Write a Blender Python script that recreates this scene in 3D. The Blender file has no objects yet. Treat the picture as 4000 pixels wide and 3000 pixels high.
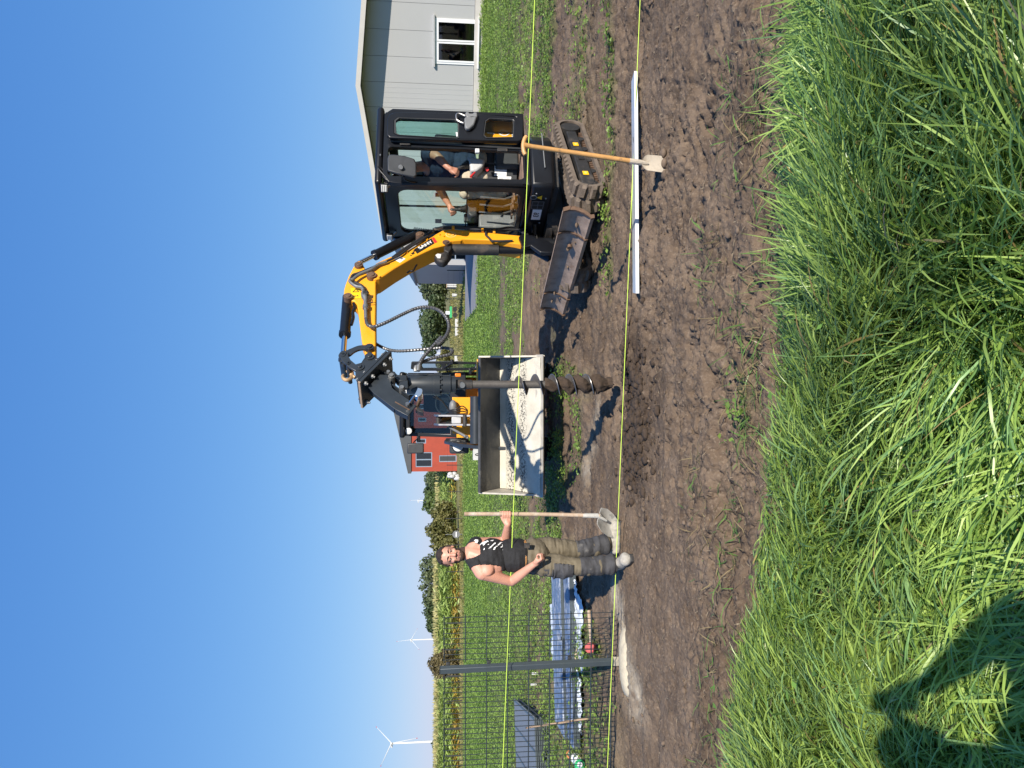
import bpy, bmesh, math, random
import numpy as np
from mathutils import Vector, Matrix
random.seed(7)
RNG = np.random.default_rng(11)
scene = bpy.context.scene
COL = scene.collection

# ------------------------------------------------------------------ camera, sky, sun, exposure
FPX, HC = 2773.0, 1.70
PITCH = math.atan(275 / FPX)
CP, SP = math.cos(PITCH), math.sin(PITCH)
CAM = Vector((0, 0, HC))
cd = bpy.data.cameras.new('camera')
cam = bpy.data.objects.new('camera', cd)
COL.objects.link(cam)
cd.sensor_fit = 'HORIZONTAL'
cd.sensor_width = 36.0
cd.lens = 36.0 * FPX / 4000.0
cd.clip_start = 0.02
cd.clip_end = 9000
# the phone was held upright and the file is stored turned: the top of the world is at the left
m = Matrix(((0, 1, 0, 0), (-SP, 0, -CP, 0), (-CP, 0, SP, HC), (0, 0, 0, 1)))
cam.matrix_world = m
scene.camera = cam

SUN_EL = math.radians(30.0)
SUN_AZ = math.radians(155.0)          # clockwise from +Y, behind and right of the camera
to_sun = Vector((math.sin(SUN_AZ) * math.cos(SUN_EL), math.cos(SUN_AZ) * math.cos(SUN_EL), math.sin(SUN_EL)))
world = bpy.data.worlds.new('World')
scene.world = world
world.use_nodes = True
wn = world.node_tree
wn.nodes.clear()
sky = wn.nodes.new('ShaderNodeTexSky')
sky.sky_type = 'NISHITA'
sky.sun_disc = False
sky.sun_elevation = SUN_EL
sky.sun_rotation = SUN_AZ
sky.altitude = 0
sky.air_density = 1.0
sky.dust_density = 0.1
sky.ozone_density = 4.5
bg = wn.nodes.new('ShaderNodeBackground')
bg.inputs[1].default_value = 0.075
wo = wn.nodes.new('ShaderNodeOutputWorld')
# clear late-summer air: the phone's rendering of the sky is bluer and flatter than the raw model
sp_ = wn.nodes.new('ShaderNodeSeparateColor'); cb_ = wn.nodes.new('ShaderNodeCombineColor')
wn.links.new(sky.outputs[0], sp_.inputs[0])
for k_, (mul_, pow_) in enumerate(((.95, .80), (1.90, .53), (4.45, .28))):
    pw_ = wn.nodes.new('ShaderNodeMath'); pw_.operation = 'POWER'; pw_.inputs[1].default_value = pow_
    ml_ = wn.nodes.new('ShaderNodeMath'); ml_.operation = 'MULTIPLY'; ml_.inputs[1].default_value = mul_
    wn.links.new(sp_.outputs[k_], pw_.inputs[0]); wn.links.new(pw_.outputs[0], ml_.inputs[0]); wn.links.new(ml_.outputs[0], cb_.inputs[k_])
wn.links.new(cb_.outputs[0], bg.inputs[0])
wn.links.new(bg.outputs[0], wo.inputs[0])
sl = bpy.data.lights.new('sun', 'SUN')
sl.energy = 5.0
sl.angle = math.radians(0.5)
sl.color = (1.0, 0.92, 0.80)
so = bpy.data.objects.new('sun', sl)
COL.objects.link(so)
so.location = (20, -40, 40)
so.rotation_euler = (-to_sun).to_track_quat('-Z', 'Y').to_euler()
scene.view_settings.view_transform = 'Standard'
scene.view_settings.look = 'None'
scene.view_settings.exposure = 0.58
scene.view_settings.gamma = 1.0
scene.view_settings.use_curve_mapping = False
scene.cycles.max_bounces = 8
scene.cycles.transparent_max_bounces = 16

# ------------------------------------------------------------------ sight lines: a photo point (x, y in the stored 4000x3000 file) to a point of the world
def ray(x, y):
    a = (1500 - y) / FPX
    b = (2000 - x) / FPX
    return Vector((a, CP + SP * b, -SP + CP * b))

def at_z(x, y, z=0.0):
    d = ray(x, y)
    return CAM + d * ((z - HC) / d.z)

def at_y(x, y, Y):
    d = ray(x, y)
    return CAM + d * (Y / d.y)

def at_pl(x, y, p0, n):
    d = ray(x, y)
    return CAM + d * ((Vector(p0) - CAM).dot(n) / d.dot(n))

def c1(p): return (1200 + p[0] * .6027, 300 + p[1] * .6027)
def z1(p): return (1450 + p[0] * .3014, 400 + p[1] * .3014)
def s2(p): return (1950 + p[0] * .3014, 400 + p[1] * .3014)
def s3(p): return (1950 + p[0] * .3014, 750 + p[1] * .3014)
def s4(p): return (1300 + p[0] * .3014, 850 + p[1] * .3014)
def s5(p): return (1300 + p[0] * .3315, 1250 + p[1] * .3315)
def s6(p): return (1650 + p[0] * .4219, 1350 + p[1] * .4219)
def c3(p): return (1500 + p[0] * .6027, 2000 + p[1] * .6027)
def c4(p): return (1400 + p[0] * .3918, 2350 + p[1] * .3918)
def c6(p): return (1600 + p[0] * .3916, 1750 + p[1] * .3916)
def c7(p): return (1600 + p[0] * .3014, 950 + p[1] * .3014)
def m7(p): return (1650 + p[0] * .3843, 1950 + p[1] * .3843)

# ------------------------------------------------------------------ noise
def _hash(i, j, k):
    n = (i * 374761393 + j * 668265263 + k * 2147483647 * 31) & 0xffffffff
    n = ((n ^ (n >> 13)) * 1274126177) & 0xffffffff
    return ((n ^ (n >> 16)) & 0xffff) / 65535.0

def vnoise(x, y, seed=0):
    x = np.asarray(x, float); y = np.asarray(y, float)
    i = np.floor(x).astype(np.int64); j = np.floor(y).astype(np.int64)
    fx = x - i; fy = y - j
    fx = fx * fx * (3 - 2 * fx); fy = fy * fy * (3 - 2 * fy)
    a = _hash(i, j, seed); b = _hash(i + 1, j, seed); c = _hash(i, j + 1, seed); d = _hash(i + 1, j + 1, seed)
    return (a * (1 - fx) + b * fx) * (1 - fy) + (c * (1 - fx) + d * fx) * fy

def fbm(x, y, oct=4, seed=0):
    s = 0; a = .5; t = 0
    for o in range(oct):
        s = s + a * vnoise(x * 2 ** o + 17.3 * o, y * 2 ** o - 9.1 * o, seed + o); t += a; a *= .5
    return s / t

def sstep(a, b, x):
    t = np.clip((np.asarray(x, float) - a) / (b - a), 0, 1)
    return t * t * (3 - 2 * t)

# ------------------------------------------------------------------ materials
def _nodes(name):
    mt = bpy.data.materials.new(name)
    mt.use_nodes = True
    nt = mt.node_tree
    return mt, nt, nt.nodes['Principled BSDF']

def mix_col(nt, fac, a, b):
    n = nt.nodes.new('ShaderNodeMix'); n.data_type = 'RGBA'
    if isinstance(fac, (int, float)): n.inputs[0].default_value = fac
    else: nt.links.new(fac, n.inputs[0])
    for s, v in ((6, a), (7, b)):
        if isinstance(v, (tuple, list)): n.inputs[s].default_value = (*v[:3], 1)
        else: nt.links.new(v, n.inputs[s])
    return n.outputs[2]

def noise(nt, co, scale, detail=5, rough=.6):
    n = nt.nodes.new('ShaderNodeTexNoise')
    n.inputs['Scale'].default_value = scale
    n.inputs['Detail'].default_value = detail
    n.inputs['Roughness'].default_value = rough
    nt.links.new(co, n.inputs['Vector'])
    return n.outputs['Fac']

def ramp(nt, fac, lo, hi):
    n = nt.nodes.new('ShaderNodeMapRange'); n.clamp = True
    n.inputs[1].default_value = lo; n.inputs[2].default_value = hi
    nt.links.new(fac, n.inputs[0])
    return n.outputs[0]

def pmat(name, col, rough=.5, metal=0.0, var=.15, vs=6.0, bump=0.0, bs=60.0, dirt=None, spec=.5):
    """dirt = (colour, threshold, scale)"""
    mt, nt, p = _nodes(name)
    tc = nt.nodes.new('ShaderNodeTexCoord').outputs['Object']
    lo = tuple(c * (1 - var) for c in col); hi = tuple(min(1, c * (1 + var)) for c in col)
    c = mix_col(nt, ramp(nt, noise(nt, tc, vs), .3, .7), lo, hi)
    p.inputs['Roughness'].default_value = rough
    if dirt:
        f = ramp(nt, noise(nt, tc, dirt[2], 8, .7), dirt[1], dirt[1] + .16)
        c = mix_col(nt, f, c, dirt[0])
        r = nt.nodes.new('ShaderNodeMapRange'); r.inputs[3].default_value = rough; r.inputs[4].default_value = .9
        nt.links.new(f, r.inputs[0]); nt.links.new(r.outputs[0], p.inputs['Roughness'])
    nt.links.new(c, p.inputs['Base Color'])
    p.inputs['Metallic'].default_value = metal
    p.inputs['Specular IOR Level'].default_value = spec
    if bump:
        b = nt.nodes.new('ShaderNodeBump'); b.inputs['Strength'].default_value = bump; b.inputs['Distance'].default_value = .01
        nt.links.new(noise(nt, tc, bs, 6), b.inputs['Height']); nt.links.new(b.outputs[0], p.inputs['Normal'])
    return mt

def leafmat(name, trans=.35, rough=.45, gain=1.0):
    mt, nt, p = _nodes(name)
    a = nt.nodes.new('ShaderNodeAttribute'); a.attribute_name = 'col'
    nt.links.new(a.outputs['Color'], p.inputs['Base Color'])
    p.inputs['Roughness'].default_value = rough
    p.inputs['Specular IOR Level'].default_value = .4
    t = nt.nodes.new('ShaderNodeBsdfTranslucent')
    hs = nt.nodes.new('ShaderNodeHueSaturation'); hs.inputs['Hue'].default_value = .485; hs.inputs['Value'].default_value = 1.3
    nt.links.new(a.outputs['Color'], hs.inputs['Color']); nt.links.new(hs.outputs[0], t.inputs[0])
    mx = nt.nodes.new('ShaderNodeMixShader'); mx.inputs[0].default_value = trans
    nt.links.new(p.outputs[0], mx.inputs[1]); nt.links.new(t.outputs[0], mx.inputs[2])
    nt.links.new(mx.outputs[0], nt.nodes['Material Output'].inputs[0])
    return mt

def glassmat(name, tint, ior=1.45):
    mt, nt, p = _nodes(name)
    nt.nodes.remove(p)
    t = nt.nodes.new('ShaderNodeBsdfTransparent'); t.inputs[0].default_value = (*tint, 1)
    g = nt.nodes.new('ShaderNodeBsdfGlossy'); g.inputs['Roughness'].default_value = .02
    lw = nt.nodes.new('ShaderNodeLayerWeight')
    pw = nt.nodes.new('ShaderNodeMath'); pw.operation = 'POWER'; nt.links.new(lw.outputs['Facing'], pw.inputs[0]); pw.inputs[1].default_value = 4.0
    f = nt.nodes.new('ShaderNodeMath'); f.operation = 'MULTIPLY_ADD'; nt.links.new(pw.outputs[0], f.inputs[0]); f.inputs[1].default_value = .55; f.inputs[2].default_value = ((ior - 1) / (ior + 1)) ** 2
    mx = nt.nodes.new('ShaderNodeMixShader')
    nt.links.new(f.outputs[0], mx.inputs[0]); nt.links.new(t.outputs[0], mx.inputs[1]); nt.links.new(g.outputs[0], mx.inputs[2])
    nt.links.new(mx.outputs[0], nt.nodes['Material Output'].inputs[0])
    return mt

MUD = (.11, .078, .055)
M = dict(
    yellow=pmat('yellow_paint', (.80, .34, .016), .38, 0, .06, 3, dirt=((.30, .17, .06), .66, 7)),
    black=pmat('black_paint', (.008, .009, .012), .34, 0, .2, 5, dirt=((.045, .038, .032), .70, 5), spec=.35),
    dusty=pmat('dusty_black', (.022, .021, .021), .6, 0, .3, 6, .2, 80, dirt=((.085, .065, .05), .52, 6)),
    anth=pmat('dark_steel_paint', (.025, .030, .036), .36, 0, .2, 7, dirt=((.05, .05, .05), .7, 9)),
    rubber=pmat('track_rubber', (.125, .097, .075), .85, 0, .3, 12, .5, 60, dirt=((.175, .135, .10), .52, 8)),
    tyre=pmat('tyre_rubber', (.014, .014, .014), .8, 0, .3, 12, .3, 60, dirt=((.07, .055, .045), .6, 6)),
    blade=pmat('worn_blade_steel', (.29, .215, .165), .65, .0, .3, 9, .25, 50, dirt=((.15, .085, .05), .58, 5)),
    rust=pmat('rusty_steel', (.14, .085, .055), .6, .3, .4, 14, .4, 70),
    shaft=pmat('dull_shaft_steel', (.088, .080, .073), .5, .2, .3, 8, .2, 60, dirt=((.15, .11, .085), .56, 9)),
    steel=pmat('bare_steel', (.35, .34, .33), .35, .9, .2, 12),
    chrome=pmat('chrome', (.75, .75, .76), .12, 1, .05, 12),
    hose=pmat('hose_rubber', (.022, .022, .024), .5, 0, .2, 20),
    ribhose=pmat('ribbed_hose_guard', (.10, .10, .105), .38, .5, .3, 30),
    fitting=pmat('zinc_fitting', (.28, .28, .27), .42, .7, .2, 30),
    bronze=pmat('worn_brass_hook', (.50, .33, .18), .45, .5, .25, 20),
    white=pmat('white_sticker', (.72, .72, .72), .5, 0, .05, 20),
    letter=pmat('white_lettering', (.82, .82, .82), .5, 0, .02, 20),
    red=pmat('red_paint', (.55, .03, .03), .45, 0, .1, 20),
    blackprint=pmat('black_print', (.012, .012, .012), .5, 0, .1, 20),
    warn=pmat('warning_yellow', (.85, .50, .01), .45, 0, .05, 20),
    cover=pmat('faded_decal', (.80, .50, .16), .5, 0, .05, 20),
    grey=pmat('grey_plastic', (.16, .165, .17), .5, 0, .1, 10),
    lgrey=pmat('light_grey_plastic', (.45, .45, .45), .5, 0, .08, 10),
    dgrey=pmat('dark_grey_plastic', (.035, .037, .04), .5, 0, .2, 10),
    lamp=pmat('lamp_lens', (.62, .62, .60), .15, 0, .1, 40),
    orange=pmat('orange_lens', (.75, .20, .02), .25, 0, .1, 40),
    green=pmat('green_plastic', (.03, .35, .12), .5, 0, .1, 10),
    mat=pmat('muddy_floor_mat', (.20, .13, .10), .85, 0, .25, 9, .3, 60),
    seat=pmat('seat_cloth', (.02, .02, .022), .8, 0, .2, 20),
    bucket=pmat('bucket_steel', (.085, .086, .086), .5, .4, .35, 4, .2, 40, dirt=((.24, .225, .19), .58, 5)),
    bucketrim=pmat('sand_worn_bucket_rim', (.42, .39, .34), .55, .2, .2, 6, .2, 40),
    sand=None,
    soil=pmat('loose_soil', (.050, .033, .022), .95, 0, .35, 30, .8, 90),
    clod=pmat('soil_clod', (.125, .090, .064), .95, 0, .3, 8, .6, 60),
    handle=pmat('ash_wood_handle', (.50, .27, .095), .5, 0, .18, 9, .1, 60, dirt=((.20, .12, .06), .55, 14)),
    handleg=pmat('weathered_wood_handle', (.42, .31, .22), .65, 0, .2, 9, .15, 60, dirt=((.55, .50, .43), .5, 10)),
    wood=pmat('stake_wood', (.34, .24, .16), .7, 0, .25, 14, .2, 50),
    spade=pmat('dried_mud_spade', (.48, .42, .34), .7, .1, .16, 14, .3, 60, dirt=((.30, .22, .16), .60, 18)),
    cement=pmat('cement_caked_shovel', (.46, .45, .42), .8, 0, .2, 12, .3, 60, dirt=((.14, .14, .14), .56, 12)),
    alu=pmat('aluminium', (.62, .63, .65), .32, .55, .08, 6, dirt=((.42, .42, .42), .58, 5)),
    alub=pmat('aluminium_edge', (.82, .82, .82), .4, .2, .05, 6),
    fence=pmat('anthracite_fence', (.060, .076, .086), .4, .1, .12, 6),
    wire=pmat('dark_coated_wire', (.022, .029, .033), .45, .1, .12, 6),
    string=pmat('neon_string', (.58, .80, .10), .7, 0, .05, 6),
    film=pmat('blue_protective_film', (.115, .155, .235), .4, 0, .3, 18, .5, 30, dirt=((.38, .41, .45), .50, 7)),
    foil=pmat('crumpled_white_foil', (.62, .66, .70), .35, 0, .12, 10, .8, 25),
    rubred=pmat('red_rubber', (.38, .07, .07), .7, 0, .2, 20),
    cream=pmat('work_glove_leather', (.62, .48, .32), .8, 0, .2, 14, .3, 50),
    terra=pmat('orange_can', (.55, .20, .07), .45, 0, .1, 10),
    concrete=pmat('wet_concrete', (.42, .375, .29), .8, 0, .14, 10, .5, 70, dirt=((.30, .24, .18), .62, 7)),
    asphalt=pmat('yard_asphalt', (.20, .20, .21), .85, 0, .15, 2, .4, 80),
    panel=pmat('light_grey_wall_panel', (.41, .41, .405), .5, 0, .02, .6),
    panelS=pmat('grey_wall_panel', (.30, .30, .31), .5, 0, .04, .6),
    verge=pmat('beige_verge_trim', (.55, .52, .47), .5, 0, .05, 2),
    roof=pmat('dark_roof_sheet', (.055, .06, .065), .5, .1, .12, 2),
    soffit=pmat('soffit_board', (.13, .13, .135), .6, 0, .1, 2),
    plinth=pmat('pale_plinth', (.52, .49, .45), .8, 0, .1, 2, .2, 20),
    pvc=pmat('white_window_frame', (.80, .80, .80), .35, 0, .02, 4),
    bframe=pmat('blue_grey_window_frame', (.22, .28, .36), .4, .2, .05, 4),
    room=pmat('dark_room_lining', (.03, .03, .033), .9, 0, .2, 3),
    redwall=pmat('red_cladding', (.29, .040, .018), .6, 0, .10, 1.2, .2, 8),
    redroof=pmat('slate_grey_cladding', (.055, .06, .068), .55, 0, .1, 1.2),
    bark=pmat('bark', (.07, .055, .042), .9, 0, .3, 8, .6, 20),
    turb=pmat('white_turbine_paint', (.62, .63, .65), .45, 0, .02, .1),
    post=pmat('dark_fence_post', (.03, .03, .03), .7, 0, .3, 4),
    skin=pmat('fair_skin', (.56, .28, .20), .5, 0, .08, 14, .15, 80),  # one even pinkish skin tone: the standing man's body and every eyelid
    skin2=pmat('tanned_skin', (.42, .20, .135), .5, 0, .08, 14),
    hair=pmat('dark_brown_hair', (.028, .016, .011), .7, 0, .4, 60, .8, 160),
    beard=pmat('short_dark_beard', (.065, .036, .026), .8, 0, .5, 120, .8, 200),
    lip=pmat('lips', (.36, .12, .10), .5, 0, .1, 20),
    eyew=pmat('eye_white', (.55, .52, .5), .3, 0, .02, 20),
    tank=pmat('black_jersey', (.012, .012, .014), .85, 0, .3, 22, .5, 30),
    khaki=pmat('khaki_work_cloth', (.135, .112, .075), .85, 0, .22, 9, .7, 24, dirt=((.26, .22, .17), .58, 5)),
    dcloth=pmat('charcoal_work_cloth', (.05, .05, .055), .85, 0, .3, 10, .7, 24, dirt=((.20, .19, .18), .56, 6)),
    belt=pmat('tan_leather_belt', (.40, .20, .07), .55, 0, .15, 20),
    boot=pmat('mud_caked_boot', (.36, .34, .30), .85, 0, .22, 12, .6, 40, dirt=((.22, .18, .14), .55, 9)),
    navy=pmat('navy_cotton', (.018, .026, .060), .85, 0, .25, 14, .5, 20),
    beige=pmat('beige_cotton', (.42, .36, .27), .85, 0, .2, 12, .6, 22),
    jean=pmat('blue_denim', (.05, .07, .12), .85, 0, .2, 12, .4, 30),
    phone=pmat('phone_body', (.02, .02, .02), .2, 0, .1, 5),
    glass=glassmat('cab_glass', (.84, .94, .92), 1.4),
    clear=glassmat('clear_glass', (.95, .98, .97), 1.4),
    loadglass=glassmat('loader_glass', (.66, .73, .76), 1.5),
    winglass=glassmat('window_glass', (.40, .42, .44), 1.9),
    leaf=leafmat('leaf', .30, .5),
    grassm=leafmat('grass_blade', .30, .36),
    straw=leafmat('straw', .15, .7),
)

# ------------------------------------------------------------------ objects
def wl(o):
    v = Vector((0, 0, 0))
    while o is not None:
        v += o.location; o = o.parent
    return v

def tag(o, label=None, cat=None, group=None, kind=None):
    if label: o['label'] = label
    if cat: o['category'] = cat
    if group: o['group'] = group
    if kind: o['kind'] = kind
    return o

def thing(name, label, cat, loc=(0, 0, 0), group=None):
    o = bpy.data.objects.new(name, None)
    COL.objects.link(o)
    o.location = loc
    o.empty_display_size = .1
    return tag(o, label, cat, group)

def unit(v):
    v = Vector(v)
    return v.normalized()

def frame(d):
    d = unit(d)
    a = Vector((0, 0, 1)) if abs(d.z) < .9 else Vector((1, 0, 0))
    x = d.cross(a).normalized(); y = d.cross(x).normalized()
    return x, y, d

class MB:
    def __init__(s): s.v = []; s.f = []; s.mi = []
    def add(s, vs, fs, mi=0):
        n = len(s.v)
        s.v += [tuple(p) for p in vs]
        s.f += [tuple(i + n for i in f) for f in fs]
        s.mi += [mi] * len(fs)
        return s
    def par(s, o, a, b, c, mi=0):
        o, a, b, c = Vector(o), Vector(a), Vector(b), Vector(c)
        vs = [o, o + a, o + a + b, o + b, o + c, o + a + c, o + a + b + c, o + b + c]
        return s.add(vs, [(0, 3, 2, 1), (4, 5, 6, 7), (0, 1, 5, 4), (1, 2, 6, 5), (2, 3, 7, 6), (3, 0, 4, 7)], mi)
    def box(s, c, size, ax=None, mi=0):
        X, Y, Z = ax if ax else (Vector((1, 0, 0)), Vector((0, 1, 0)), Vector((0, 0, 1)))
        a, b, d = Vector(X) * size[0], Vector(Y) * size[1], Vector(Z) * size[2]
        return s.par(Vector(c) - a / 2 - b / 2 - d / 2, a, b, d, mi)
    def prism(s, pts, ext, mi=0):
        n = len(pts); ext = Vector(ext)
        vs = [Vector(p) for p in pts] + [Vector(p) + ext for p in pts]
        fs = [tuple(range(n)), tuple(range(2 * n - 1, n - 1, -1))]
        fs += [(i, i + n, (i + 1) % n + n, (i + 1) % n) for i in range(n)]
        return s.add(vs, fs, mi)
    def holed(s, outer, inners, ext, mi=0):
        bm = bmesh.new(); ed = []
        for loop in [outer] + list(inners):
            vv = [bm.verts.new(p) for p in loop]
            ed += [bm.edges.new((vv[i], vv[(i + 1) % len(vv)])) for i in range(len(vv))]
        bmesh.ops.triangle_fill(bm, use_beauty=True, edges=ed)
        g = bmesh.ops.extrude_face_region(bm, geom=bm.faces[:])
        bmesh.ops.translate(bm, verts=[e for e in g['geom'] if isinstance(e, bmesh.types.BMVert)], vec=ext)
        bm.verts.index_update()
        s.add([v.co.copy() for v in bm.verts], [tuple(v.index for v in f.verts) for f in bm.faces], mi)
        bm.free(); return s
    def tube(s, path, r, n=8, caps=True, mi=0):
        path = [Vector(p) for p in path]; k = len(path)
        rs = r if isinstance(r, (list, tuple)) else [r] * k
        vs = []; x = None
        for i, p in enumerate(path):
            d = (path[min(i + 1, k - 1)] - path[max(i - 1, 0)]).normalized()
            if x is None: x, y, _ = frame(d)
            else:
                x = (x - d * x.dot(d)).normalized(); y = d.cross(x).normalized()
            for j in range(n):
                a = 2 * math.pi * j / n
                vs.append(p + x * (math.cos(a) * rs[i]) + y * (math.sin(a) * rs[i]))
        fs = [(i * n + j, i * n + (j + 1) % n, (i + 1) * n + (j + 1) % n, (i + 1) * n + j) for i in range(k - 1) for j in range(n)]
        if caps: fs += [tuple(range(n - 1, -1, -1)), tuple((k - 1) * n + j for j in range(n))]
        return s.add(vs, fs, mi)
    def cyl(s, a, b, r, r2=None, n=16, mi=0):
        return s.tube([a, b], [r, r if r2 is None else r2], n, True, mi)
    def lathe(s, prof, o, d, n=20, mi=0):
        """prof = [(distance along d, radius)]"""
        o = Vector(o); d = unit(d)
        x, y, d = frame(d)
        vs = []
        for t, r in prof:
            for j in range(n):
                a = 2 * math.pi * j / n
                vs.append(o + d * t + x * (math.cos(a) * r) + y * (math.sin(a) * r))
        k = len(prof)
        fs = [(i * n + j, i * n + (j + 1) % n, (i + 1) * n + (j + 1) % n, (i + 1) * n + j) for i in range(k - 1) for j in range(n)]
        fs += [tuple(range(n - 1, -1, -1)), tuple((k - 1) * n + j for j in range(n))]
        return s.add(vs, fs, mi)
    def sph(s, c, r, nu=14, nv=9, ax=None, mi=0):
        if not isinstance(r, (tuple, list)): r = (r, r, r)
        X, Y, Z = ax if ax else (Vector((1, 0, 0)), Vector((0, 1, 0)), Vector((0, 0, 1)))
        c = Vector(c); vs = [c - Vector(Z) * r[2]]
        for i in range(1, nv):
            t = -math.pi / 2 + math.pi * i / nv
            for j in range(nu):
                a = 2 * math.pi * j / nu
                vs.append(c + Vector(X) * (math.cos(t) * math.cos(a) * r[0]) + Vector(Y) * (math.cos(t) * math.sin(a) * r[1]) + Vector(Z) * (math.sin(t) * r[2]))
        vs.append(c + Vector(Z) * r[2]); top = len(vs) - 1
        fs = [(0, 1 + (j + 1) % nu, 1 + j) for j in range(nu)]
        for i in range(nv - 2):
            o = 1 + i * nu
            fs += [(o + j, o + (j + 1) % nu, o + nu + (j + 1) % nu, o + nu + j) for j in range(nu)]
        o = 1 + (nv - 2) * nu
        fs += [(o + j, o + (j + 1) % nu, top) for j in range(nu)]
        return s.add(vs, fs, mi)
    def capsule(s, a, b, ra, rb, n=12):
        a, b = Vector(a), Vector(b); L = (b - a).length
        if L < 1e-5: return s.sph(a, ra)
        pr = [(-ra * math.cos(t), ra * math.sin(t)) for t in (.12, .5, 1.0)] + [(0, ra), (L, rb)] + [(L + rb * math.cos(t), rb * math.sin(t)) for t in (1.0, .5, .12)]
        return s.lathe(pr, a, b - a, n)
    def build(s, name, mat, parent=None, bev=0.0, smooth=35, seg=2, recalc=True, base=None):
        me = bpy.data.meshes.new(name)
        if parent is not None: off = wl(parent)
        else:
            A = np.array(s.v)
            off = Vector(base) if base is not None else Vector(((A[:, 0].min() + A[:, 0].max()) / 2, (A[:, 1].min() + A[:, 1].max()) / 2, A[:, 2].min()))
        me.from_pydata([(x - off.x, y - off.y, z - off.z) for x, y, z in s.v], [], s.f)
        mats = mat if isinstance(mat, (list, tuple)) else [mat]
        for q in mats: me.materials.append(M[q] if isinstance(q, str) else q)
        if len(mats) > 1: me.polygons.foreach_set('material_index', s.mi)
        if recalc:
            bm = bmesh.new(); bm.from_mesh(me); bmesh.ops.recalc_face_normals(bm, faces=bm.faces); bm.to_mesh(me); bm.free()
        if smooth:
            me.polygons.foreach_set('use_smooth', [True] * len(me.polygons))
            me.set_sharp_from_angle(angle=math.radians(smooth))
        me.update()
        o = bpy.data.objects.new(name, me)
        COL.objects.link(o)
        if parent is not None: o.parent = parent
        else: o.location = off
        if bev:
            b = o.modifiers.new('bevel', 'BEVEL'); b.width = bev; b.segments = seg; b.limit_method = 'ANGLE'; b.angle_limit = math.radians(40)
        return o

def copy_of(o, delta=(0, 0, 0), parent=None):
    c = o.copy(); COL.objects.link(c)
    c.parent = parent if parent is not None else o.parent
    c.location = o.location + Vector(delta)
    return c

def np_mesh(name, V, Fc, mat, colors=None, parent=None, smooth=False, loc=(0, 0, 0)):
    V = np.asarray(V, np.float32); Fc = np.asarray(Fc, np.int32)
    me = bpy.data.meshes.new(name)
    me.vertices.add(len(V)); me.vertices.foreach_set('co', (V - np.array(loc, np.float32)).ravel())
    k = Fc.shape[1]
    me.loops.add(Fc.size); me.loops.foreach_set('vertex_index', Fc.ravel())
    me.polygons.add(len(Fc)); me.polygons.foreach_set('loop_start', np.arange(0, Fc.size, k, dtype=np.int32))
    me.polygons.foreach_set('loop_total', np.full(len(Fc), k, np.int32))
    if smooth: me.polygons.foreach_set('use_smooth', np.ones(len(Fc), bool))
    me.update(calc_edges=True)
    if colors is not None:
        at = me.color_attributes.new('col', 'FLOAT_COLOR', 'POINT')
        C4 = np.ones((len(V), 4), np.float32); C4[:, :3] = colors
        at.data.foreach_set('color', C4.ravel())
    me.materials.append(M[mat] if isinstance(mat, str) else mat)
    o = bpy.data.objects.new(name, me); COL.objects.link(o)
    o.location = loc
    if parent is not None:
        o.parent = parent; o.location = Vector(loc) - wl(parent)
    return o

def text(name, s, origin, xd, yd, size, mat, parent, depth=.002, sx=1.0):
    cu = bpy.data.curves.new(name, 'FONT'); cu.body = s; cu.size = size; cu.extrude = depth; cu.align_x = 'CENTER'; cu.align_y = 'CENTER'; cu.offset = size * .018
    t = bpy.data.objects.new(name + '_tmp', cu); COL.objects.link(t)
    me = bpy.data.meshes.new_from_object(t.evaluated_get(bpy.context.evaluated_depsgraph_get()))
    bpy.data.objects.remove(t)
    xd, yd = unit(xd), unit(yd); zd = xd.cross(yd).normalized(); yd = zd.cross(xd)
    o0 = Vector(origin) - wl(parent)
    for v in me.vertices:
        c = v.co.copy(); v.co = o0 + xd * (c.x * sx) + yd * c.y + zd * c.z
    me.materials.clear(); me.materials.append(M[mat])
    o = bpy.data.objects.new(name, me); COL.objects.link(o); o.parent = parent
    return o

# leaf cards: many small folded leaves as one mesh
def leaf_cards(C, D, N, L, W, fold=.25):
    """C centres, D leaf direction, N rough normal (unit arrays), L length, W half width -> verts, quads"""
    S = np.cross(D, N); S /= np.linalg.norm(S, axis=1, keepdims=True) + 1e-9
    N = np.cross(S, D)
    L = L[:, None]; W = W[:, None]
    a = C - D * L * .5
    b = C + S * W + N * W * fold
    c = C + D * L * .5 - N * L * .06
    d = C - S * W + N * W * fold
    V = np.stack([a, b, c, d], 1).reshape(-1, 3)
    Fq = np.arange(len(C) * 4).reshape(-1, 4)
    return V, Fq

def rand_dirs(n, up=0.0):
    v = RNG.normal(size=(n, 3)); v[:, 2] += up
    return v / np.linalg.norm(v, axis=1, keepdims=True)

# ------------------------------------------------------------------ ground
def grass_edge(X):                     # the far edge of the long grass, as a function of X
    return np.interp(X, [-6, -2.1, -1, 0, 1.7, 4], [4.7, 3.92, 3.56, 3.30, 3.05, 2.8]) + .10 * (fbm(np.asarray(X) * 2.2, np.asarray(X) * 0 + 3, 3, 5) - .5) * 2

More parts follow.
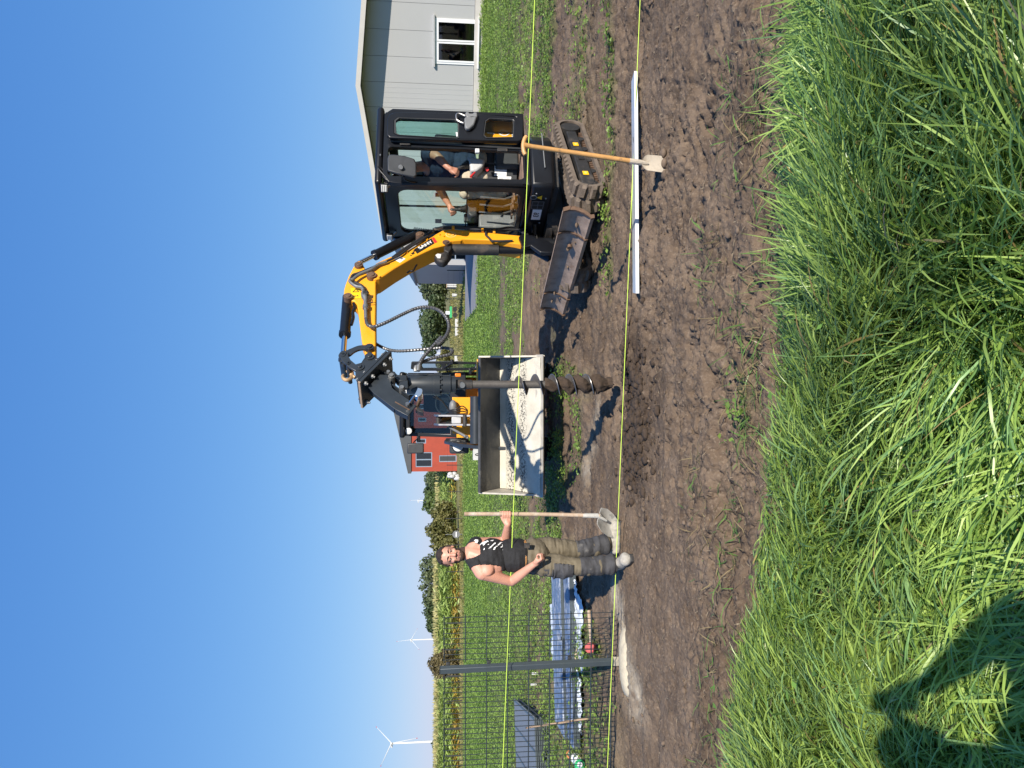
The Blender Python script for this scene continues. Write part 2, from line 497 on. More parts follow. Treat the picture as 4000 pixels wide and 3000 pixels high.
def weed_w(X, Y):                      # 0 bare soil .. 1 closed weed cover
    X = np.asarray(X, float); Y = np.asarray(Y, float)
    a = X / np.maximum(Y, .1)
    yb = np.interp(a, [-.6, -.2, -.12, .02, .06, .2, .26, .35, .6], [8.6, 8.9, 9.4, 10.5, 15, 15.5, 12.5, 10.6, 10.0])
    n = fbm(X * .55, Y * .8, 4, 21); n2 = fbm(X * 2.2, Y * 2.6, 3, 31)
    w = sstep(-.02, .14, (Y / yb - 1) * .38 + (n - .5) * 1.15 + (n2 - .5) * .75)
    w = w * sstep(.7, 1.0, Y / yb)
    yf = np.interp(a, [-.2, .05, .2, .3], [12, 17, 18, 24])
    w = np.maximum(w, sstep(yf, yf * 1.35, Y) * (1 - .85 * sstep(.47, .56, fbm(X * .45, Y * .8, 4, 77))))
    rows = np.exp(-((Y - np.interp(X, [-6, -2], [12.4, 11.8])) / .28) ** 2) * sstep(-1.2, -2, X)
    rows = np.maximum(rows, .9 * np.exp(-((Y - np.interp(X, [-6, -2], [9.9, 9.6])) / .2) ** 2) * sstep(-1.4, -2, X))
    w = w * (1 - rows)
    strip = np.exp(-((Y - 7.12 - .10 * np.sin(X * 1.7)) / .10) ** 2) * sstep(.5, 1.1, X) * sstep(.24, .50, fbm(X * 1.6, Y * 0 + 2, 3, 9) + .15 * sstep(2.6, 3.4, X))
    strip2 = np.exp(-((Y - 10.1) / .7) ** 2) * sstep(-3.2, -1.8, X) * (1 - sstep(.2, .5, X)) * sstep(.42, .6, n2)
    w = np.maximum(np.maximum(w, strip), strip2)
    edge = grass_edge(X)
    tuft = np.exp(-((Y - edge - .62 - .1 * np.sin(X * 5)) / .10) ** 2) * sstep(.52, .64, fbm(X * 1.5, Y * 0 + 8, 3, 13)) * .75
    return np.clip(np.maximum(w, tuft), 0, 1)

def seg_dist(X, Y, pts):
    best = np.full(np.shape(X), 1e9)
    for (ax, ay), (bx, by) in zip(pts[:-1], pts[1:]):
        dx, dy = bx - ax, by - ay
        t = np.clip(((X - ax) * dx + (Y - ay) * dy) / (dx * dx + dy * dy), 0, 1)
        best = np.minimum(best, np.hypot(X - ax - t * dx, Y - ay - t * dy))
    return best

def g2(x, y):
    p = at_z(x, y); return (p.x, p.y)

PALE1 = [g2(*c3((1500, 540))), g2(*c3((1545, 700))), g2(*c3((1575, 900))), g2(*c3((1590, 1060))), g2(*c3((1640, 1200)))]
PALE2 = [g2(2335, 1610), g2(2325, 1680), g2(2305, 1760), g2(2290, 1840)]
DARKC = [g2(2470, 1440), g2(2490, 1560), g2(2490, 1680), g2(2480, 1760)]

def soil_h(X, Y):
    X = np.asarray(X, float); Y = np.asarray(Y, float)
    near = 1 - sstep(14, 30, Y)
    e0 = grass_edge(X)
    churn = np.clip(sstep(.44, .62, fbm(X * .7, Y * .9, 3, 201)) * .9 + .9 * np.exp(-((Y - e0 - .45) / .42) ** 2) + .8 * sstep(6.8, 8.2, Y), 0, 1.3)
    lump = (fbm(X * 1.1, Y * 1.6, 3, 3) - .5) * .10 + (fbm(X * 4.2, Y * 6.5, 4, 41) - .5) * (.045 + .085 * churn)
    lump = lump + .018 * np.sin((Y + .25 * fbm(X * .8, Y * .8, 2, 37)) * 13) * sstep(.45, .6, fbm(X * .5 + 4, Y * .7, 2, 207))
    fine = -np.abs(fbm(X * 13, Y * 20, 3, 51) - .5) * .060 + (fbm(X * 36, Y * 46, 2, 61) - .5) * .026
    pits = -.024 * sstep(.60, .72, fbm(X * 17, Y * 25, 2, 123)) * (.3 + .6 * vnoise(X * 1.7, Y * 2.3, 9) + .7 * churn)
    h = (lump + (fine * (.7 + .6 * churn) + pits) * (1 - sstep(9, 17, Y))) * near
    h = h + sstep(10, 26, Y) * (fbm(X * .3, Y * .3, 3, 8) - .5) * .10 * (1 - sstep(60, 120, Y))
    # rut and ridges left by the machine
    h = h - .05 * np.exp(-((Y - 8.9 + .12 * X) / .22) ** 2) * sstep(-3, -1, X) * near
    h = h + .05 * np.exp(-((Y - 8.35 + .10 * X) / .16) ** 2) * sstep(-2.2, -1, X) * (1 - sstep(.6, 1.4, X)) * near
    # dug-out soil round the new hole
    dd = seg_dist(X, Y, DARKC)
    h = h + .055 * np.exp(-(dd / .33) ** 2) * (.6 + .8 * fbm(X * 7, Y * 7, 2, 71))
    hx, hy = g2(2468, 1545)
    h = h - .16 * np.exp(-(((X - hx) / .17) ** 2 + ((Y - hy) / .12) ** 2) ** 1.5)
    # bank under the long grass
    e = grass_edge(X)
    h = h + .035 * sstep(.35, -.05, Y - e) + .03 * np.exp(-((Y - e - .25) / .14) ** 2) * fbm(X * 4, Y * 4, 2, 19)
    return h

def build_ground():
    fine = np.arange(-39, 39.01, .165)
    rest = np.concatenate([np.arange(39.5, 60, 1.5), np.arange(60, 300, 6.0), np.arange(300, 321, 1.5)])
    ang = np.radians(np.concatenate([fine, rest]))
    r = [.05, .3, .7, 1.1, 1.5, 1.9, 2.3]
    while r[-1] < 9: r.append(r[-1] * 1.0029)
    while r[-1] < 17: r.append(r[-1] * 1.0042)
    while r[-1] < 60: r.append(r[-1] * 1.011)
    while r[-1] < 6000: r.append(r[-1] * 1.07)
    r = np.array(r)
    R, A = np.meshgrid(r, ang, indexing='ij')
    X = R * np.sin(A); Y = R * np.cos(A)
    Z = np.where(R < 300, soil_h(X, Y), 0)
    nr, na = R.shape
    V = np.stack([X, Y, Z], -1).reshape(-1, 3)
    i = np.arange(nr - 1)[:, None]; j = np.arange(na)[None, :]
    a = i * na + j; b = i * na + (j + 1) % na
    Fq = np.stack([a, a + na, b + na, b], -1).reshape(-1, 4)[:, ::-1]
    n2 = fbm(X * 5, Y * 5, 3, 91)
    green = weed_w(X, Y)
    green = np.maximum(green, sstep(.05, -.3, Y - grass_edge(X)) * .8)
    pale = np.maximum(np.exp(-(seg_dist(X, Y, PALE1) / (.15 + .14 * n2)) ** 2), .8 * np.exp(-(seg_dist(X, Y, PALE2) / .16) ** 2)) * sstep(.3, .55, n2 + .12)
    dry = sstep(47, 56, Y + 3 * (fbm(X * .2, Y * .1, 3, 4) - .5)) * .85
    dark = np.exp(-(seg_dist(X, Y, DARKC) / .42) ** 4) * sstep(.2, .45, n2 + .1)
    dark = np.maximum(dark, .35 * sstep(.5, .7, fbm(X * .9, Y * 1.6, 3, 15)))
    C4 = np.stack([green, pale, dark, dry], -1).reshape(-1, 4).astype(np.float32)
    me = bpy.data.meshes.new('ground')
    me.vertices.add(len(V)); me.vertices.foreach_set('co', V.astype(np.float32).ravel())
    me.loops.add(Fq.size); me.loops.foreach_set('vertex_index', Fq.astype(np.int32).ravel())
    me.polygons.add(len(Fq)); me.polygons.foreach_set('loop_start', np.arange(0, Fq.size, 4, dtype=np.int32)); me.polygons.foreach_set('loop_total', np.full(len(Fq), 4, np.int32))
    me.polygons.foreach_set('use_smooth', np.ones(len(Fq), bool))
    me.update(calc_edges=True)
    at = me.color_attributes.new('zone', 'FLOAT_COLOR', 'POINT'); at.data.foreach_set('color', C4.ravel())
    mt, nt, p = _nodes('ground_soil')
    tc = nt.nodes.new('ShaderNodeTexCoord').outputs['Object']
    za = nt.nodes.new('ShaderNodeAttribute'); za.attribute_name = 'zone'
    sp = nt.nodes.new('ShaderNodeSeparateColor'); nt.links.new(za.outputs['Color'], sp.inputs[0])
    soil = mix_col(nt, ramp(nt, noise(nt, tc, 3.0, 6), .32, .68), (.118, .082, .056), (.198, .145, .103))
    soil = mix_col(nt, ramp(nt, noise(nt, tc, 45, 4), .52, .75), soil, (.26, .20, .145))
    soil = mix_col(nt, ramp(nt, noise(nt, tc, 24, 5), .58, .72), soil, (.075, .050, .034))
    grn = mix_col(nt, ramp(nt, noise(nt, tc, 1.2, 8), .35, .65), (.08, .135, .03), (.15, .21, .05))
    gmul = nt.nodes.new('ShaderNodeMath'); gmul.operation = 'MULTIPLY'; gmul.use_clamp = True
    nt.links.new(sp.outputs[0], gmul.inputs[0])
    far = nt.nodes.new('ShaderNodeMapRange'); far.inputs[1].default_value = 8; far.inputs[2].default_value = 30; far.inputs[3].default_value = .35; far.inputs[4].default_value = .95
    sx = nt.nodes.new('ShaderNodeSeparateXYZ'); nt.links.new(tc, sx.inputs[0]); nt.links.new(sx.outputs[1], far.inputs[0])
    nt.links.new(far.outputs[0], gmul.inputs[1])
    c = mix_col(nt, gmul.outputs[0], soil, grn)
    c = mix_col(nt, sp.outputs[1], c, mix_col(nt, ramp(nt, noise(nt, tc, 14, 5), .35, .65), (.30, .245, .18), (.44, .39, .31)))
    dk = nt.nodes.new('ShaderNodeMath'); dk.operation = 'MULTIPLY'; nt.links.new(sp.outputs[2], dk.inputs[0]); dk.inputs[1].default_value = .92
    c = mix_col(nt, dk.outputs[0], c, mix_col(nt, ramp(nt, noise(nt, tc, 30, 5), .4, .65), (.034, .022, .015), (.075, .052, .037)))
    dry = mix_col(nt, ramp(nt, noise(nt, tc, .5, 8), .35, .65), (.13, .13, .045), (.30, .25, .11))
    c = mix_col(nt, za.outputs['Alpha'], c, dry)
    nt.links.new(c, p.inputs['Base Color'])
    p.inputs['Roughness'].default_value = .92
    p.inputs['Specular IOR Level'].default_value = .2
    b = nt.nodes.new('ShaderNodeBump'); b.inputs['Strength'].default_value = .9; b.inputs['Distance'].default_value = .02
    nt.links.new(noise(nt, tc, 60, 8, .7), b.inputs['Height']); nt.links.new(b.outputs[0], p.inputs['Normal'])
    me.materials.append(mt)
    o = bpy.data.objects.new('ground', me); COL.objects.link(o)
    return tag(o, 'brown dug-over soil turning to green weeds and dry field edge', kind='structure')
build_ground()

# paved yard beside the hall
def build_yard():
    y0 = [at_z(1823, 1255), at_z(1866, 1207), at_z(1872, 1000), at_z(1868, 880)]
    far = [at_z(1823, 880), at_z(1823, 1000)]
    b = MB(); pts = [Vector((p.x, p.y, .04)) for p in y0 + far]
    b.prism(pts, (0, 0, .07))
    o = b.build('paved_yard', 'asphalt', base=(0, 0, 0), smooth=0)
    tag(o, 'grey asphalt yard in front of the hall side wing', kind='structure')
build_yard()

# clods, straw and crumbs on the soil
def soil_mask_points(n, ymin, ymax, power=1.6):
    u = RNG.random(n)
    Y = ymin + (ymax - ymin) * u ** power
    X = (RNG.random(n) * 2 - 1) * (Y * .60 + .4)
    ok = (Y > grass_edge(X) - .1) & (RNG.random(n) > weed_w(X, Y) * .8)
    return X[ok], Y[ok]

def build_clods():
    X, Y = soil_mask_points(5200, 3.0, 15)
    pref = fbm(X * 1.3, Y * 2, 3, 33) + .25 * np.exp(-(seg_dist(X, Y, DARKC) / .5) ** 2)
    k = RNG.random(len(X)) < sstep(.35, .62, pref)
    X, Y = X[k], Y[k]; n = len(X)
    t = (1 + 5 ** .5) / 2
    ico = np.array([(-1, t, 0), (1, t, 0), (-1, -t, 0), (1, -t, 0), (0, -1, t), (0, 1, t), (0, -1, -t), (0, 1, -t), (t, 0, -1), (t, 0, 1), (-t, 0, -1), (-t, 0, 1)]) / math.hypot(1, t)
    tri = np.array([(0, 11, 5), (0, 5, 1), (0, 1, 7), (0, 7, 10), (0, 10, 11), (1, 5, 9), (5, 11, 4), (11, 10, 2), (10, 7, 6), (7, 1, 8), (3, 9, 4), (3, 4, 2), (3, 2, 6), (3, 6, 8), (3, 8, 9), (4, 9, 5), (2, 4, 11), (6, 2, 10), (8, 6, 7), (9, 8, 1)])
    sz = .005 + .017 * RNG.random(n) ** 3.6
    P = ico[None] * (1 + .95 * (RNG.random((n, 12, 1)) - .5)) * sz[:, None, None] * np.stack([1 + .6 * RNG.random(n), 1 + .4 * RNG.random(n), .7 + .3 * RNG.random(n)], -1)[:, None, :]
    a = RNG.random(n) * 6.28; ca, sa = np.cos(a)[:, None], np.sin(a)[:, None]
    x = P[..., 0] * ca - P[..., 1] * sa; y = P[..., 0] * sa + P[..., 1] * ca
    Z = soil_h(X, Y)
    V = np.stack([x + X[:, None], y + Y[:, None], P[..., 2] + Z[:, None] + sz[:, None] * .25], -1).reshape(-1, 3)
    Fc = (tri[None] + (np.arange(n) * 12)[:, None, None]).reshape(-1, 3)
    o = np_mesh('soil_clods', V, Fc, 'clod', smooth=False)
    tag(o, 'loose crumbs and clods lying on the brown soil', kind='stuff')
build_clods()

def build_spoil():
    n = 1500
    t_ = RNG.random(n) * (len(DARKC) - 1); i = t_.astype(int); f = t_ - i
    A_ = np.array(DARKC); P = A_[i] * (1 - f[:, None]) + A_[np.minimum(i + 1, len(A_) - 1)] * f[:, None]
    X = P[:, 0] + RNG.normal(size=n) * .20; Y = P[:, 1] + RNG.normal(size=n) * .20
    t = (1 + 5 ** .5) / 2
    ico = np.array([(-1, t, 0), (1, t, 0), (-1, -t, 0), (1, -t, 0), (0, -1, t), (0, 1, t), (0, -1, -t), (0, 1, -t), (t, 0, -1), (t, 0, 1), (-t, 0, -1), (-t, 0, 1)]) / math.hypot(1, t)
    tri = np.array([(0, 11, 5), (0, 5, 1), (0, 1, 7), (0, 7, 10), (0, 10, 11), (1, 5, 9), (5, 11, 4), (11, 10, 2), (10, 7, 6), (7, 1, 8), (3, 9, 4), (3, 4, 2), (3, 2, 6), (3, 6, 8), (3, 8, 9), (4, 9, 5), (2, 4, 11), (6, 2, 10), (8, 6, 7), (9, 8, 1)])
    sz = .008 + .030 * RNG.random(n) ** 3
    Q = ico[None] * (1 + .9 * (RNG.random((n, 12, 1)) - .5)) * sz[:, None, None]
    V = np.stack([Q[..., 0] * 1.3 + X[:, None], Q[..., 1] + Y[:, None], Q[..., 2] * .8 + soil_h(X, Y)[:, None] + sz[:, None] * .3], -1).reshape(-1, 3)
    o = np_mesh('loose_spoil', V, (tri[None] + (np.arange(n) * 12)[:, None, None]).reshape(-1, 3), 'soil', smooth=False)
    tag(o, 'dark moist crumbs thrown up round the new auger hole', kind='stuff')
build_spoil()

def build_straw():
    X, Y = soil_mask_points(15000, 3.0, 13, 1.3)
    e = grass_edge(X)
    k = RNG.random(len(X)) < .34 + .6 * np.exp(-((Y - e - .55) / .4) ** 2)
    X, Y = X[k], Y[k]; n = len(X)
    a = RNG.random(n) * 6.28
    D = np.stack([np.cos(a), np.sin(a), .25 * (RNG.random(n) - .4)], -1); D /= np.linalg.norm(D, axis=1, keepdims=True)
    L = .012 + .085 * RNG.random(n) ** 2.6; W = .0014 + .0022 * RNG.random(n)
    C = np.stack([X, Y, soil_h(X, Y) + .010], -1)
    V, Fq = leaf_cards(C, D, np.tile([0, 0, 1.], (n, 1)), L, W)
    g = RNG.random((n, 1))
    col = np.array([.42, .33, .20]) * (.35 + 1.0 * g)
    o = np_mesh('straw_litter', V, Fq, 'straw', np.repeat(col, 4, 0))
    tag(o, 'dry straw bits scattered on the bare soil', kind='stuff')
build_straw()

# ------------------------------------------------------------------ low weeds in the field
def build_weeds():
    xs, ys = [], []
    for (y0, y1, dens) in ((3.2, 6, 150), (6, 9, 150), (9, 13, 130), (13, 19, 85), (19, 30, 45), (30, 50, 20)):
        w = y1 * .60 + .5
        n = int(dens * (y1 - y0) * 2 * w)
        Y = y0 + (y1 - y0) * RNG.random(n); X = (RNG.random(n) * 2 - 1) * w
        k = ~((Y > 32.2) & (Y < 49) & (X > 3.5 + (Y - 33.4) * .05)) & (RNG.random(n) < weed_w(X, Y) ** 1.2) & (np.abs(X) < Y * .60 + .5) & (Y > grass_edge(X) + .1)
        xs.append(X[k]); ys.append(Y[k])
    X = np.concatenate(xs); Y = np.concatenate(ys); n = len(X)
    H = (.05 + .11 * RNG.random(n)) * (1 + sstep(15, 40, Y) * .8) * (.6 + .7 * fbm(X * .8, Y * .8, 2, 14))
    m = 8
    sc = (.85 + sstep(12, 40, Y) * 1.0)
    rr = .075 * sc
    A = RNG.random((n, m)) * 6.28; Rr = rr[:, None] * RNG.random((n, m)) ** .6
    C = np.stack([X[:, None] + np.cos(A) * Rr, Y[:, None] + np.sin(A) * Rr, (soil_h(X, Y)[:, None] + H[:, None] * (.25 + .75 * RNG.random((n, m))))], -1).reshape(-1, 3)
    D = np.stack([np.cos(A), np.sin(A), .5 * RNG.random((n, m)) - .1], -1).reshape(-1, 3); D /= np.linalg.norm(D, axis=1, keepdims=True)
    N = rand_dirs(n * m, 1.6)
    L = (.026 + .042 * RNG.random(n * m)) * np.repeat(sc, m); W = L * (.16 + .24 * RNG.random(n * m))
    V, Fq = leaf_cards(C, D, N, L, W)
    t = np.repeat(fbm(X * .6, Y * .6, 3, 44), m)[:, None] * .8 + RNG.random((n * m, 1)) * .5
    col = np.array([.085, .175, .030]) * (1 - t) + np.array([.25, .36, .075]) * t
    o = np_mesh('field_weeds', V, Fq, 'leaf', np.repeat(col, 4, 0))
    tag(o, 'low green weeds covering the field behind the machines', kind='stuff')
build_weeds()

# ------------------------------------------------------------------ long grass in front
def blades(X, Y, Lg, Wd, az, lean, droop, col, seg=6):
    n = len(X)
    t = np.linspace(0, 1, seg + 1)[None, :]
    hx, hy = np.cos(az)[:, None], np.sin(az)[:, None]
    th = lean[:, None] + droop[:, None] * t ** 1.4                 # angle from vertical along the blade
    ds = (Lg / seg)[:, None]
    s = np.concatenate([np.zeros((n, 1)), np.cumsum(np.sin(th[:, :-1]) * ds, 1)], 1)
    z = np.concatenate([np.zeros((n, 1)), np.cumsum(np.cos(th[:, :-1]) * ds, 1)], 1)
    kink = (RNG.random((n, 1)) - .5) * .5 * t ** 2 * Lg[:, None]
    px = X[:, None] + hx * s - hy * kink; py = Y[:, None] + hy * s + hx * kink
    pz = np.maximum(z, .01 + .03 * RNG.random((n, 1))) + soil_h(X, Y)[:, None]
    w = Wd[:, None] * np.minimum(1, .55 + t * 1.6) * np.sqrt(np.clip(1 - t ** 2.2, 0, 1)) + .0003
    tw = (RNG.random((n, 1)) - .5) * 1.6 + (RNG.random((n, 1)) - .5) * 1.5 * t
    wx = -hy * np.cos(tw) ; wy = hx * np.cos(tw); wz = np.sin(tw)
    a = np.stack([px - wx * w, py - wy * w, pz - wz * w], -1); b = np.stack([px + wx * w, py + wy * w, pz + wz * w], -1)
    V = np.stack([a, b], 2).reshape(-1, 3)
    base = (np.arange(n) * (seg + 1) * 2)[:, None] + (np.arange(seg) * 2)[None, :]
    Fq = np.stack([base, base + 1, base + 3, base + 2], -1).reshape(-1, 4)
    shade = (.45 + .55 * t ** .7)[..., None]
    pale = np.clip(1 - t * 2.2, 0, 1)[..., None]
    c = col[:, None, :] * (1 - .0 * pale) + np.array([.05, .05, .015]) * pale * .6
    c = np.repeat(c, 2, 1).reshape(-1, 3)
    return V, Fq, c

def build_grass():
    n = 140000
    Y = -1.2 + (RNG.random(n) ** .75) * 5.2
    X = (RNG.random(n) * 2 - 1) * (1.4 + np.maximum(Y, 0) * .62)
    k = (Y < grass_edge(X) + .05 * RNG.normal(size=n)) & ((Y > .9) | (RNG.random(n) < .35))
    # near the far edge trampled to shorter tufts, bare spots
    bare = fbm(X * 2.3, Y * 2.3, 3, 55)
    k &= RNG.random(n) < .55 + .45 * sstep(.36, .46, bare)
    X, Y = X[k], Y[k]; n = len(X)
    e = grass_edge(X) - Y
    f = fbm(X * .75, Y * .75, 2, 66)
    swirl = f * 9.0 + (fbm(X * 2.6, Y * 2.6, 2, 67) - .5) * 3.5
    az = swirl + RNG.normal(size=n) * .55
    left = sstep(.4, -1.2, X)
    Lg = (.14 + .33 * RNG.random(n) ** .8) * (.36 + .64 * sstep(0, .75, e)) * (.75 + .5 * f) * (1.12 - .25 * left)
    Wd = .0022 + .0036 * RNG.random(n) ** 1.3
    lean = .25 + .75 * RNG.random(n) + .25 * left
    droop = .5 + 1.35 * RNG.random(n)
    g = RNG.random((n, 1)); patch = fbm(X * 1.1, Y * 1.1, 2, 88)[:, None]
    col = np.array([.145, .250, .042]) * (1 - g) + np.array([.34, .47, .12]) * g
    col = col * (.75 + .5 * patch) + left[:, None] * np.array([.045, .045, .004])
    dead = RNG.random(n) < .02
    col[dead] = np.array([.42, .30, .11]) * (.6 + .6 * RNG.random((dead.sum(), 1)))
    blue = RNG.random(n) < .22
    col[blue] = col[blue] * np.array([.72, .85, 1.35])
    V, Fq, c = blades(X, Y, Lg, Wd, az, lean, droop, col)
    o = np_mesh('meadow_grass', V, Fq, 'grassm', c, smooth=True)
    tag(o, 'long green uncut grass filling the near edge', kind='stuff')
    # broad leaves
    m = 300
    Y = 1.5 + RNG.random(m) * 2.2; X = (RNG.random(m) * 2 - 1) * (1.2 + Y * .5)
    k = Y < grass_edge(X) - .25; X, Y = X[k], Y[k]; m = len(X)
    a = RNG.random(m) * 6.28
    D = np.stack([np.cos(a), np.sin(a), .4 * RNG.random(m)], -1); D /= np.linalg.norm(D, axis=1, keepdims=True)
    V, Fq = leaf_cards(np.stack([X, Y, soil_h(X, Y) + .10 + .14 * RNG.random(m)], -1), D, rand_dirs(m, 2.5), .03 + .035 * RNG.random(m), .007 + .009 * RNG.random(m))
    col = np.array([.13, .25, .05]) * (.7 + .6 * RNG.random((m, 1)))
    o = np_mesh('broad_leaves', V, Fq, 'leaf', np.repeat(col, 4, 0))
    tag(o, 'scattered broad yellow-green leaves among the long grass', kind='stuff')
    # grass tufts hanging on in the soil
    n = 8000
    X = (RNG.random(n) * 2 - 1) * 3.2; Y = grass_edge(X) + .15 + RNG.random(n) * 1.2
    w = sstep(.54, .64, fbm(X * 2.2, Y * 3.2, 3, 23)) * (.30 + .9 * np.exp(-((Y - grass_edge(X) - .55) / .25) ** 2)) * sstep(-.8, .4, X + .6) + .25 * np.exp(-((Y - grass_edge(X) - .4) / .15) ** 2)
    k = RNG.random(n) < w; X, Y = X[k], Y[k]; n = len(X)
    g = RNG.random((n, 1))
    col = np.where(RNG.random((n, 1)) < .55, np.array([[.11, .21, .045]]) * (.7 + .7 * g), np.array([[.26, .20, .10]]) * (.6 + .7 * g))
    V, Fq, c = blades(X, Y, .05 + .15 * RNG.random(n), .0016 + .0022 * RNG.random(n), RNG.random(n) * 6.28, .5 + .7 * RNG.random(n), .6 + 1.0 * RNG.random(n), col, 4)
    o = np_mesh('torn_grass_tufts', V, Fq, 'grassm', c, smooth=True)
    tag(o, 'torn green and dry grass tufts in the soil edge', kind='stuff')
build_grass()

# ------------------------------------------------------------------ grey panel hall (right)
def build_hall():
    pr = at_z(1890, 0); n_left = at_z(1880, 875)
    Yl = 33.2; xl = Yl * (2125 - 1500) / FPX / (CP - SP * 0)  # left corner by sight line at ground level
    pl = Vector((at_y(1860, 3000 - 2125, Yl).x, Yl, 0))
    pr = Vector((pr.x, pr.y, 0))
    d = (pr - pl); d.z = 0; d.normalize()
    nrm = Vector((d.y, -d.x, 0))                                  # outwards, to the camera
    back = -nrm
    pa = at_pl(1389, 335, pl + nrm * .8, nrm)
    ha = (Vector((pa.x, pa.y, 0)) - pl).dot(d)
    zap = pa.z
    pe = at_pl(1487, 890, pl + nrm * .8, nrm)
    he = (Vector((pe.x, pe.y, 0)) - pl).dot(d); ze = pe.z
    slope = (zap - ze) / (ha - he)
    Wd = 2 * ha
    zr = lambda s: zap - .16 - slope * abs(s - ha)                # underside of the roof at s along the gable
    t = thing('panel_hall', 'light grey panel-clad hall with low gable roof and white window', 'building', pl)
    P = lambda s, o, z: pl + d * s + nrm * o + Vector((0, 0, z))
    # window place
    w0 = at_pl(1700, 248, pl, nrm); w1 = at_pl(1868, 78, pl, nrm)
    ws0 = (Vector((w0.x, w0.y, 0)) - pl).dot(d); ws1 = (Vector((w1.x, w1.y, 0)) - pl).dot(d)
    wz1, wz0 = w0.z, w1.z
    PW = 1.0; zb = .36
    s = 0.0; k = 0
    cuts = [0]
    while s < Wd - .01:
        s = min(s + PW, Wd); cuts.append(s)
    for a, b in zip(cuts[:-1], cuts[1:]):
        a0, b0 = a + .006, b - .006
        lo, hi = max(a0, ws0), min(b0, ws1)
        mb = MB()
        top = [P(b0, 0, zr(b0))] + ([P(ha, 0, zr(ha))] if a0 < ha < b0 else []) + [P(a0, 0, zr(a0))]
        if lo < hi:
            rects = []
            if lo > a0 + .01: rects.append([P(a0, 0, zb), P(lo, 0, zb), P(lo, 0, zr(lo)), P(a0, 0, zr(a0))])
            if hi < b0 - .01: rects.append([P(hi, 0, zb), P(b0, 0, zb), P(b0, 0, zr(b0)), P(hi, 0, zr(hi))])
            rects.append([P(lo, 0, wz1), P(hi, 0, wz1), P(hi, 0, zr(hi)), P(lo, 0, zr(lo))])
            if wz0 > zb + .02: rects.append([P(lo, 0, zb), P(hi, 0, zb), P(hi, 0, wz0), P(lo, 0, wz0)])
            for rc in rects: mb.prism(rc, back * .10)
        else:
            mb.prism([P(a0, 0, zb), P(b0, 0, zb)] + top, back * .10)
            for q in range(1, 5):                                 # shallow micro-ribs
                x = a + q * PW / 5
                if x < b0 - .05: mb.prism([P(x, .004, zb), P(x + .018, .004, zb), P(x + .018, .004, zr(x) - .02), P(x, .004, zr(x) - .02)], back * .01)
        mb.build('wall_panel', 'panel', t, smooth=0)
    mb = MB(); mb.prism([P(-.0, -.07, 0), P(Wd, -.07, 0), P(Wd, -.07, max(zr(0), 3)), P(ha, -.07, zr(ha)), P(0, -.07, zr(0))], back * .05)
    # cut the backing behind the window
    mb = MB()
    for (a, b, z0, z1) in ((0, ws0, 0, None), (ws1, Wd, 0, None)):
        pts = [P(a, -.102, z0), P(b, -.102, z0), P(b, -.102, zr(b) - .01)] + ([P(ha, -.102, zr(ha) - .01)] if a < ha < b else []) + [P(a, -.102, zr(a) - .01)]
        mb.prism(pts, back * .06)
    mb.prism([P(ws0, -.102, wz1), P(ws1, -.102, wz1), P(ws1, -.102, zr(ws1) - .01), P(ws0, -.102, zr(ws0) - .01)], back * .06)
    # side wall (left) and far walls
    D = 13.5
    for s0 in (0, Wd):
        mb.prism([P(s0, -.165, 0), P(s0, -D, 0), P(s0, -D, zr(s0) - .02), P(s0, -.165, zr(s0) - .02)], d * (.12 if s0 == 0 else -.12))
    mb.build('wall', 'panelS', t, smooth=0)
    MB().prism([P(-.02, .05, 0), P(Wd + .02, .05, 0), P(Wd + .02, .05, .345), P(-.02, .05, .345)], back * .14).build('plinth', 'plinth', t, smooth=0)
    # roof sheets with overhang
    ov = .80; ex = .35
    for sg in (-1, 1):
        e0 = ha + sg * (ha + ex)
        z0 = zr(e0) + .012
        mb = MB(); mb.prism([P(ha, ov - .03, zr(ha) + .012), P(e0, ov - .03, z0), P(e0, ov - .03, z0 + .12), P(ha, ov - .03, zr(ha) + .132)], back * (D + ov))
        mb.build('roof', 'soffit', t, smooth=0)
        mb = MB(); mb.prism([P(ha, ov, zr(ha) - .03), P(e0, ov, z0 - .04), P(e0, ov, z0 + .155), P(ha, ov, zr(ha) + .165)], back * .028)
        mb.build('verge_trim', 'verge', t, smooth=0)
        g = MB(); g.tube([P(e0 + sg * .07, ov + .02, z0 + .03), P(e0 + sg * .07, -D, z0 + .03)], .075, 10)
        g.build('gutter', 'verge', t)
    # window
    wf = MB()
    f = .075
    wf.holed([P(ws0, .03, wz0), P(ws1, .03, wz0), P(ws1, .03, wz1), P(ws0, .03, wz1)], [[P(ws0 + f, .03, wz0 + f), P(ws1 - f, .03, wz0 + f), P(ws1 - f, .03, wz1 - f), P(ws0 + f, .03, wz1 - f)]], back * .09)
    win = wf.build('window', 'pvc', t, smooth=0)
    mid = (ws0 + ws1) / 2
    for a, b in ((ws0 + f + .004, mid - .01), (mid + .01, ws1 - f - .004)):
        sa = MB(); g = .065; z0, z1_ = wz0 + f + .004, wz1 - f - .004
        sa.holed([P(a, .045, z0), P(b, .045, z0), P(b, .045, z1_), P(a, .045, z1_)], [[P(a + g, .045, z0 + g), P(b - g, .045, z0 + g), P(b - g, .045, z1_ - g), P(a + g, .045, z1_ - g)]], back * .06)
        sa.build('sash', 'pvc', win, smooth=0)
        MB().prism([P(a + g, .012, z0 + g), P(b - g, .012, z0 + g), P(b - g, .012, z1_ - g), P(a + g, .012, z1_ - g)], back * .012).build('pane', 'winglass', win, smooth=0)
    MB().par(P(ws0 - .12, .002, wz1 + .012), d * (ws1 - ws0 + .24), nrm * .11, (0, 0, .07)).build('lintel', 'lgrey', win, smooth=0)
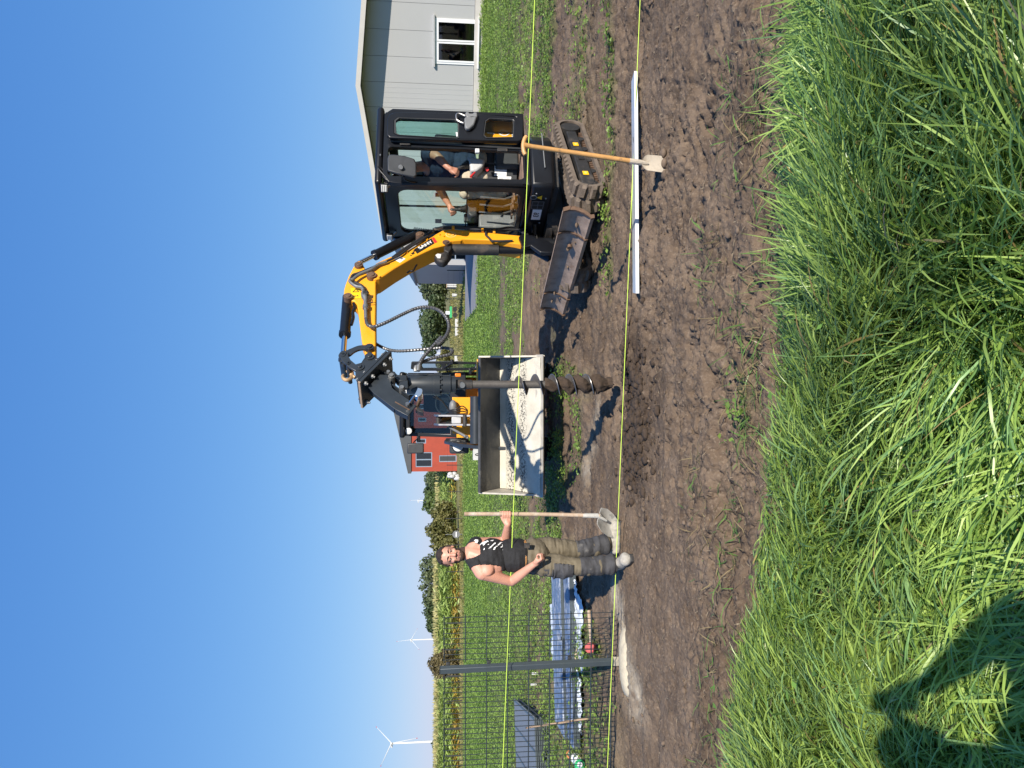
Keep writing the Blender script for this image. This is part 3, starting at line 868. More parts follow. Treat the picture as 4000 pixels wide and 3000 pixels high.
    MB().par(P(ws0 - .12, .05, wz0 - .05), d * (ws1 - ws0 + .24), nrm * .09, (0, 0, .045)).build('sill', 'pvc', win, smooth=0)
    # the room behind
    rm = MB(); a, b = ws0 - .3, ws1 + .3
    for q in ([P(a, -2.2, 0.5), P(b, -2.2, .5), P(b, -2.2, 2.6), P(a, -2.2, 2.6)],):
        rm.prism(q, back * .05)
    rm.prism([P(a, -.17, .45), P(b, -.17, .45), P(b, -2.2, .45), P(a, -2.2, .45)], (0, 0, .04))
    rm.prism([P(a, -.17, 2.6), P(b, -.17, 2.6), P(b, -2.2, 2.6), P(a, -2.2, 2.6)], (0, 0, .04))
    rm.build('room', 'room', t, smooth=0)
    pc = MB(); c0 = mid + .42
    pc.prism([P(c0, -.35, wz0 + .45), P(c0 + .34, -.35, wz0 + .45), P(c0 + .34, -.35, wz1 - .25), P(c0, -.35, wz1 - .25)], back * .03)
    pc.build('poster', 'grey', t, smooth=0)

    # side wing behind, with the glazed door
    Yw = 46.0
    cl = at_z(1825, 3000 - 1964); Yw = cl.y
    wing = thing('side_wing', 'darker grey wing behind the hall with a blue-framed glass door', 'building', Vector((cl.x, Yw, 0)))
    x0 = cl.x; x1 = at_y(1600, 3000 - 2135, Yw).x
    ztop = lambda x: at_y(1612, 3000 - 1964, Yw).z + (x - x0) * .60
    dx0 = at_y(1816, 3000 - 1985, Yw).x; dx1 = dx0 + 1.9; dz = at_y(1744, 1000, Yw).z
    mb = MB(); B = Vector((0, .25, 0))
    V = lambda x, z, y=0: Vector((x, Yw + y, z))
    mb.prism([V(x0, 0), V(dx0, 0), V(dx0, ztop(dx0)), V(x0, ztop(x0))], B)
    mb.prism([V(dx1, 0), V(x1, 0), V(x1, ztop(x1)), V(dx1, ztop(dx1))], B)
    mb.prism([V(dx0, dz), V(dx1, dz), V(dx1, ztop(dx1)), V(dx0, ztop(dx0))], B)
    mb.prism([V(x0, 0, .25), V(x0, 0, 9), V(x0, ztop(x0), 9), V(x0, ztop(x0), .25)], (.2, 0, 0))
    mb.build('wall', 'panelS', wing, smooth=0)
    MB().prism([V(x0 - .08, ztop(x0) - .03, -.3), V(x1, ztop(x1) + .03, -.3), V(x1, ztop(x1) + .2, -.3), V(x0 - .08, ztop(x0) + .14, -.3)], (0, 10, 0)).build('roof', 'roof', wing, smooth=0)
    fr = MB(); hs = []
    npan = 3; pw = (dx1 - dx0) / npan
    for i in range(npan):
        for (za, zb_) in ((.12, .75), (.82, dz - .08)):
            hs.append([V(dx0 + i * pw + .06, za, .06), V(dx0 + (i + 1) * pw - .06, za, .06), V(dx0 + (i + 1) * pw - .06, zb_, .06), V(dx0 + i * pw + .06, zb_, .06)])
    fr.holed([V(dx0 + .003, .0, .06), V(dx1 - .003, .0, .06), V(dx1 - .003, dz - .003, .06), V(dx0 + .003, dz - .003, .06)], hs, (0, .08, 0))
    door = fr.build('door', 'bframe', wing, smooth=0)
    for h in hs: MB().prism([p + Vector((0, .03, 0)) for p in h], (0, .01, 0)).build('pane', 'winglass', door, smooth=0)
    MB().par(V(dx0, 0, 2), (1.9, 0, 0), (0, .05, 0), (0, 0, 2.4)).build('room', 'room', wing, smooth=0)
build_hall()

# ------------------------------------------------------------------ red house far behind
def build_red_house():
    b = at_z(1785, 1841); Y = b.y
    X = lambda y: at_y(1700, y, Y).x
    Z = lambda x: at_y(x, 1700, Y).z
    t = thing('red_house', 'red-clad house with dark mono-pitch top far across the field', 'house', (X(1690), Y, 0))
    x0, x1 = X(1841), X(1527)
    ze = Z(1606); Dp = 8.0
    wins = [(1766, 1824, 1623, 1688), (1578, 1598, 1633, 1665), (1631, 1647, 1633, 1665), (1713, 1732, 1624, 1664)]
    holes = [[Vector((X(b_), Y, Z(d_))), Vector((X(a), Y, Z(d_))), Vector((X(a), Y, Z(c))), Vector((X(b_), Y, Z(c)))] for a, b_, c, d_ in wins]
    dr = (1779, 1805, 1715, 1782)
    holes.append([Vector((X(dr[1]), Y, .05)), Vector((X(dr[0]), Y, .05)), Vector((X(dr[0]), Y, Z(dr[2]))), Vector((X(dr[1]), Y, Z(dr[2])))])
    mb = MB(); mb.holed([Vector((x0, Y, 0)), Vector((x1, Y, 0)), Vector((x1, Y, ze)), Vector((x0, Y, ze))], holes, (0, .3, 0))
    for x in (x0, x1 - .3): mb.par((x, Y + .3, 0), (.3, 0, 0), (0, Dp, 0), (0, 0, ze))
    mb.par((x0, Y + Dp + .3, 0), (x1 - x0, 0, 0), (0, .3, 0), (0, 0, ze))
    mb.build('wall', 'redwall', t, smooth=0)
    zl, zr = Z(1594), Z(1517)
    MB().prism([Vector((x0 - .2, Y - .15, ze + .002)), Vector((x1 + .15, Y - .15, ze + .002)), Vector((x1 + .15, Y - .15, zr)), Vector((x0 - .2, Y - .15, zl))], (0, Dp + 1, 0)).build('roof', 'redroof', t, smooth=0)
    for i, h in enumerate(holes):
        c = [Vector((p.x, Y + .04, p.z)) for p in h]; g = .10
        inn = [c[0] + Vector((g, 0, g)), c[1] + Vector((-g, 0, g)), c[2] + Vector((-g, 0, -g)), c[3] + Vector((g, 0, -g))]
        door = i == len(holes) - 1
        f = MB().holed(c, [inn], (0, .1, 0)).build('door' if door else 'window', 'bframe', t, smooth=0)
        if i == 0:
            mx = (inn[0].x + inn[1].x) / 2
            MB().par((mx - .06, Y + .03, inn[0].z), (.12, 0, 0), (0, .1, 0), (0, 0, inn[2].z - inn[0].z)).build('mullion', 'bframe', f, smooth=0)
        MB().prism([p + Vector((0, .05, 0)) for p in inn], (0, .02, 0)).build('leaf_panel' if door else 'pane', 'dgrey' if door else 'winglass', f, smooth=0)
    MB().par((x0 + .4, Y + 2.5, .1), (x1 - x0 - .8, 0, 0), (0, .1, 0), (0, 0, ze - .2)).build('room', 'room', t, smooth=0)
build_red_house()

# ------------------------------------------------------------------ wind turbines
def turbine(hub, Y, base_x, blade, angs, yaw, label, z0=0.0):
    h = at_y(hub[0], hub[1], Y)
    t = thing('wind_turbine', label, 'wind turbine', (h.x, Y, z0), 'white wind turbines on the horizon')
    k = h.z
    MB().tube([(h.x, Y + 2, z0), (h.x, Y + 2, k - 2)], [k * .026, k * .015], 12).build('tower', 'turb', t)
    ax = Vector((math.sin(yaw), -math.cos(yaw), 0)); sd = Vector((math.cos(yaw), math.sin(yaw), 0))
    MB().prism([h - ax * k * .09 - sd * k * .02 + Vector((0, 0, -k * .02)), h + ax * k * .01 - sd * k * .02 + Vector((0, 0, -k * .02)), h + ax * k * .01 - sd * k * .02 + Vector((0, 0, k * .022)), h - ax * k * .09 - sd * k * .02 + Vector((0, 0, k * .014))], sd * k * .04).build('nacelle', 'turb', t, bev=k * .004)
    MB().sph(h + ax * k * .02, k * .022).build('hub', 'turb', t)
    c = h + ax * k * .025
    for a in angs:
        dr = sd * math.sin(a) + Vector((0, 0, 1)) * math.cos(a)
        wd = dr.cross(ax)
        L = blade
        mb = MB()
        w = [(.0, .011), (.12, .020), (.3, .016), (.7, .009), (1, .003)]
        p1 = [c + dr * L * q + wd * L * v for q, v in w]; p2 = [c + dr * L * q - wd * L * v * .6 for q, v in reversed(w)]
        mb.prism(p1 + p2, -ax * k * .008)
        bl = mb.build('blade', 'turb', t)
        MB().box(c + dr * L * .985 - ax * k * .004, (k * .008, L * .05, k * .010), (wd, dr, ax)).build('blade_tip', 'red', bl, smooth=0)
R = math.radians
turbine(c4((330, 1420)), 1390, 0, 50, (R(50), R(170), R(-70)), R(64), 'nearest white wind turbine with a blade pointing low')
turbine(c4((525, 385)), 2290, 0, 45, (R(-6), R(114), R(234)), R(56), 'white wind turbine beside the brown bush on the horizon')
turbine(c6((85, 525)), 2960, 0, 33, (R(0), R(120), R(240)), R(70), 'small white wind turbine rising behind the dark tree row')
turbine(c7((145, 1425)), 2900, 0, 26, (R(-20), R(100), R(220)), R(60), 'small white wind turbine seen behind the ribbed hoses')

# ------------------------------------------------------------------ trees and bushes
def crown(name, lobes, n, leaf, cA, cB, parent, holes=.35, nz=1.0):
    Cs = []; Ns = []
    for (c, r, wgt) in lobes:
        k = int(n * wgt)
        dv = rand_dirs(k); rad = (.35 + .65 * RNG.random(k) ** .5)[:, None]
        rough = (.78 + .44 * fbm(dv[:, 0] * 2.2 + c[0], dv[:, 2] * 2.2 + dv[:, 1] * 2 + c[1], 3, 17))[:, None]
        P = np.array(c) + dv * rad * rough * np.array(r)
        Cs.append(P); Ns.append(dv)
    P = np.concatenate(Cs); Nv = np.concatenate(Ns)
    s = max(l[1][0] for l in lobes)
    den = fbm(P[:, 0] / s * 3.1 + 5, P[:, 2] / s * 3.1 + P[:, 1] / s * 2.3, 3, 29)
    k = den > holes; P, Nv, den = P[k], Nv[k], den[k]; m = len(P)
    N = Nv + rand_dirs(m) * .9; N /= np.linalg.norm(N, axis=1, keepdims=True)
    D = rand_dirs(m); D -= N * (D * N).sum(1, keepdims=True); D /= np.linalg.norm(D, axis=1, keepdims=True)
    V, Fq = leaf_cards(P, D, N, leaf * (.7 + .9 * RNG.random(m)), leaf * (.28 + .3 * RNG.random(m)))
    t = np.clip(sstep(.35, .65, den) * .6 + RNG.random(m) * .5, 0, 1)[:, None]
    col = np.array(cA) * (1 - t) + np.array(cB) * t
    return np_mesh(name, V, Fq, 'leaf', np.repeat(col, 4, 0), parent)

def tree(cx, top, half, base_x, Y, label, cA, cB, n=2600, leaf=.34, kind='tree', squash=1.0, bare=.35, trunk_h=None, name=None):
    """cx, half: y of the middle and half width in the photo; top, base_x: x of crown top and foot"""
    g = at_y(base_x, cx, Y); tp = at_y(top, cx, Y)
    hw = half * Y / FPX; gx = g.x; H = tp.z; z0 = 0.0
    nm = name or ('tree' if kind == 'tree' else 'bush')
    t = thing(nm, label, kind, (gx, Y, z0), 'trees and bushes along the field edge')
    th = trunk_h if trunk_h is not None else H * .28
    mb = MB()
    mb.tube([(gx, Y, -.05), (gx + .05, Y, th), (gx - hw * .1, Y, H * .62)], [max(.06, H * .03), H * .024, H * .008], 8)
    for i in range(5):
        a = i * 1.26 + cx
        mb.tube([(gx, Y, th * (.8 + .1 * i)), (gx + math.cos(a) * hw * .4, Y + math.sin(a) * hw * .4, th + (H - th) * .45), (gx + math.cos(a) * hw * .7, Y + math.sin(a) * hw * .6, th + (H - th) * .7)], [H * .014, H * .008, H * .003], 6)
    mb.build('trunk', 'bark', t)
    lobes = []
    rz = (H - th * .15) / 2; zc = th * .15 + rz
    lobes.append(((gx, Y, zc), (hw * .72, hw * .7, rz * .95), .42))
    rr = random.Random(int(cx * 7))
    for i in range(6):
        a = i / 6 * 6.28 + rr.random()
        q = rr.uniform(.5, .68)
        lobes.append(((gx + math.cos(a) * hw * .60, Y + math.sin(a) * hw * .5, zc + rr.uniform(-.55, .45) * rz), (hw * q * .72, hw * q * .72, rz * q * .8), .10))
    crown('crown', lobes, n, leaf, cA, cB, t, bare)
    return t
DK = ((.034, .060, .024), (.105, .145, .060)); GY = ((.05, .075, .035), (.15, .185, .09)); OL = ((.07, .085, .025), (.20, .19, .065)); BR = ((.08, .07, .032), (.20, .165, .08)); MG = ((.04, .075, .02), (.12, .17, .05))
tree(1100, 1630, 92, 1768, 118, 'grey-green willow-like tree beside the hall wing', *GY, n=6500, leaf=.42, trunk_h=1.2)
tree(1020, 1634, 66, 1768, 122, 'narrow grey-green tree half hidden by the boom', *GY, n=4000, leaf=.42, trunk_h=1.2)
tree(1272, 1630, 118, 1768, 115, 'broad dark green tree behind the ribbed hose loop', *DK, n=8500, leaf=.40, trunk_h=.8, bare=.28)
tree(1425, 1700, 70, 1775, 110, 'low olive bush at the left foot of the broad dark tree', *OL, n=2200, leaf=.34, kind='bush', trunk_h=.2)
tree(1490, 1715, 60, 1776, 108, 'low olive bush behind the loader cab door', *OL, n=1800, leaf=.34, kind='bush', trunk_h=.2)
tree(1872, 1654, 56, 1745, 175, 'dark green tree next to the red house corner', *DK, n=3200, leaf=.55, trunk_h=.6, bare=.25)
tree(1926, 1650, 52, 1745, 172, 'dark bushy tree second from the red house', *DK, n=3000, leaf=.55, trunk_h=.6, bare=.25)
tree(1968, 1648, 54, 1745, 168, 'round mid-green tree below the small turbine', *MG, n=3000, leaf=.55, trunk_h=.6, bare=.25)
tree(2000, 1676, 44, 1775, 72, 'olive-brown bush behind the thin wire fence', *OL, n=2600, leaf=.22, kind='bush', trunk_h=.15)
tree(2068, 1660, 60, 1778, 70, 'tall yellowish bush in the middle of the hedge', *OL, n=4000, leaf=.22, kind='bush', trunk_h=.15)
tree(2126, 1672, 40, 1778, 69, 'olive bush right beside the round sign', *OL, n=2400, leaf=.22, kind='bush', trunk_h=.15)
tree(2170, 1690, 34, 1765, 150, 'dark tree behind the head of the standing man', *DK, n=1400, leaf=.45, trunk_h=.5)
tree(2212, 1632, 58, 1735, 165, 'grey-green round tree left of the man\'s head', *GY, n=2600, leaf=.5, trunk_h=1.0)
tree(2275, 1628, 54, 1735, 170, 'airy pale tree with sky showing through', *GY, n=1400, leaf=.5, trunk_h=1.6, bare=.46)
tree(2332, 1640, 46, 1735, 168, 'dark airy tree between the pale tree and the bushes', *GY, n=2000, leaf=.5, trunk_h=.8, bare=.38)
tree(2385, 1646, 46, 1735, 166, 'dark dense tree at the right end of the tall corn', *DK, n=2300, leaf=.5, trunk_h=.6)
tree(2440, 1660, 40, 1735, 165, 'low dark tree next to the second turbine', *DK, n=1800, leaf=.5, trunk_h=.5)
tree(2482, 1684, 24, 1735, 166, 'small dark shrub at the foot of the second turbine', *DK, n=800, leaf=.45, kind='bush', trunk_h=.2)
tree(2590, 1664, 56, 1792, 62, 'brown-green round bush behind the anthracite fence post', *BR, n=5200, leaf=.17, kind='bush', trunk_h=.3, bare=.33)
tree(2905, 1684, 24, 1715, 400, 'tiny dark tree at the foot of the nearest turbine', *DK, n=700, leaf=1.1, trunk_h=.5)
tree(2985, 1690, 20, 1715, 400, 'tiny dark tree at the far left horizon', *DK, n=600, leaf=1.1, trunk_h=.5)

# ------------------------------------------------------------------ corn field
def build_corn():
    n = 7000
    Y = 64 + 36 * RNG.random(n) ** 1.6
    X = -44 + 44 * RNG.random(n)
    a = X / Y
    k = (X / Y < -.10) & ~((a > -.42) & (a < -.375) & (Y < 66))
    k &= ~((a > -.245) & (a < -.10) & (Y < 80))
    X, Y = X[k], Y[k]; n = len(X)
    H = 2.05 + .35 * RNG.random(n)
    m = 7
    zf = np.tile(np.linspace(.12, .88, m), (n, 1)) + .06 * RNG.normal(size=(n, m))
    A = RNG.random((n, m)) * 6.28
    L = .55 + .35 * RNG.random((n, m))
    D = np.stack([np.cos(A) * .8, np.sin(A) * .8, .35 + .5 * (RNG.random((n, m)) - .6)], -1)
    C = np.stack([X[:, None] + np.cos(A) * .22, Y[:, None] + np.sin(A) * .22, zf * H[:, None]], -1) + 0
    D = D.reshape(-1, 3); D /= np.linalg.norm(D, axis=1, keepdims=True); C = C.reshape(-1, 3)
    V, Fq = leaf_cards(C, D, rand_dirs(n * m, .8), L.ravel(), .045 + .035 * RNG.random(n * m))
    z = zf.ravel()[:, None]; g = RNG.random((n * m, 1))
    col = np.array([.31, .42, .12]) * (.7 + .6 * g)
    low = (1 - sstep(.30, .42, z)) * (RNG.random((n * m, 1)) < .55) * (np.repeat(fbm(X * .35, Y * .1, 2, 6), m)[:, None] > .42)
    col = col * (1 - low) + low * np.array([.46, .33, .07]) * (.6 + .7 * g)
    hi = sstep(.80, .9, z) * .6
    col = col * (1 - hi) + hi * np.array([.33, .33, .12])
    # tassels
    D2 = np.tile([0., 0, 1], (n, 1)) + .25 * RNG.normal(size=(n, 3)); D2 /= np.linalg.norm(D2, axis=1, keepdims=True)
    V2, F2 = leaf_cards(np.stack([X, Y, H * 1.0], -1), D2, rand_dirs(n) * np.array([1, 1, .1]) + np.array([0, .01, 0]), .38 + .15 * RNG.random(n), .05 + .03 * RNG.random(n))
    c2 = np.array([.42, .38, .17]) * (.7 + .6 * RNG.random((n, 1)))
    V = np.concatenate([V, V2]); Fq = np.concatenate([Fq, F2 + len(C) * 4]); col = np.concatenate([np.repeat(col, 4, 0), np.repeat(c2, 4, 0)])
    o = np_mesh('corn_field', V, Fq, 'leaf', col)
    tag(o, 'ripening corn field with yellow lower leaves along the horizon', kind='stuff')
    # dry grass strip in front of the corn and beyond the yard
    n = 44000
    Y = 50 + 75 * RNG.random(n) ** 1.7; X = (RNG.random(n) * 2 - 1) * Y * .58
    k = ~((X > 7.5) & (Y < 58)) & (fbm(X * .15, Y * .15, 3, 3) > .36)
    X, Y = X[k], Y[k]; n = len(X)
    D = np.tile([0., 0, 1], (n, 1)) + .45 * RNG.normal(size=(n, 3)); D /= np.linalg.norm(D, axis=1, keepdims=True)
    h = (.10 + .20 * RNG.random(n)) * (1 + sstep(70, 110, Y) * 1.2)
    k = ~((X / Y < -.10) & (Y > 63)); X, Y, D, h = X[k], Y[k], D[k], h[k]; n = len(X)
    V, Fq = leaf_cards(np.stack([X, Y, h * .45], -1), D, rand_dirs(n), h, .03 + .05 * RNG.random(n))
    t = (fbm(X * .3, Y * .5, 3, 12) + .3 * (RNG.random(n) - .5))[:, None]
    col = np.array([.09, .13, .03]) * (1 - t) + np.array([.36, .30, .12]) * t
    o = np_mesh('dry_meadow', V, Fq, 'leaf', np.repeat(col, 4, 0))
    tag(o, 'dry yellowish meadow strip between the weeds and the corn', kind='stuff')
build_corn()

# ------------------------------------------------------------------ thin pasture fence, sign, things across the field
def build_pasture_fence():
    us = [(3000 - 1943, 1822), (3000 - 1831, 1818), (3000 - 1721, 1815), (3000 - 1611, 1814), (3000 - 1500, 1812), (3000 - 1395, 1811), (3000 - 1288, 1811)]
    us += [(3000 - u, 1810) for u in (1183, 1079, 975, 872, 769, 668, 566, 462, 361, 264, 158, 50, -55)]
    P = [at_z(x, y) for y, x in us]
    t = thing('wire_fence', 'thin pasture fence of dark posts between the field and the corn', 'fence', P[6])
    for i, p in enumerate(P):
        h = 1.33 + .06 * math.sin(i * 2.3)
        MB().tube([(p.x, p.y, -.1), (p.x + .03 * math.sin(i), p.y, h)], .042 if i > 12 else .032, 6).build('post', 'post', t)
    for z in (.45, .85, 1.25):
        MB().tube([(p.x, p.y - .04, z) for p in P], .004, 4).build('wire', 'post', t)
build_pasture_fence()

def build_far_things():
    # round sign on a thin pole
    p = at_y(1800, 2087, 56); b = Vector((p.x, 56, 0)); c = at_y(1782, 2087, 56)
    t = thing('round_sign', 'round grey road sign with white bar below the hedge', 'sign', b)
    MB().tube([b, (b.x, b.y, at_y(1740, 2087, 56).z)], .025, 8).build('pole', 'steel', t)
    MB().cyl((c.x, c.y - .03, c.z), (c.x, c.y - .045, c.z), .29, n=28).build('sign_face', 'grey', t)
    MB().box((c.x, c.y - .052, c.z), (.36, .008, .07)).build('bar', 'letter', t, smooth=0)
    # pale tarpaulin bundle beside the red house
    p = at_y(1753, 1860, 66)
    mb = MB()
    for i in range(7): mb.sph((p.x + .24 * math.sin(i * 2.1), p.y + .1 * math.cos(i), p.z * .55 + .38 * math.cos(i * 1.7)), (.20, .2, .26))
    tag(mb.build('tarpaulin_bundle', 'lgrey'), 'pale tarpaulin bundle in front of the corn by the red house', 'tarpaulin')
    # slatted crate
    Y = 76.0; a = at_y(1745, 1122, Y); b = at_y(1786, 1060, Y)
    t = thing('slatted_crate', 'grey slatted crate standing in the dry grass beyond the yard', 'crate', ((a.x + b.x) / 2, Y, 0))
    h = a.z; w = b.x - a.x
    MB().par((a.x, Y + .05, .12), (w, 0, 0), (0, 1.3, 0), (0, 0, h - .2)).build('body', 'grey', t, smooth=0)
    for i in range(9):
        MB().par((a.x + i * w / 9 + .02, Y, .1), (w / 9 - .05, 0, 0), (0, .04, 0), (0, 0, h - .1)).build('slat', 'lgrey', t, smooth=0)
    MB().par((a.x - .05, Y - .05, h - .02), (w + .1, 0, 0), (0, 1.5, 0), (0, 0, .06)).build('lid', 'wood', t, smooth=0)
    for sx in (.15, w - .25): MB().par((a.x + sx, Y, -.02), (.1, 0, 0), (0, 1.3, 0), (0, 0, .115)).build('foot', 'wood', t, smooth=0)
    # small green trailer with a white box
    Y = 74.0; a = at_y(1760, 1241, Y); b = at_y(1766, 1197, Y)
    t = thing('green_trailer', 'small flat green trailer with a white box on top', 'trailer', ((a.x + b.x) / 2, Y, 0))
    MB().par((a.x, Y, b.z), (b.x - a.x, 0, 0), (0, 1.0, 0), (0, 0, a.z - b.z + .08)).build('deck', 'green', t, bev=.02)
    for sx in (.25, .75):
        x = a.x + (b.x - a.x) * sx
        MB().cyl((x, Y - .08, .27), (x, Y + .06, .27), .27, n=18).build('wheel', 'tyre', t)
    MB().par((a.x + .35, Y + .2, a.z + .085), (.35, 0, 0), (0, .5, 0), (0, 0, .42)).build('box', 'white', t, bev=.02)
    # white troughs
    for (ya, yb, xa, xb, Y, lab) in ((1245, 1312, 1778, 1791, 71, 'long white trough lying in the dry grass'), (1387, 1412, 1776, 1791, 72, 'short white trough beside the loader cab door'), (1146, 1158, 1767, 1781, 73, 'small pale blue canister beside the green trailer')):
        a = at_y(xa, yb, Y); b = at_y(xb, ya, Y)
        h = max(a.z, .25)
        mb = MB(); o = [Vector((a.x, Y, .0)), Vector((b.x, Y, .0)), Vector((b.x, Y, h)), Vector((a.x, Y, h))]
        mb.prism([Vector((a.x + .06, Y, 0)), Vector((b.x - .06, Y, 0)), Vector((b.x, Y, h)), Vector((a.x, Y, h))], (0, .5, 0))
        tag(mb.build('trough' if Y < 73 else 'canister', 'lgrey', bev=.03), lab, 'trough' if Y < 73 else 'canister')
    # grey cable box with dark oval opening, in front of the red house
    Y = 27.5; c = at_y(1868, 1776, Y)
    t = thing('cable_box', 'pale grey block with a dark oval opening above the bucket rim', 'box', (c.x, Y, 0))
    hw = .21
    ov = [Vector((c.x + .055 * math.cos(a), Y, c.z + .13 * math.sin(a))) for a in np.linspace(0, 6.28, 17)[:-1]]
    ov2 = [p + Vector((.0, 0, 0)) for p in ov]
    MB().holed([Vector((c.x - hw, Y, .02)), Vector((c.x + hw, Y, .02)), Vector((c.x + hw, Y, c.z + .20)), Vector((c.x - hw, Y, c.z + .20))], [ov2], (0, .25, 0)).build('body', 'lgrey', t)
    MB().par((c.x - hw + .02, Y + .2, .03), (2 * hw - .04, 0, 0), (0, .04, 0), (0, 0, c.z + .1)).build('lining', 'room', t, smooth=0)
    MB().par((c.x - .012, Y + .05, c.z - .13), (.024, 0, 0), (0, .02, 0), (0, 0, .26)).build('rib', 'lgrey', t, smooth=0)
build_far_things()

# ------------------------------------------------------------------ mini excavator
TH = math.radians(21)
EH = Vector((-math.cos(TH), -math.sin(TH), 0))       # where the cab looks
ER = Vector((-math.sin(TH), math.cos(TH), 0))        # its right-hand side
EA = Vector((2.077, 7.342, 0))                       # foot of the cab's front left corner
UZ = Vector((0, 0, 1))
def EL(f, r, z): return EA + EH * f + ER * r + UZ * z
def ES(p, rr=0.0, conv=z1):                          # photo point on the plane r = rr
    return at_pl(*conv(p), EA + ER * rr, ER)
def EF(p, ff=0.0, conv=c1):                          # photo point on the plane f = ff
    return at_pl(*conv(p), EA + EH * ff, EH)
BF = Vector((1.49, 7.92, 0))
BQ = Vector((-.72, -.70, 0)).normalized()            # boom plane
BN = Vector((BQ.y, -BQ.x, 0))                        # away from the camera
def BP(p, conv, off=0.0): return at_pl(*conv(p), BF + BN * off, BN)

def rrect(o, X, Y, w, h, r, n=4):
    """rounded rectangle: corner o, axes X Y"""
    pts = []
    for cx, cy, a0 in ((w - r, r, -90), (w - r, h - r, 0), (r, h - r, 90), (r, r, 180)):
        for i in range(n + 1):
            a = math.radians(a0 + 90 * i / n)
            pts.append(Vector(o) + X * (cx + r * math.cos(a)) + Y * (cy + r * math.sin(a)))
    return pts

def smooth_path(pts, n=8):
    pts = [Vector(p) for p in pts]; out = []
    for i in range(len(pts) - 1):
        p0 = pts[max(i - 1, 0)]; p1 = pts[i]; p2 = pts[i + 1]; p3 = pts[min(i + 2, len(pts) - 1)]
        for k in range(n):
            t = k / n
            out.append(.5 * ((2 * p1) + (p2 - p0) * t + (2 * p0 - 5 * p1 + 4 * p2 - p3) * t * t + (3 * p1 - p0 - 3 * p2 + p3) * t ** 3))
    out.append(pts[-1]); return out

def ribbed(mb, pts, r, step=.011, n=9):
    pts = smooth_path(pts, 24)
    acc = 0; path = [pts[0]]
    for a, b in zip(pts[:-1], pts[1:]):
        acc += (b - a).length
        if acc >= step: path.append(b); acc = 0
    rs = [r * (1.0 if i % 2 else .80) for i in range(len(path))]
    mb.tube(path, rs, n)

def panel_label(name, mat, center, xd, yd, w, h, parent, out):
    xd, yd = unit(xd), unit(yd)
    o = Vector(center) - xd * w / 2 - yd * h / 2
    return MB().par(o, xd * w, yd * h, Vector(out) * .003).build(name, mat, parent, smooth=0)

EX = thing('mini_excavator', 'yellow and black tracked mini excavator with cab door latched open', 'excavator', (2.0, 8.2, 0))

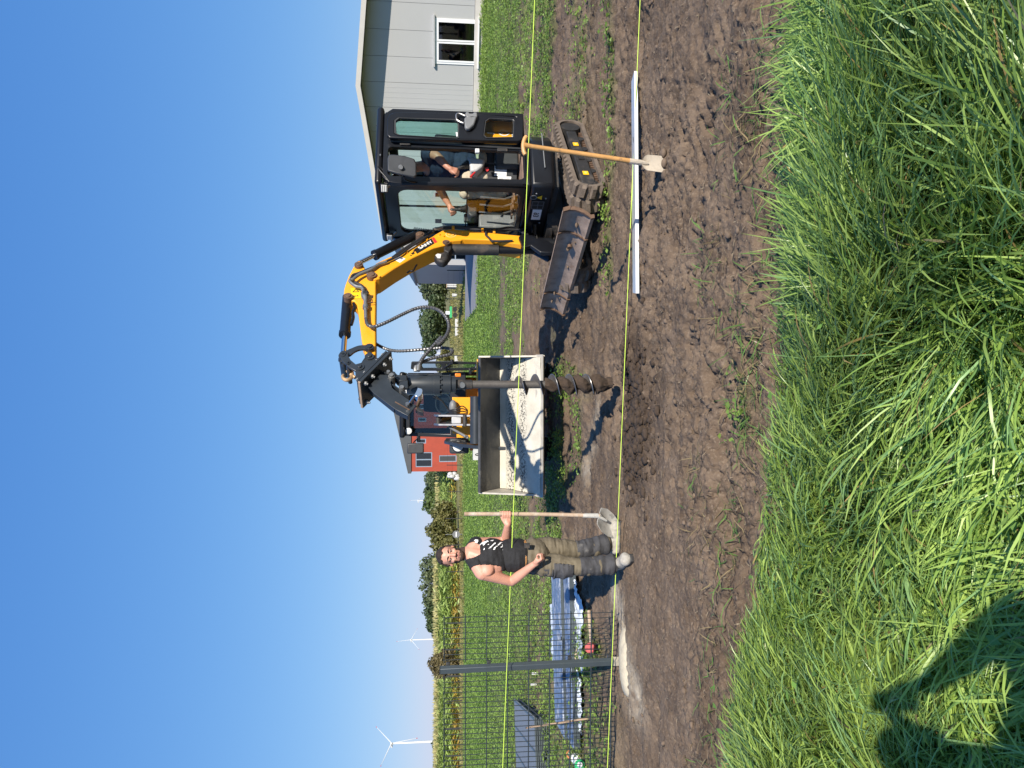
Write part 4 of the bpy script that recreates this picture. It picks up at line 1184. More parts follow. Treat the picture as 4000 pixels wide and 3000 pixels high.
def build_undercarriage():
    S = Vector((2.219, 7.313, 0))                    # sticker point on the near track, outer face
    t = Vector((-.66, -.751, 0)).normalized(); n = Vector((-t.y, t.x, 0))
    if n.dot(Vector((0, -1, 0))) < 0: n = -n
    W = .30; R0 = .165; L0, L1 = -1.27, .17          # wheel centres along t
    zc = .19; T = .05
    def outline(rad, k=9):
        p = []
        for i in range(k + 1):
            a = -math.pi / 2 + math.pi * i / k
            p.append((L1 + rad * math.cos(a), zc + rad * math.sin(a)))
        for i in range(k + 1):
            a = math.pi / 2 + math.pi * i / k
            p.append((L0 + rad * math.cos(a), zc + rad * math.sin(a)))
        return p
    for side, base in ((0, S), (1, S - n * 1.0)):
        def U(s, w, z): return base + t * s - n * w + UZ * z
        belt = MB()
        belt.holed([U(s, 0, z) for s, z in outline(R0)], [[U(s, 0, z) for s, z in outline(R0 - .04)]], -n * W)
        tr = belt.build('track', 'rubber', EX, smooth=30)
        # lugs round the belt
        per = 2 * (L1 - L0) + 2 * math.pi * R0
        N = 40
        def at_len(d):
            d %= per; run = L1 - L0
            if d < run: return (L0 + d, zc - R0, (0, -1))
            d -= run
            if d < math.pi * R0:
                a = -math.pi / 2 + d / R0; return (L1 + R0 * math.cos(a), zc + R0 * math.sin(a), (math.cos(a), math.sin(a)))
            d -= math.pi * R0
            if d < run: return (L1 - d, zc + R0, (0, 1))
            d -= run; a = math.pi / 2 + d / R0
            return (L0 + R0 * math.cos(a), zc + R0 * math.sin(a), (math.cos(a), math.sin(a)))
        for i in range(N):
            s, z, (ns, nz) = at_len(per * i / N)
            nd = t * ns + UZ * nz; td = t * (-nz) + UZ * ns
            for q, (wa, wb) in enumerate(((0.0, .145), (.155, .30))):
                off = per / N * .5 * q
                s, z, (ns, nz) = at_len(per * i / N + off)
                nd = t * ns + UZ * nz; td = t * (-nz) + UZ * ns
                c = U(s, 0, z)
                a, b = c - n * wa - td * .030, c - n * wa + td * .030
                sk = td * (.022 if q == 0 else -.022)
                a2, b2 = c - n * wb - td * .030 + sk, c - n * wb + td * .030 + sk
                h = nd * .028
                lug = MB(); k = .68; mid = (a + b + a2 + b2) / 4
                bot = [p - nd * .003 for p in (a, b, b2, a2)]; top = [mid + (p - mid) * k + h for p in (a, b, b2, a2)]
                lug.add(bot + top, [(0, 1, 2, 3), (7, 6, 5, 4), (0, 4, 5, 1), (1, 5, 6, 2), (2, 6, 7, 3), (3, 7, 4, 0)])
                lug.build('lug', 'rubber', tr, smooth=0)
        fr = MB()
        fr.prism([U(L0 + .12, .025, zc - .055), U(L1 + .06, .025, zc - .075), U(L1 + .06, .025, zc + .075), U(L0 + .12, .025, zc + .062)], -n * .23)
        f = fr.build('track_frame', 'dusty', EX, bev=.012)
        MB().cyl(U(L0, .02, zc), U(L0, .26, zc), .115, n=20).build('idler', 'dusty', EX)
        MB().cyl(U(L1, .05, zc), U(L1, .26, zc), .118, n=20).build('sprocket', 'dusty', EX)
        ch = MB()
        for i in range(26):
            s = L0 + .1 + i * (L1 - L0 - .05) / 26
            ch.par(U(s, .05, zc - R0 + .042), t * .03, -n * .08, UZ * .032)
        ch = ch.build('chain_teeth', 'rust', tr, smooth=0); ch['kind'] = 'stuff'
        for i in range(4):
            s = L0 + .3 + i * .28
            MB().cyl(U(s, .04, zc - .075), U(s, .24, zc - .075), .05, n=14).build('roller', 'dusty', EX)
        if side == 0:
            for s in (-.76, -.02):
                panel_label('warning_sticker', 'warn', U(s, .0215, zc + .005), t, UZ, .085, .06, f, n)
                panel_label('sticker_mark', 'cover', U(s, .0185, zc + .005), t, UZ, .040, .022, f, n)
            MB().par(U(-.42, .0215, zc - .03), t * .07, UZ * .06, n * .012).build('bracket', 'dusty', f, smooth=0)
    C = S - n * .78 + t * -.53
    MB().box(C + UZ * .27, (1.25, .62, .16), (t, n, UZ)).build('car_body', 'dusty', EX, bev=.03)
    MB().cyl(C + UZ * .35, C + UZ * .52, .36, n=28).build('slew_ring', 'dusty', EX)
    # dozer blade, angled, concave, with the two wing joints
    br = at_z(*s3((1232, 285)), .23); bl = at_z(*s3((850, 1565)), .23)
    ax = (bl - br); Lb = ax.length; ax.normalize()
    bn = Vector((ax.y, -ax.x, 0))
    if bn.dot(Vector((0, -1, 0))) < 0: bn = -bn      # faces the camera side
    prof = [(0, 0.03), (.035, .040), (.045, .022), (.11, -.030), (.18, -.060), (.24, -.062), (.285, -.045), (.30, -.038)]
    pts = [(z, o) for z, o in prof]
    def X(s, z, o): return br + ax * s + UZ * z + bn * o
    segs = [(.0, .19 * Lb), (.19 * Lb + .006, .80 * Lb), (.80 * Lb + .006, Lb)]
    bo = None
    for i, (a, b) in enumerate(segs):
        mb = MB()
        poly = [X(a, z, o) for z, o in pts] + [X(a, z, o - .028) for z, o in reversed(pts)]
        mb.prism(poly, ax * (b - a))
        o_ = mb.build('dozer_blade' if i == 1 else 'blade_wing', 'blade', EX, smooth=50)
        if i == 1: bo = o_
    for s in (.0, .19 * Lb, .80 * Lb, Lb - .02):
        mb = MB(); poly = [X(s - .001, z, o + .016) for z, o in pts] + [X(s - .001, z, o - .03) for z, o in reversed(pts)]
        mb.prism(poly, ax * .022); mb.build('rib', 'rust', bo, smooth=50)
    rr = random.Random(4)
    for i in range(9):
        s = rr.uniform(.1, Lb - .1)
        MB().sph(X(s, rr.uniform(.09, .2), -.028), (rr.uniform(.012, .03), .016, rr.uniform(.01, .02)), 8, 6).build('dried_mud', 'clod', bo)
    MB().cyl(X(.55, .15, -.035), X(.55, .15, .0), .025, n=12).build('bolt', 'rust', bo)
    m_ = (br + bl) / 2 + UZ * .14
    for q in (-.28, .28):
        MB().tube([C + n * q + t * .45 + UZ * .26, m_ + ax * (-q) - bn * .06], [.07, .06], 10).build('blade_arm', 'dusty', EX, smooth=30)
build_undercarriage()

def build_house():
    # revolving frame, front skirt with stickers
    foot = [(0.02, 0.06), (.0, .0), (-.55, -.02), (-.70, .10), (-.80, .4), (-.86, .8), (-.8, 1.3), (-.5, 1.5), (-.1, 1.46), (.0, 1.1)]
    def skirt(z0, z1_, ins=0.0):
        c = (-.4, .75)
        return [EL(f + (c[0] - f) * ins, r + (c[1] - r) * ins, z0) for f, r in foot], UZ * (z1_ - z0)
    p, e = skirt(.52, .765); MB().prism(p, e).build('house_skirt', 'black', EX, bev=.03, smooth=60)
    p, e = skirt(.46, .52, .12); MB().prism(p, e).build('turntable_deck', 'dusty', EX)
    p, e = skirt(.765, .815, .03); MB().prism(p, e).build('cab_floor', 'black', EX, bev=.015)
    # grey light line on the side skirt
    MB().tube([EL(-.66, -.012, .628), EL(-.2, -.026, .618)], .006, 6).build('trim_line', 'grey', EX)
    # stickers on the front skirt (front plane)
    h = EH
    def FL(r, z, f=.0): return EL(f + .022 - .0 * r, r, z)
    ex = -ER                                              # left to right as one reads it from the front is +r reversed
    rd = ER
    panel_label('number_plate', 'white', FL(.50, .655), rd, UZ, .19, .10, EX, h)
    text('lettering', '93', FL(.50, .655) + h * .004, rd, UZ, .085, 'blackprint', EX, .001)
    pl = panel_label('load_chart', 'blackprint', FL(.32, .665), rd, UZ, .15, .15, EX, h)
    for q in (-.065, 0, .065): MB().par(FL(.32 + q, .60) + h * .0035, rd * .004, UZ * .13, h * .001).build('chart_line', 'grey', pl, smooth=0)
    for q in (.60, .66, .725): MB().par(FL(.255, q) + h * .0035, rd * .13, UZ * .004, h * .001).build('chart_line', 'grey', pl, smooth=0)
    wt = FL(.185, .635) + h * .001
    MB().prism([wt + rd * -.035, wt + rd * .035, wt + UZ * .055], h * .003).build('warning_triangle', 'warn', EX, smooth=0)
    c = FL(.185, .725) + h * .001
    MB().lathe([(0, .038), (.003, .038)], c, h, 20).build('round_sticker', 'grey', EX)
    MB().lathe([(0, .026), (.002, .026)], c + h * .0035, h, 20).build('sticker_disc', 'blackprint', EX)
    for (r_, z_) in ((.12, .70), (.20, .59), (.66, .60)): MB().lathe([(0, .012), (.006, .009)], FL(r_, z_) + h * .001, h, 10).build('bolt', 'steel', EX)
    # engine hood at the back
    q = [EL(f, r, .82) for f, r in ((-1.02, .262), (-1.05, .8), (-1.0, 1.04), (-.72, 1.04), (-.72, .262))]
    hd = MB().prism(q, UZ * .50).build('engine_hood', 'yellow', EX, bev=.05, seg=3)
    MB().par(EL(-.50, .30, .85), ER * .74, EH * .012, UZ * .50).build('bulkhead', 'dgrey', EX, smooth=0)
    # ------------------------------ cab frame
    fr = lambda outer, inner, ext, nm='cab_frame', mat='black', bev=.008: MB().holed(outer, inner, ext).build(nm, mat, EX, bev=bev)
    T = .055
    # left side: door opening and rear quarter opening
    def SL(f, z, r=0.0): return EL(f, r, z)
    side = [SL(-.93, .815), SL(-.005, .815), SL(-.01, 1.5), SL(.03, 2.12), SL(.015, 2.24), SL(-.05, 2.305), SL(-.86, 2.305), SL(-.93, 2.22)]
    dop = rrect(SL(-.43, .84), EH, UZ, .365, 1.41, .05)
    dop2 = rrect(SL(-.88, 1.36), EH, UZ, .36, .86, .05)
    dop3 = rrect(SL(-.89, .88), EH, UZ, .38, .40, .05)
    fr(side, [dop, dop2, dop3], ER * T)
    fr([p + ER * 1.05 for p in side], [[p + ER * 1.05 for p in rrect(SL(-.86, 1.40), EH, UZ, .80, .84, .07)]], ER * T)
    front = [EL(.0, .058, .815), EL(.0, 1.05, .815), EL(.0, 1.05, 1.5), EL(.035, 1.05, 2.20), EL(.02, 1.05, 2.30), EL(.02, .058, 2.30), EL(.035, .058, 2.20), EL(.0, .058, 1.5)]
    front = [EL(0, .058, .815), EL(0, 1.047, .815), EL(0, 1.047, 2.30), EL(0, .058, 2.30)]
    fr(front, [rrect(EL(0, .15, .865), ER, UZ, .80, 1.29, .10)], -EH * T)
    fr([EL(-.93, .058, .815), EL(-.93, 1.047, .815), EL(-.93, 1.047, 2.30), EL(-.93, .058, 2.30)], [rrect(EL(-.93, .13, 1.36), ER, UZ, .84, .84, .07)], EH * T)
    MB().prism([EL(-.95, -.01, 2.307), EL(.035, -.01, 2.307), EL(.035, 1.11, 2.307), EL(-.95, 1.11, 2.307)], UZ * .075).build('roof', 'black', EX, bev=.035, seg=3)
    # A pillar outer bar, grab rail
    MB().tube(smooth_path([EL(.045, -.012, 2.10), EL(.05, -.03, 1.9), EL(.03, -.03, 1.3), EL(.01, -.012, .86)], 5), .022, 8).build('grab_rail', 'black', EX)
    # glass
    def pane(p, ext, nm='window_pane', mt='glass'): return MB().prism(p, ext).build(nm, mt, EX, smooth=0)
    pane(rrect(EL(-.02, .15, .865), ER, UZ, .80, .56, .02), -EH * .006, 'windshield_lower', 'clear')
    pane(rrect(EL(-.02, .15, 1.43), ER, UZ, .80, .725, .05), -EH * .006, 'windshield', 'clear')
    MB().par(EL(-.018, .15, 1.423), ER * .80, -EH * .012, UZ * .012).build('glass_seal', 'blackprint', EX, smooth=0)
    pane([p + ER * (1.05 + .02) for p in rrect(SL(-.86, 1.40), EH, UZ, .80, .84, .07)], ER * .006)
    pane(rrect(EL(-.91, .13, 1.36), ER, UZ, .84, .84, .07), EH * .006)
    pane([p + ER * .025 for p in dop2], ER * .006)
    # sliding rails and black latches on the far window
    for (f0, z0) in ((-.25, 1.70), (-.62, 1.70), (-.14, 1.70)):
        MB().par(EL(f0, 1.045, z0), EH * .05, -ER * .012, UZ * .075).build('window_latch', 'blackprint', EX, smooth=0)
    MB().par(EL(-.44, 1.045, 1.40), EH * .022, -ER * .012, UZ * .84).build('window_rail', 'blackprint', EX, smooth=0)
    # ------------------------------ open door, folded back against the side
    r0 = -.10
    def D(p): return ES(p, r0)
    outer = [D(p) for p in ((205, 210), (240, 150), (310, 122), (600, 124), (1150, 140), (1420, 152), (1940, 190), (1975, 230), (1968, 480), (1900, 500), (1100, 485), (600, 470), (240, 455), (205, 420))]
    up = [D(p) for p in ((300, 235), (345, 200), (1090, 225), (1138, 250), (1138, 460), (1110, 470), (350, 425), (300, 400))]
    lo = [D(p) for p in ((1480, 240), (1530, 205), (1830, 222), (1850, 240), (1845, 455), (1490, 462), (1455, 430))]
    d = MB().holed(outer, [up, lo], ER * .05).build('door', 'black', EX, bev=.010, seg=3)
    rim = MB()
    for w in (up, lo):
        c = sum(w, Vector()) / len(w)
        rim.holed([c + (p - c) * 1.0 - ER * .004 for p in w], [[c + (p - c) * .955 - ER * .004 for p in w]], ER * .02)
    rim.build('window_seal', 'dgrey', d)
    MB().prism([p + ER * .02 for p in up], ER * .006).build('upper_pane', 'glass', d, smooth=0)
    MB().prism([p + ER * .02 for p in lo], ER * .006).build('lower_pane', 'clear', d, smooth=0)
    MB().tube(smooth_path([ES(p, r0 - .045) for p in ((1205, 262), (1190, 268), (1120, 235), (1103, 195), (1108, 155), (1140, 145), (1200, 168), (1215, 175))], 4), .010, 8).build('grab_handle', 'steel', d)
    for q in ((1205, 262), (1215, 175)): MB().tube([ES(q, r0 - .045), ES(q, r0)], .012, 8).build('handle_mount', 'steel', d)
    MB().prism([ES(p, r0 - .001) for p in ((1205, 235), (1210, 345), (1225, 378), (1270, 382), (1330, 330), (1370, 215), (1300, 205))], -ER * .05).build('handle_shell', 'grey', d, bev=.014)
    MB().prism([ES(p, r0 - .051) for p in ((1225, 120), (1220, 160), (1245, 195), (1290, 205), (1350, 200), (1378, 180), (1372, 125), (1330, 122), (1320, 140), (1275, 140), (1265, 120))], ER * .075).build('door_latch', 'grey', d, bev=.012)
    MB().prism([ES(p, r0 + .022) for p in ((1095, 388), (1132, 388), (1140, 440), (1105, 445))], -ER * .003).build('window_sticker', 'white', d, smooth=0)
    # what shows through the lower door pane: hood lettering
    hp = lambda p: at_pl(*z1(p), EL(-.5, .260, 0), ER)
    MB().prism([hp(p) for p in ((1520, 330), (1605, 325), (1595, 415), (1500, 400))], -ER * .003).build('hood_sticker', 'white', hd, smooth=0)
    cc = hp((1720, 365))
    MB().holed([cc + EH * .075 * math.cos(a) + UZ * .075 * math.sin(a) for a in np.linspace(0, 6.28, 25)[:-1]], [[cc + EH * .064 * math.cos(a) + UZ * .064 * math.sin(a) for a in np.linspace(0, 6.28, 25)[:-1]]], -ER * .003).build('hood_emblem', 'white', hd, smooth=0)
    for a in (.4, 2.5, 4.6):
        MB().par(cc + EH * .02 * math.cos(a) + UZ * .03 * math.sin(a), EH * .028, UZ * .02, -ER * .003).build('emblem_mark', 'white', hd, smooth=0)
    mb = MB().prism([hp(p) for p in ((1822, 340), (1865, 360), (1868, 470), (1822, 470))], -ER * .002).build('model_plate', 'blackprint', hd, smooth=0)
    text('lettering', 'U40B', hp((1845, 420)) - ER * .004, -EH, UZ, .055, 'letter', hd, .001)
    # hinges on the post
    for q in ((1700, 620), (440, 540)):
        p = ES(q, -.01)
        MB().box(p, (.04, .03, .11), (EH, ER, UZ)).build('hinge', 'dusty', EX, bev=.006)
    MB().box(ES((1375, 632), -.02), (.05, .03, .045), (EH, ER, UZ)).build('door_catch', 'white', EX, bev=.006)
    # post seam between door and opening
    MB().tube([ES((250, 500), -.015), ES((1950, 600), -.015)], .010, 6).build('door_seal', 'dgrey', EX)
    # ------------------------------ mirror
    mr = [ES(p, -.20) for p in ((215, 740), (230, 690), (300, 690), (430, 705), (560, 745), (588, 800), (592, 960), (560, 985), (330, 935), (215, 900))]
    mi = MB().prism(mr, -ER * .045 + EH * .02).build('mirror', 'dgrey', EX, bev=.014)
    MB().cyl(ES((385, 840), -.245), ES((385, 840), -.285), .026, .02, 14).build('mirror_knob', 'grey', mi)
    MB().tube(smooth_path([ES((430, 960), -.20), ES((440, 1000), -.16), ES((520, 1030), -.10), ES((585, 1035), -.05), ES((610, 1060), -.005)], 5), .009, 8).build('mirror_arm', 'black', EX)
    # ------------------------------ lights
    def lamp(c, d_, s=.045, nm='work_light'):
        d_ = unit(d_); x = d_.cross(UZ).normalized(); y = x.cross(d_)
        b = MB().box(c, (s * 1.9, s * 1.7, s), (x, y, d_)).build(nm, 'black', EX, bev=.012)
        MB().box(c + d_ * s * .52, (s * 1.5, s * 1.3, .006), (x, y, d_)).build('lens', 'lamp', b, bev=.004)
        for k in range(3): MB().box(c + d_ * (s * .52 + .004) + y * s * .42 * (k - 1), (s * 1.4, .004, .004), (x, y, d_)).build('lens_bar', 'grey', b, smooth=0)
    look = (EH * .7 - ER * .7 - UZ * .1)
    c = ES((168, 1110), -.06); lamp(c, look)
    MB().tube([c - UZ * .0 + ER * .02, ES((240, 1080), .0)], .010, 8).build('lamp_bracket', 'steel', EX)
    c = EF((535, 1033), .05); lamp(c, EH - ER * .25)
    MB().tube([c - UZ * .02, EF((575, 1005), .01)], .012, 8).build('lamp_bracket', 'steel', EX)
    c = ES((125, 345), .06); lamp(c, -EH * .6 - ER * .2, .034)
    MB().tube([c, EL(-.75, .06, 2.385)], .012, 8).build('lamp_bracket', 'dusty', EX)
    MB().tube(smooth_path([ES((80, 830), -.02), ES((110, 880), -.04), ES((180, 960), -.03), ES((235, 1030), -.02)], 5), .006, 6).build('lamp_cable', 'hose', EX)
    MB().tube(smooth_path([ES((80, 830), -.02), ES((130, 850), .0), ES((160, 900), .02)], 4), .006, 6).build('lamp_cable', 'hose', EX)
    MB().cyl(ES((125, 685), -.01), ES((110, 685), -.01), .014, n=10).build('roof_bolt', 'steel', EX)
    # ------------------------------ inside
    MB().par(EL(-.88, .08, .818), EH * .84, ER * .95, UZ * .03).build('floor_mat', 'mat', EX, smooth=0)
    MB().par(EL(-.86, .30, .85), EH * .42, ER * .5, UZ * .26).build('seat_base', 'dgrey', EX, bev=.02)
    se = MB().par(EL(-.80, .32, 1.11), EH * .46, ER * .46, UZ * .10).build('seat', 'seat', EX, bev=.035)
    MB().prism([EL(-.86, .32, 1.20), EL(-.74, .32, 1.20), EL(-.84, .32, 1.78), EL(-.90, .32, 1.78)], ER * .44).build('seat_back', 'seat', EX, bev=.03)
    # left console
    cons = MB().prism([ES(p, .22) for p in ((1240, 705), (1300, 702), (1480, 735), (1440, 830), (1370, 885), (1285, 885), (1285, 820))], ER * .12).build('left_console', 'lgrey', EX, bev=.02)
    def lever(bot, top, rr):
        b0, b1 = ES(bot, rr), ES(top, rr)
        o = MB().tube([b0 + (b1 - b0) * q for q in (0, .12, .13, .28, .29, .45, .46, .6)], [.05, .05, .042, .042, .034, .034, .026, .022], 12).build('lever_boot', 'blackprint', EX)
        MB().tube([b0 + (b1 - b0) * .55, b1], [.016, .02], 10).build('lever', 'dgrey', o)
        MB().sph(b1, (.022, .022, .032)).build('knob', 'dgrey', o)
    lever((1270, 800), (1095, 870), .28)
    lever((1240, 1380), (1050, 1395), .86)
    MB().prism([ES(p, .82) for p in ((1245, 1300), (1370, 1280), (1375, 1460), (1300, 1480), (1250, 1440))], ER * .14).build('right_console', 'dgrey', EX, bev=.02)
    MB().prism([ES(p, .34) for p in ((1540, 660), (1900, 690), (1880, 1060), (1500, 1060))], ER * .01).build('lower_panel', 'dgrey', EX, smooth=0)
    for q in (((1605, 738), (1768, 748), (1762, 808), (1600, 798)), ((1598, 800), (1762, 810), (1755, 905), (1590, 895)), ((1585, 898), (1755, 908), (1752, 960), (1580, 950)), ((1750, 962), (1815, 965), (1805, 1050), (1745, 1045)), ((1640, 960), (1748, 962), (1742, 1045), (1640, 1020))):
        o = MB().prism([ES(p, .336) for p in q], -ER * .003).build('info_label', 'white', EX, smooth=0)
        a, b, c_, d_ = [ES(p, .333) for p in q]
        for k in (.3, .5, .7):
            p0 = a + (d_ - a) * k * .9 + (b - a) * .12
            MB().par(p0, (b - a) * .55, (d_ - a) * .06, -ER * .001).build('print_line', 'grey', o, smooth=0)
    MB().cyl(ES((1500, 868), .33), ES((1500, 868), .30), .022, n=12).build('red_button', 'red', EX)
    MB().tube([ES((1345, 905), .22), ES((1290, 965), .20)], [.009, .014], 8).build('safety_lever', 'red', EX)
    # travel pedals and levers by the windshield
    for k in range(3):
        MB().tube([EL(-.16, .40 + .14 * k, .86), EL(-.10, .40 + .14 * k, 1.02), EL(-.12, .40 + .14 * k, 1.28)], .011, 8).build('travel_lever', 'steel', EX)
        MB().box(EL(-.14, .40 + .14 * k, .91), (.16, .09, .02), (EH, ER, UZ)).build('pedal', 'rust', EX, bev=.005)
    MB().par(EL(-.22, .86, .85), EH * .18, ER * .16, UZ * .42).build('side_box', 'grey', EX, bev=.02)
    MB().par(EL(-.28, .95, 1.28), EH * .10, ER * .05, UZ * .16).build('monitor', 'dgrey', EX, bev=.01)
    # coiled cable in the upper window corner
    mb = MB(); p0, p1 = EL(-.03, .90, 2.02), EL(-.05, 1.0, 1.70)
    mb.tube([p0 + (p1 - p0) * (i / 90) + ER * .014 * math.cos(i * .9) + EH * .014 * math.sin(i * .9) for i in range(91)], .004, 5); mb.build('coiled_cable', 'hose', EX)
build_house()

def build_boom():
    w = .20
    near = lambda p, cv=s4: BP(p, cv, -w / 2)
    prof = [(452, 738), (466, 692), (520, 662), (700, 565), (900, 462), (1100, 345), (1330, 215), (1420, 165), (1500, 148), (1600, 152), (2000, 190), (2440, 232), (2462, 285), (2450, 345), (2000, 285), (1690, 276), (1655, 292), (1540, 300), (1500, 335), (1460, 352), (1300, 392), (1030, 520), (800, 655), (600, 788), (545, 800), (480, 785)]
    bo = MB().prism([near(p) for p in prof], BN * w).build('boom', 'yellow', EX, bev=.012, smooth=25)
    # edge flange strip along the underside knee
    # lettering panel
    def onface(p, k=.001, cv=s4): return BP(p, cv, -w / 2 - k)
    q = [onface(p) for p in ((1052, 412), (1278, 268), (1318, 335), (1092, 470))]
    pl = MB().prism(q, -BN * .002).build('name_panel', 'blackprint', bo, smooth=0)
    q = [onface(p) for p in ((1282, 265), (1312, 256), (1355, 318), (1322, 332))]
    MB().prism(q, -BN * .002).build('red_stripe', 'red', bo, smooth=0)
    a, b = onface((1100, 408), .004), onface((1300, 302), .004)
    xd = b - a; yd = BN.cross(xd) * (1 if (BN.cross(xd)).dot(onface((1100, 350)) - onface((1160, 450))) > 0 else -1)
    text('lettering', 'SANY', (a + b) / 2, xd, yd, .060, 'letter', pl, .001, 1.30)
    for (x, y, s) in ((1035, 482, 1), (1060, 440, .8), (1012, 500, .5), (1046, 456, .6)):
        c = onface((x, y)); d1 = unit(xd); d2 = unit(yd)
        MB().par(c, d1 * .034 * s, d2 * .030 * s, -BN * .002).build('pixel_square', 'blackprint', bo, smooth=0)
    q = [onface(p) for p in ((795, 545), (862, 500), (942, 535), (872, 585))]
    st = MB().prism(q, -BN * .002).build('white_sticker', 'white', bo, smooth=0)
    MB().prism([onface(p, .0035) for p in ((870, 520), (900, 512), (912, 535), (880, 545))], -BN * .001).build('print_line', 'grey', st, smooth=0)
    c = onface((1530, 218))
    d1 = unit(onface((1600, 225)) - onface((1460, 205))); d2 = d1.cross(BN)
    ring = lambda r_: [c + d1 * r_ * math.cos(a) + d2 * r_ * math.sin(a) for a in np.linspace(0, 6.283, 25)[:-1]]
    MB().holed(ring(.060), [ring(.050)], -BN * .002).build('round_emblem', 'cover', bo, smooth=0)
    for k in range(5):
        a = k * 1.3
        MB().par(c + d1 * .026 * math.cos(a) + d2 * .026 * math.sin(a) - d1 * .012, d1 * .022, d2 * .012, -BN * .002).build('emblem_mark', 'cover', bo, smooth=0)
    # pins and bosses
    def pin(p, r_=.040, L=.28, cv=s4, mt='rust', par=None):
        c_ = BP(p, cv, -L / 2)
        o = MB().lathe([(0, r_ * .55), (.004, r_ * .62), (.012, r_ * .62), (.012, r_), (L - .012, r_), (L, r_ * .8)], c_, BN, 18).build('pin', mt, par or EX)
        return o
    pin((500, 725), .050, .27); pin((1470, 305), .042, .24, par=bo); pin((1130, 200), .048, .26, par=bo)
    for (x, y) in ((955, 460), (1220, 290), (1380, 225), (1435, 245), (1680, 192), (600, 770)):
        MB().lathe([(0, .016), (.014, .013)], onface((x, y), 0), -BN, 8).build('bolt', 'yellow', bo)
    # lower knee lug carrying the boom cylinder
    MB().prism([BP(p, s4, -.075) for p in ((1440, 330), (1530, 300), (1540, 400), (1500, 450), (1440, 420))], BN * .15).build('cylinder_lug', 'dusty', bo, bev=.01)
    ll = MB().prism([BP(p, s4, -.05) for p in ((1310, 500), (1350, 460), (1430, 440), (1500, 450), (1495, 530), (1440, 570), (1370, 560))], BN * .09).build('boom_light', 'dusty', EX, bev=.02)
    MB().prism([BP(p, s4, -.054) for p in ((1330, 490), (1360, 472), (1405, 480), (1395, 530), (1360, 530))], -BN * .006).build('lens', 'lamp', ll, smooth=0)
    MB().tube(smooth_path([BP(p, s4, -.05) for p in ((965, 715), (1000, 690), (1040, 690), (1075, 630), (1090, 610))], 4), .009, 6).build('hose_clip', 'black', bo)
    # boom foot ears and swing post
    def CB(p, off): return BP(p, c1, off)
    for off in (-.14, .09):
        MB().prism([CB(p, off) for p in ((1370, 1035), (1395, 1012), (1430, 1020), (1490, 1045), (1560, 1060), (1610, 1095), (1600, 1140), (1510, 1135), (1450, 1090), (1400, 1105))], BN * .05).build('swing_ear', 'black', EX, bev=.012)
    p0 = CB((1500, 1085), 0); p1 = CB((1610, 1110), 0)
    sp = MB().tube([Vector((p0.x, p0.y, .34)), Vector((p0.x, p0.y, .42)), Vector((p0.x, p0.y, .43)), Vector((p0.x, p0.y, .64)), Vector((p0.x, p0.y, .65)), Vector((p0.x, p0.y, .72))], [.10, .10, .075, .075, .10, .10], 18).build('swing_post', 'black', EX)
    MB().cyl(Vector((p0.x, p0.y, .72)), Vector((p0.x, p0.y, .75)), .045, n=14).build('swing_pin', 'steel', EX)
    hc = EL(.02, .78, 0)
    for z in (.40, .62):
        MB().prism([EL(-.2, .55, z), Vector((p0.x, p0.y, z)) - EH.cross(UZ) * -.07 , Vector((p0.x, p0.y, z)) + BQ * .07, Vector((p0.x, p0.y, z)) - BN * .08, EL(-.2, 1.0, z)], UZ * .05).build('swing_bracket', 'dusty', EX, bev=.01)
    MB().tube([CB((1480, 1130), .02), CB((1560, 1175), .0), CB((1595, 1150), .05)], .045, 10).build('bracket_arm', 'black', EX)
    # boom cylinder (black guard) in front of the lower boom
    a, b = CB((920, 1118), 0), CB((1240, 1122), 0)
    MB().tube([a, b], .062, 14).build('boom_cylinder', 'dusty', EX)
    MB().tube([b, CB((1480, 1125), 0)], .045, 14).build('boom_cylinder_base', 'black', EX)
    MB().tube([CB((905, 1100), 0), a], .03, 12).build('boom_cylinder_eye', 'black', EX)
    # arm cylinder above the boom
    a, b = BP((1130, 200), s4, 0), BP((335, 590), s4, 0)
    dd = (b - a).normalized(); Lc = (b - a).length
    MB().tube([a, a + dd * Lc * .08, a + dd * Lc * .08, a + dd * Lc * .72, a + dd * Lc * .72, a + dd * Lc * .76], [.035, .035, .052, .052, .058, .058], 16).build('arm_cylinder', 'black', EX)
    MB().tube([a + dd * Lc * .74, b], .025, 14).build('piston_rod', 'chrome', EX)
    # ---------------------------------------------------------------- arm
    wa = .15
    F5 = lambda x, y: ((x - 0) * .3315 / .3014, (1250 + y * .3315 - 850) / .3014)
    prof = [(318, 560), (350, 553), (372, 572), (412, 640), (428, 690), (452, 742), (478, 782), (560, 798), (560, 1000), (556, 1300), F5(508, 240), F5(506, 400), F5(490, 436), F5(440, 446), F5(385, 436), F5(368, 300), F5(345, 255), F5(312, 0), (330, 1215), (312, 1120), (275, 1080), (165, 1058), (140, 1050), (140, 1000), (148, 920), (165, 860), (205, 755), (262, 645)]
    ar = MB().prism([BP(p, s4, -wa / 2) for p in prof], BN * wa).build('arm', 'yellow', EX, bev=.012, smooth=25)
    pin((335, 590), .045, .24, par=ar); pin((195, 1000), .045, .24, par=ar)
    fa = lambda p, k=.001: BP(p, s4, -wa / 2 - k)
    q = [fa(p) for p in ((232, 915), (350, 900), (372, 1042), (240, 1050))]
    ws = MB().prism(q, -BN * .002).build('warning_sticker', 'warn', ar, smooth=0)
    MB().holed([fa(p, .0035) for p in ((252, 968), (345, 962), (298, 918))], [[fa(p, .0035) for p in ((270, 960), (328, 957), (298, 930))]], -BN * .001).build('warning_triangle', 'blackprint', ws, smooth=0)
    for p in ((268, 1010), (300, 1012), (330, 1008)):
        c = fa(p, .0035); MB().par(c, UZ * .016, BQ * .012, -BN * .001).build('warning_mark', 'blackprint', ws, smooth=0)
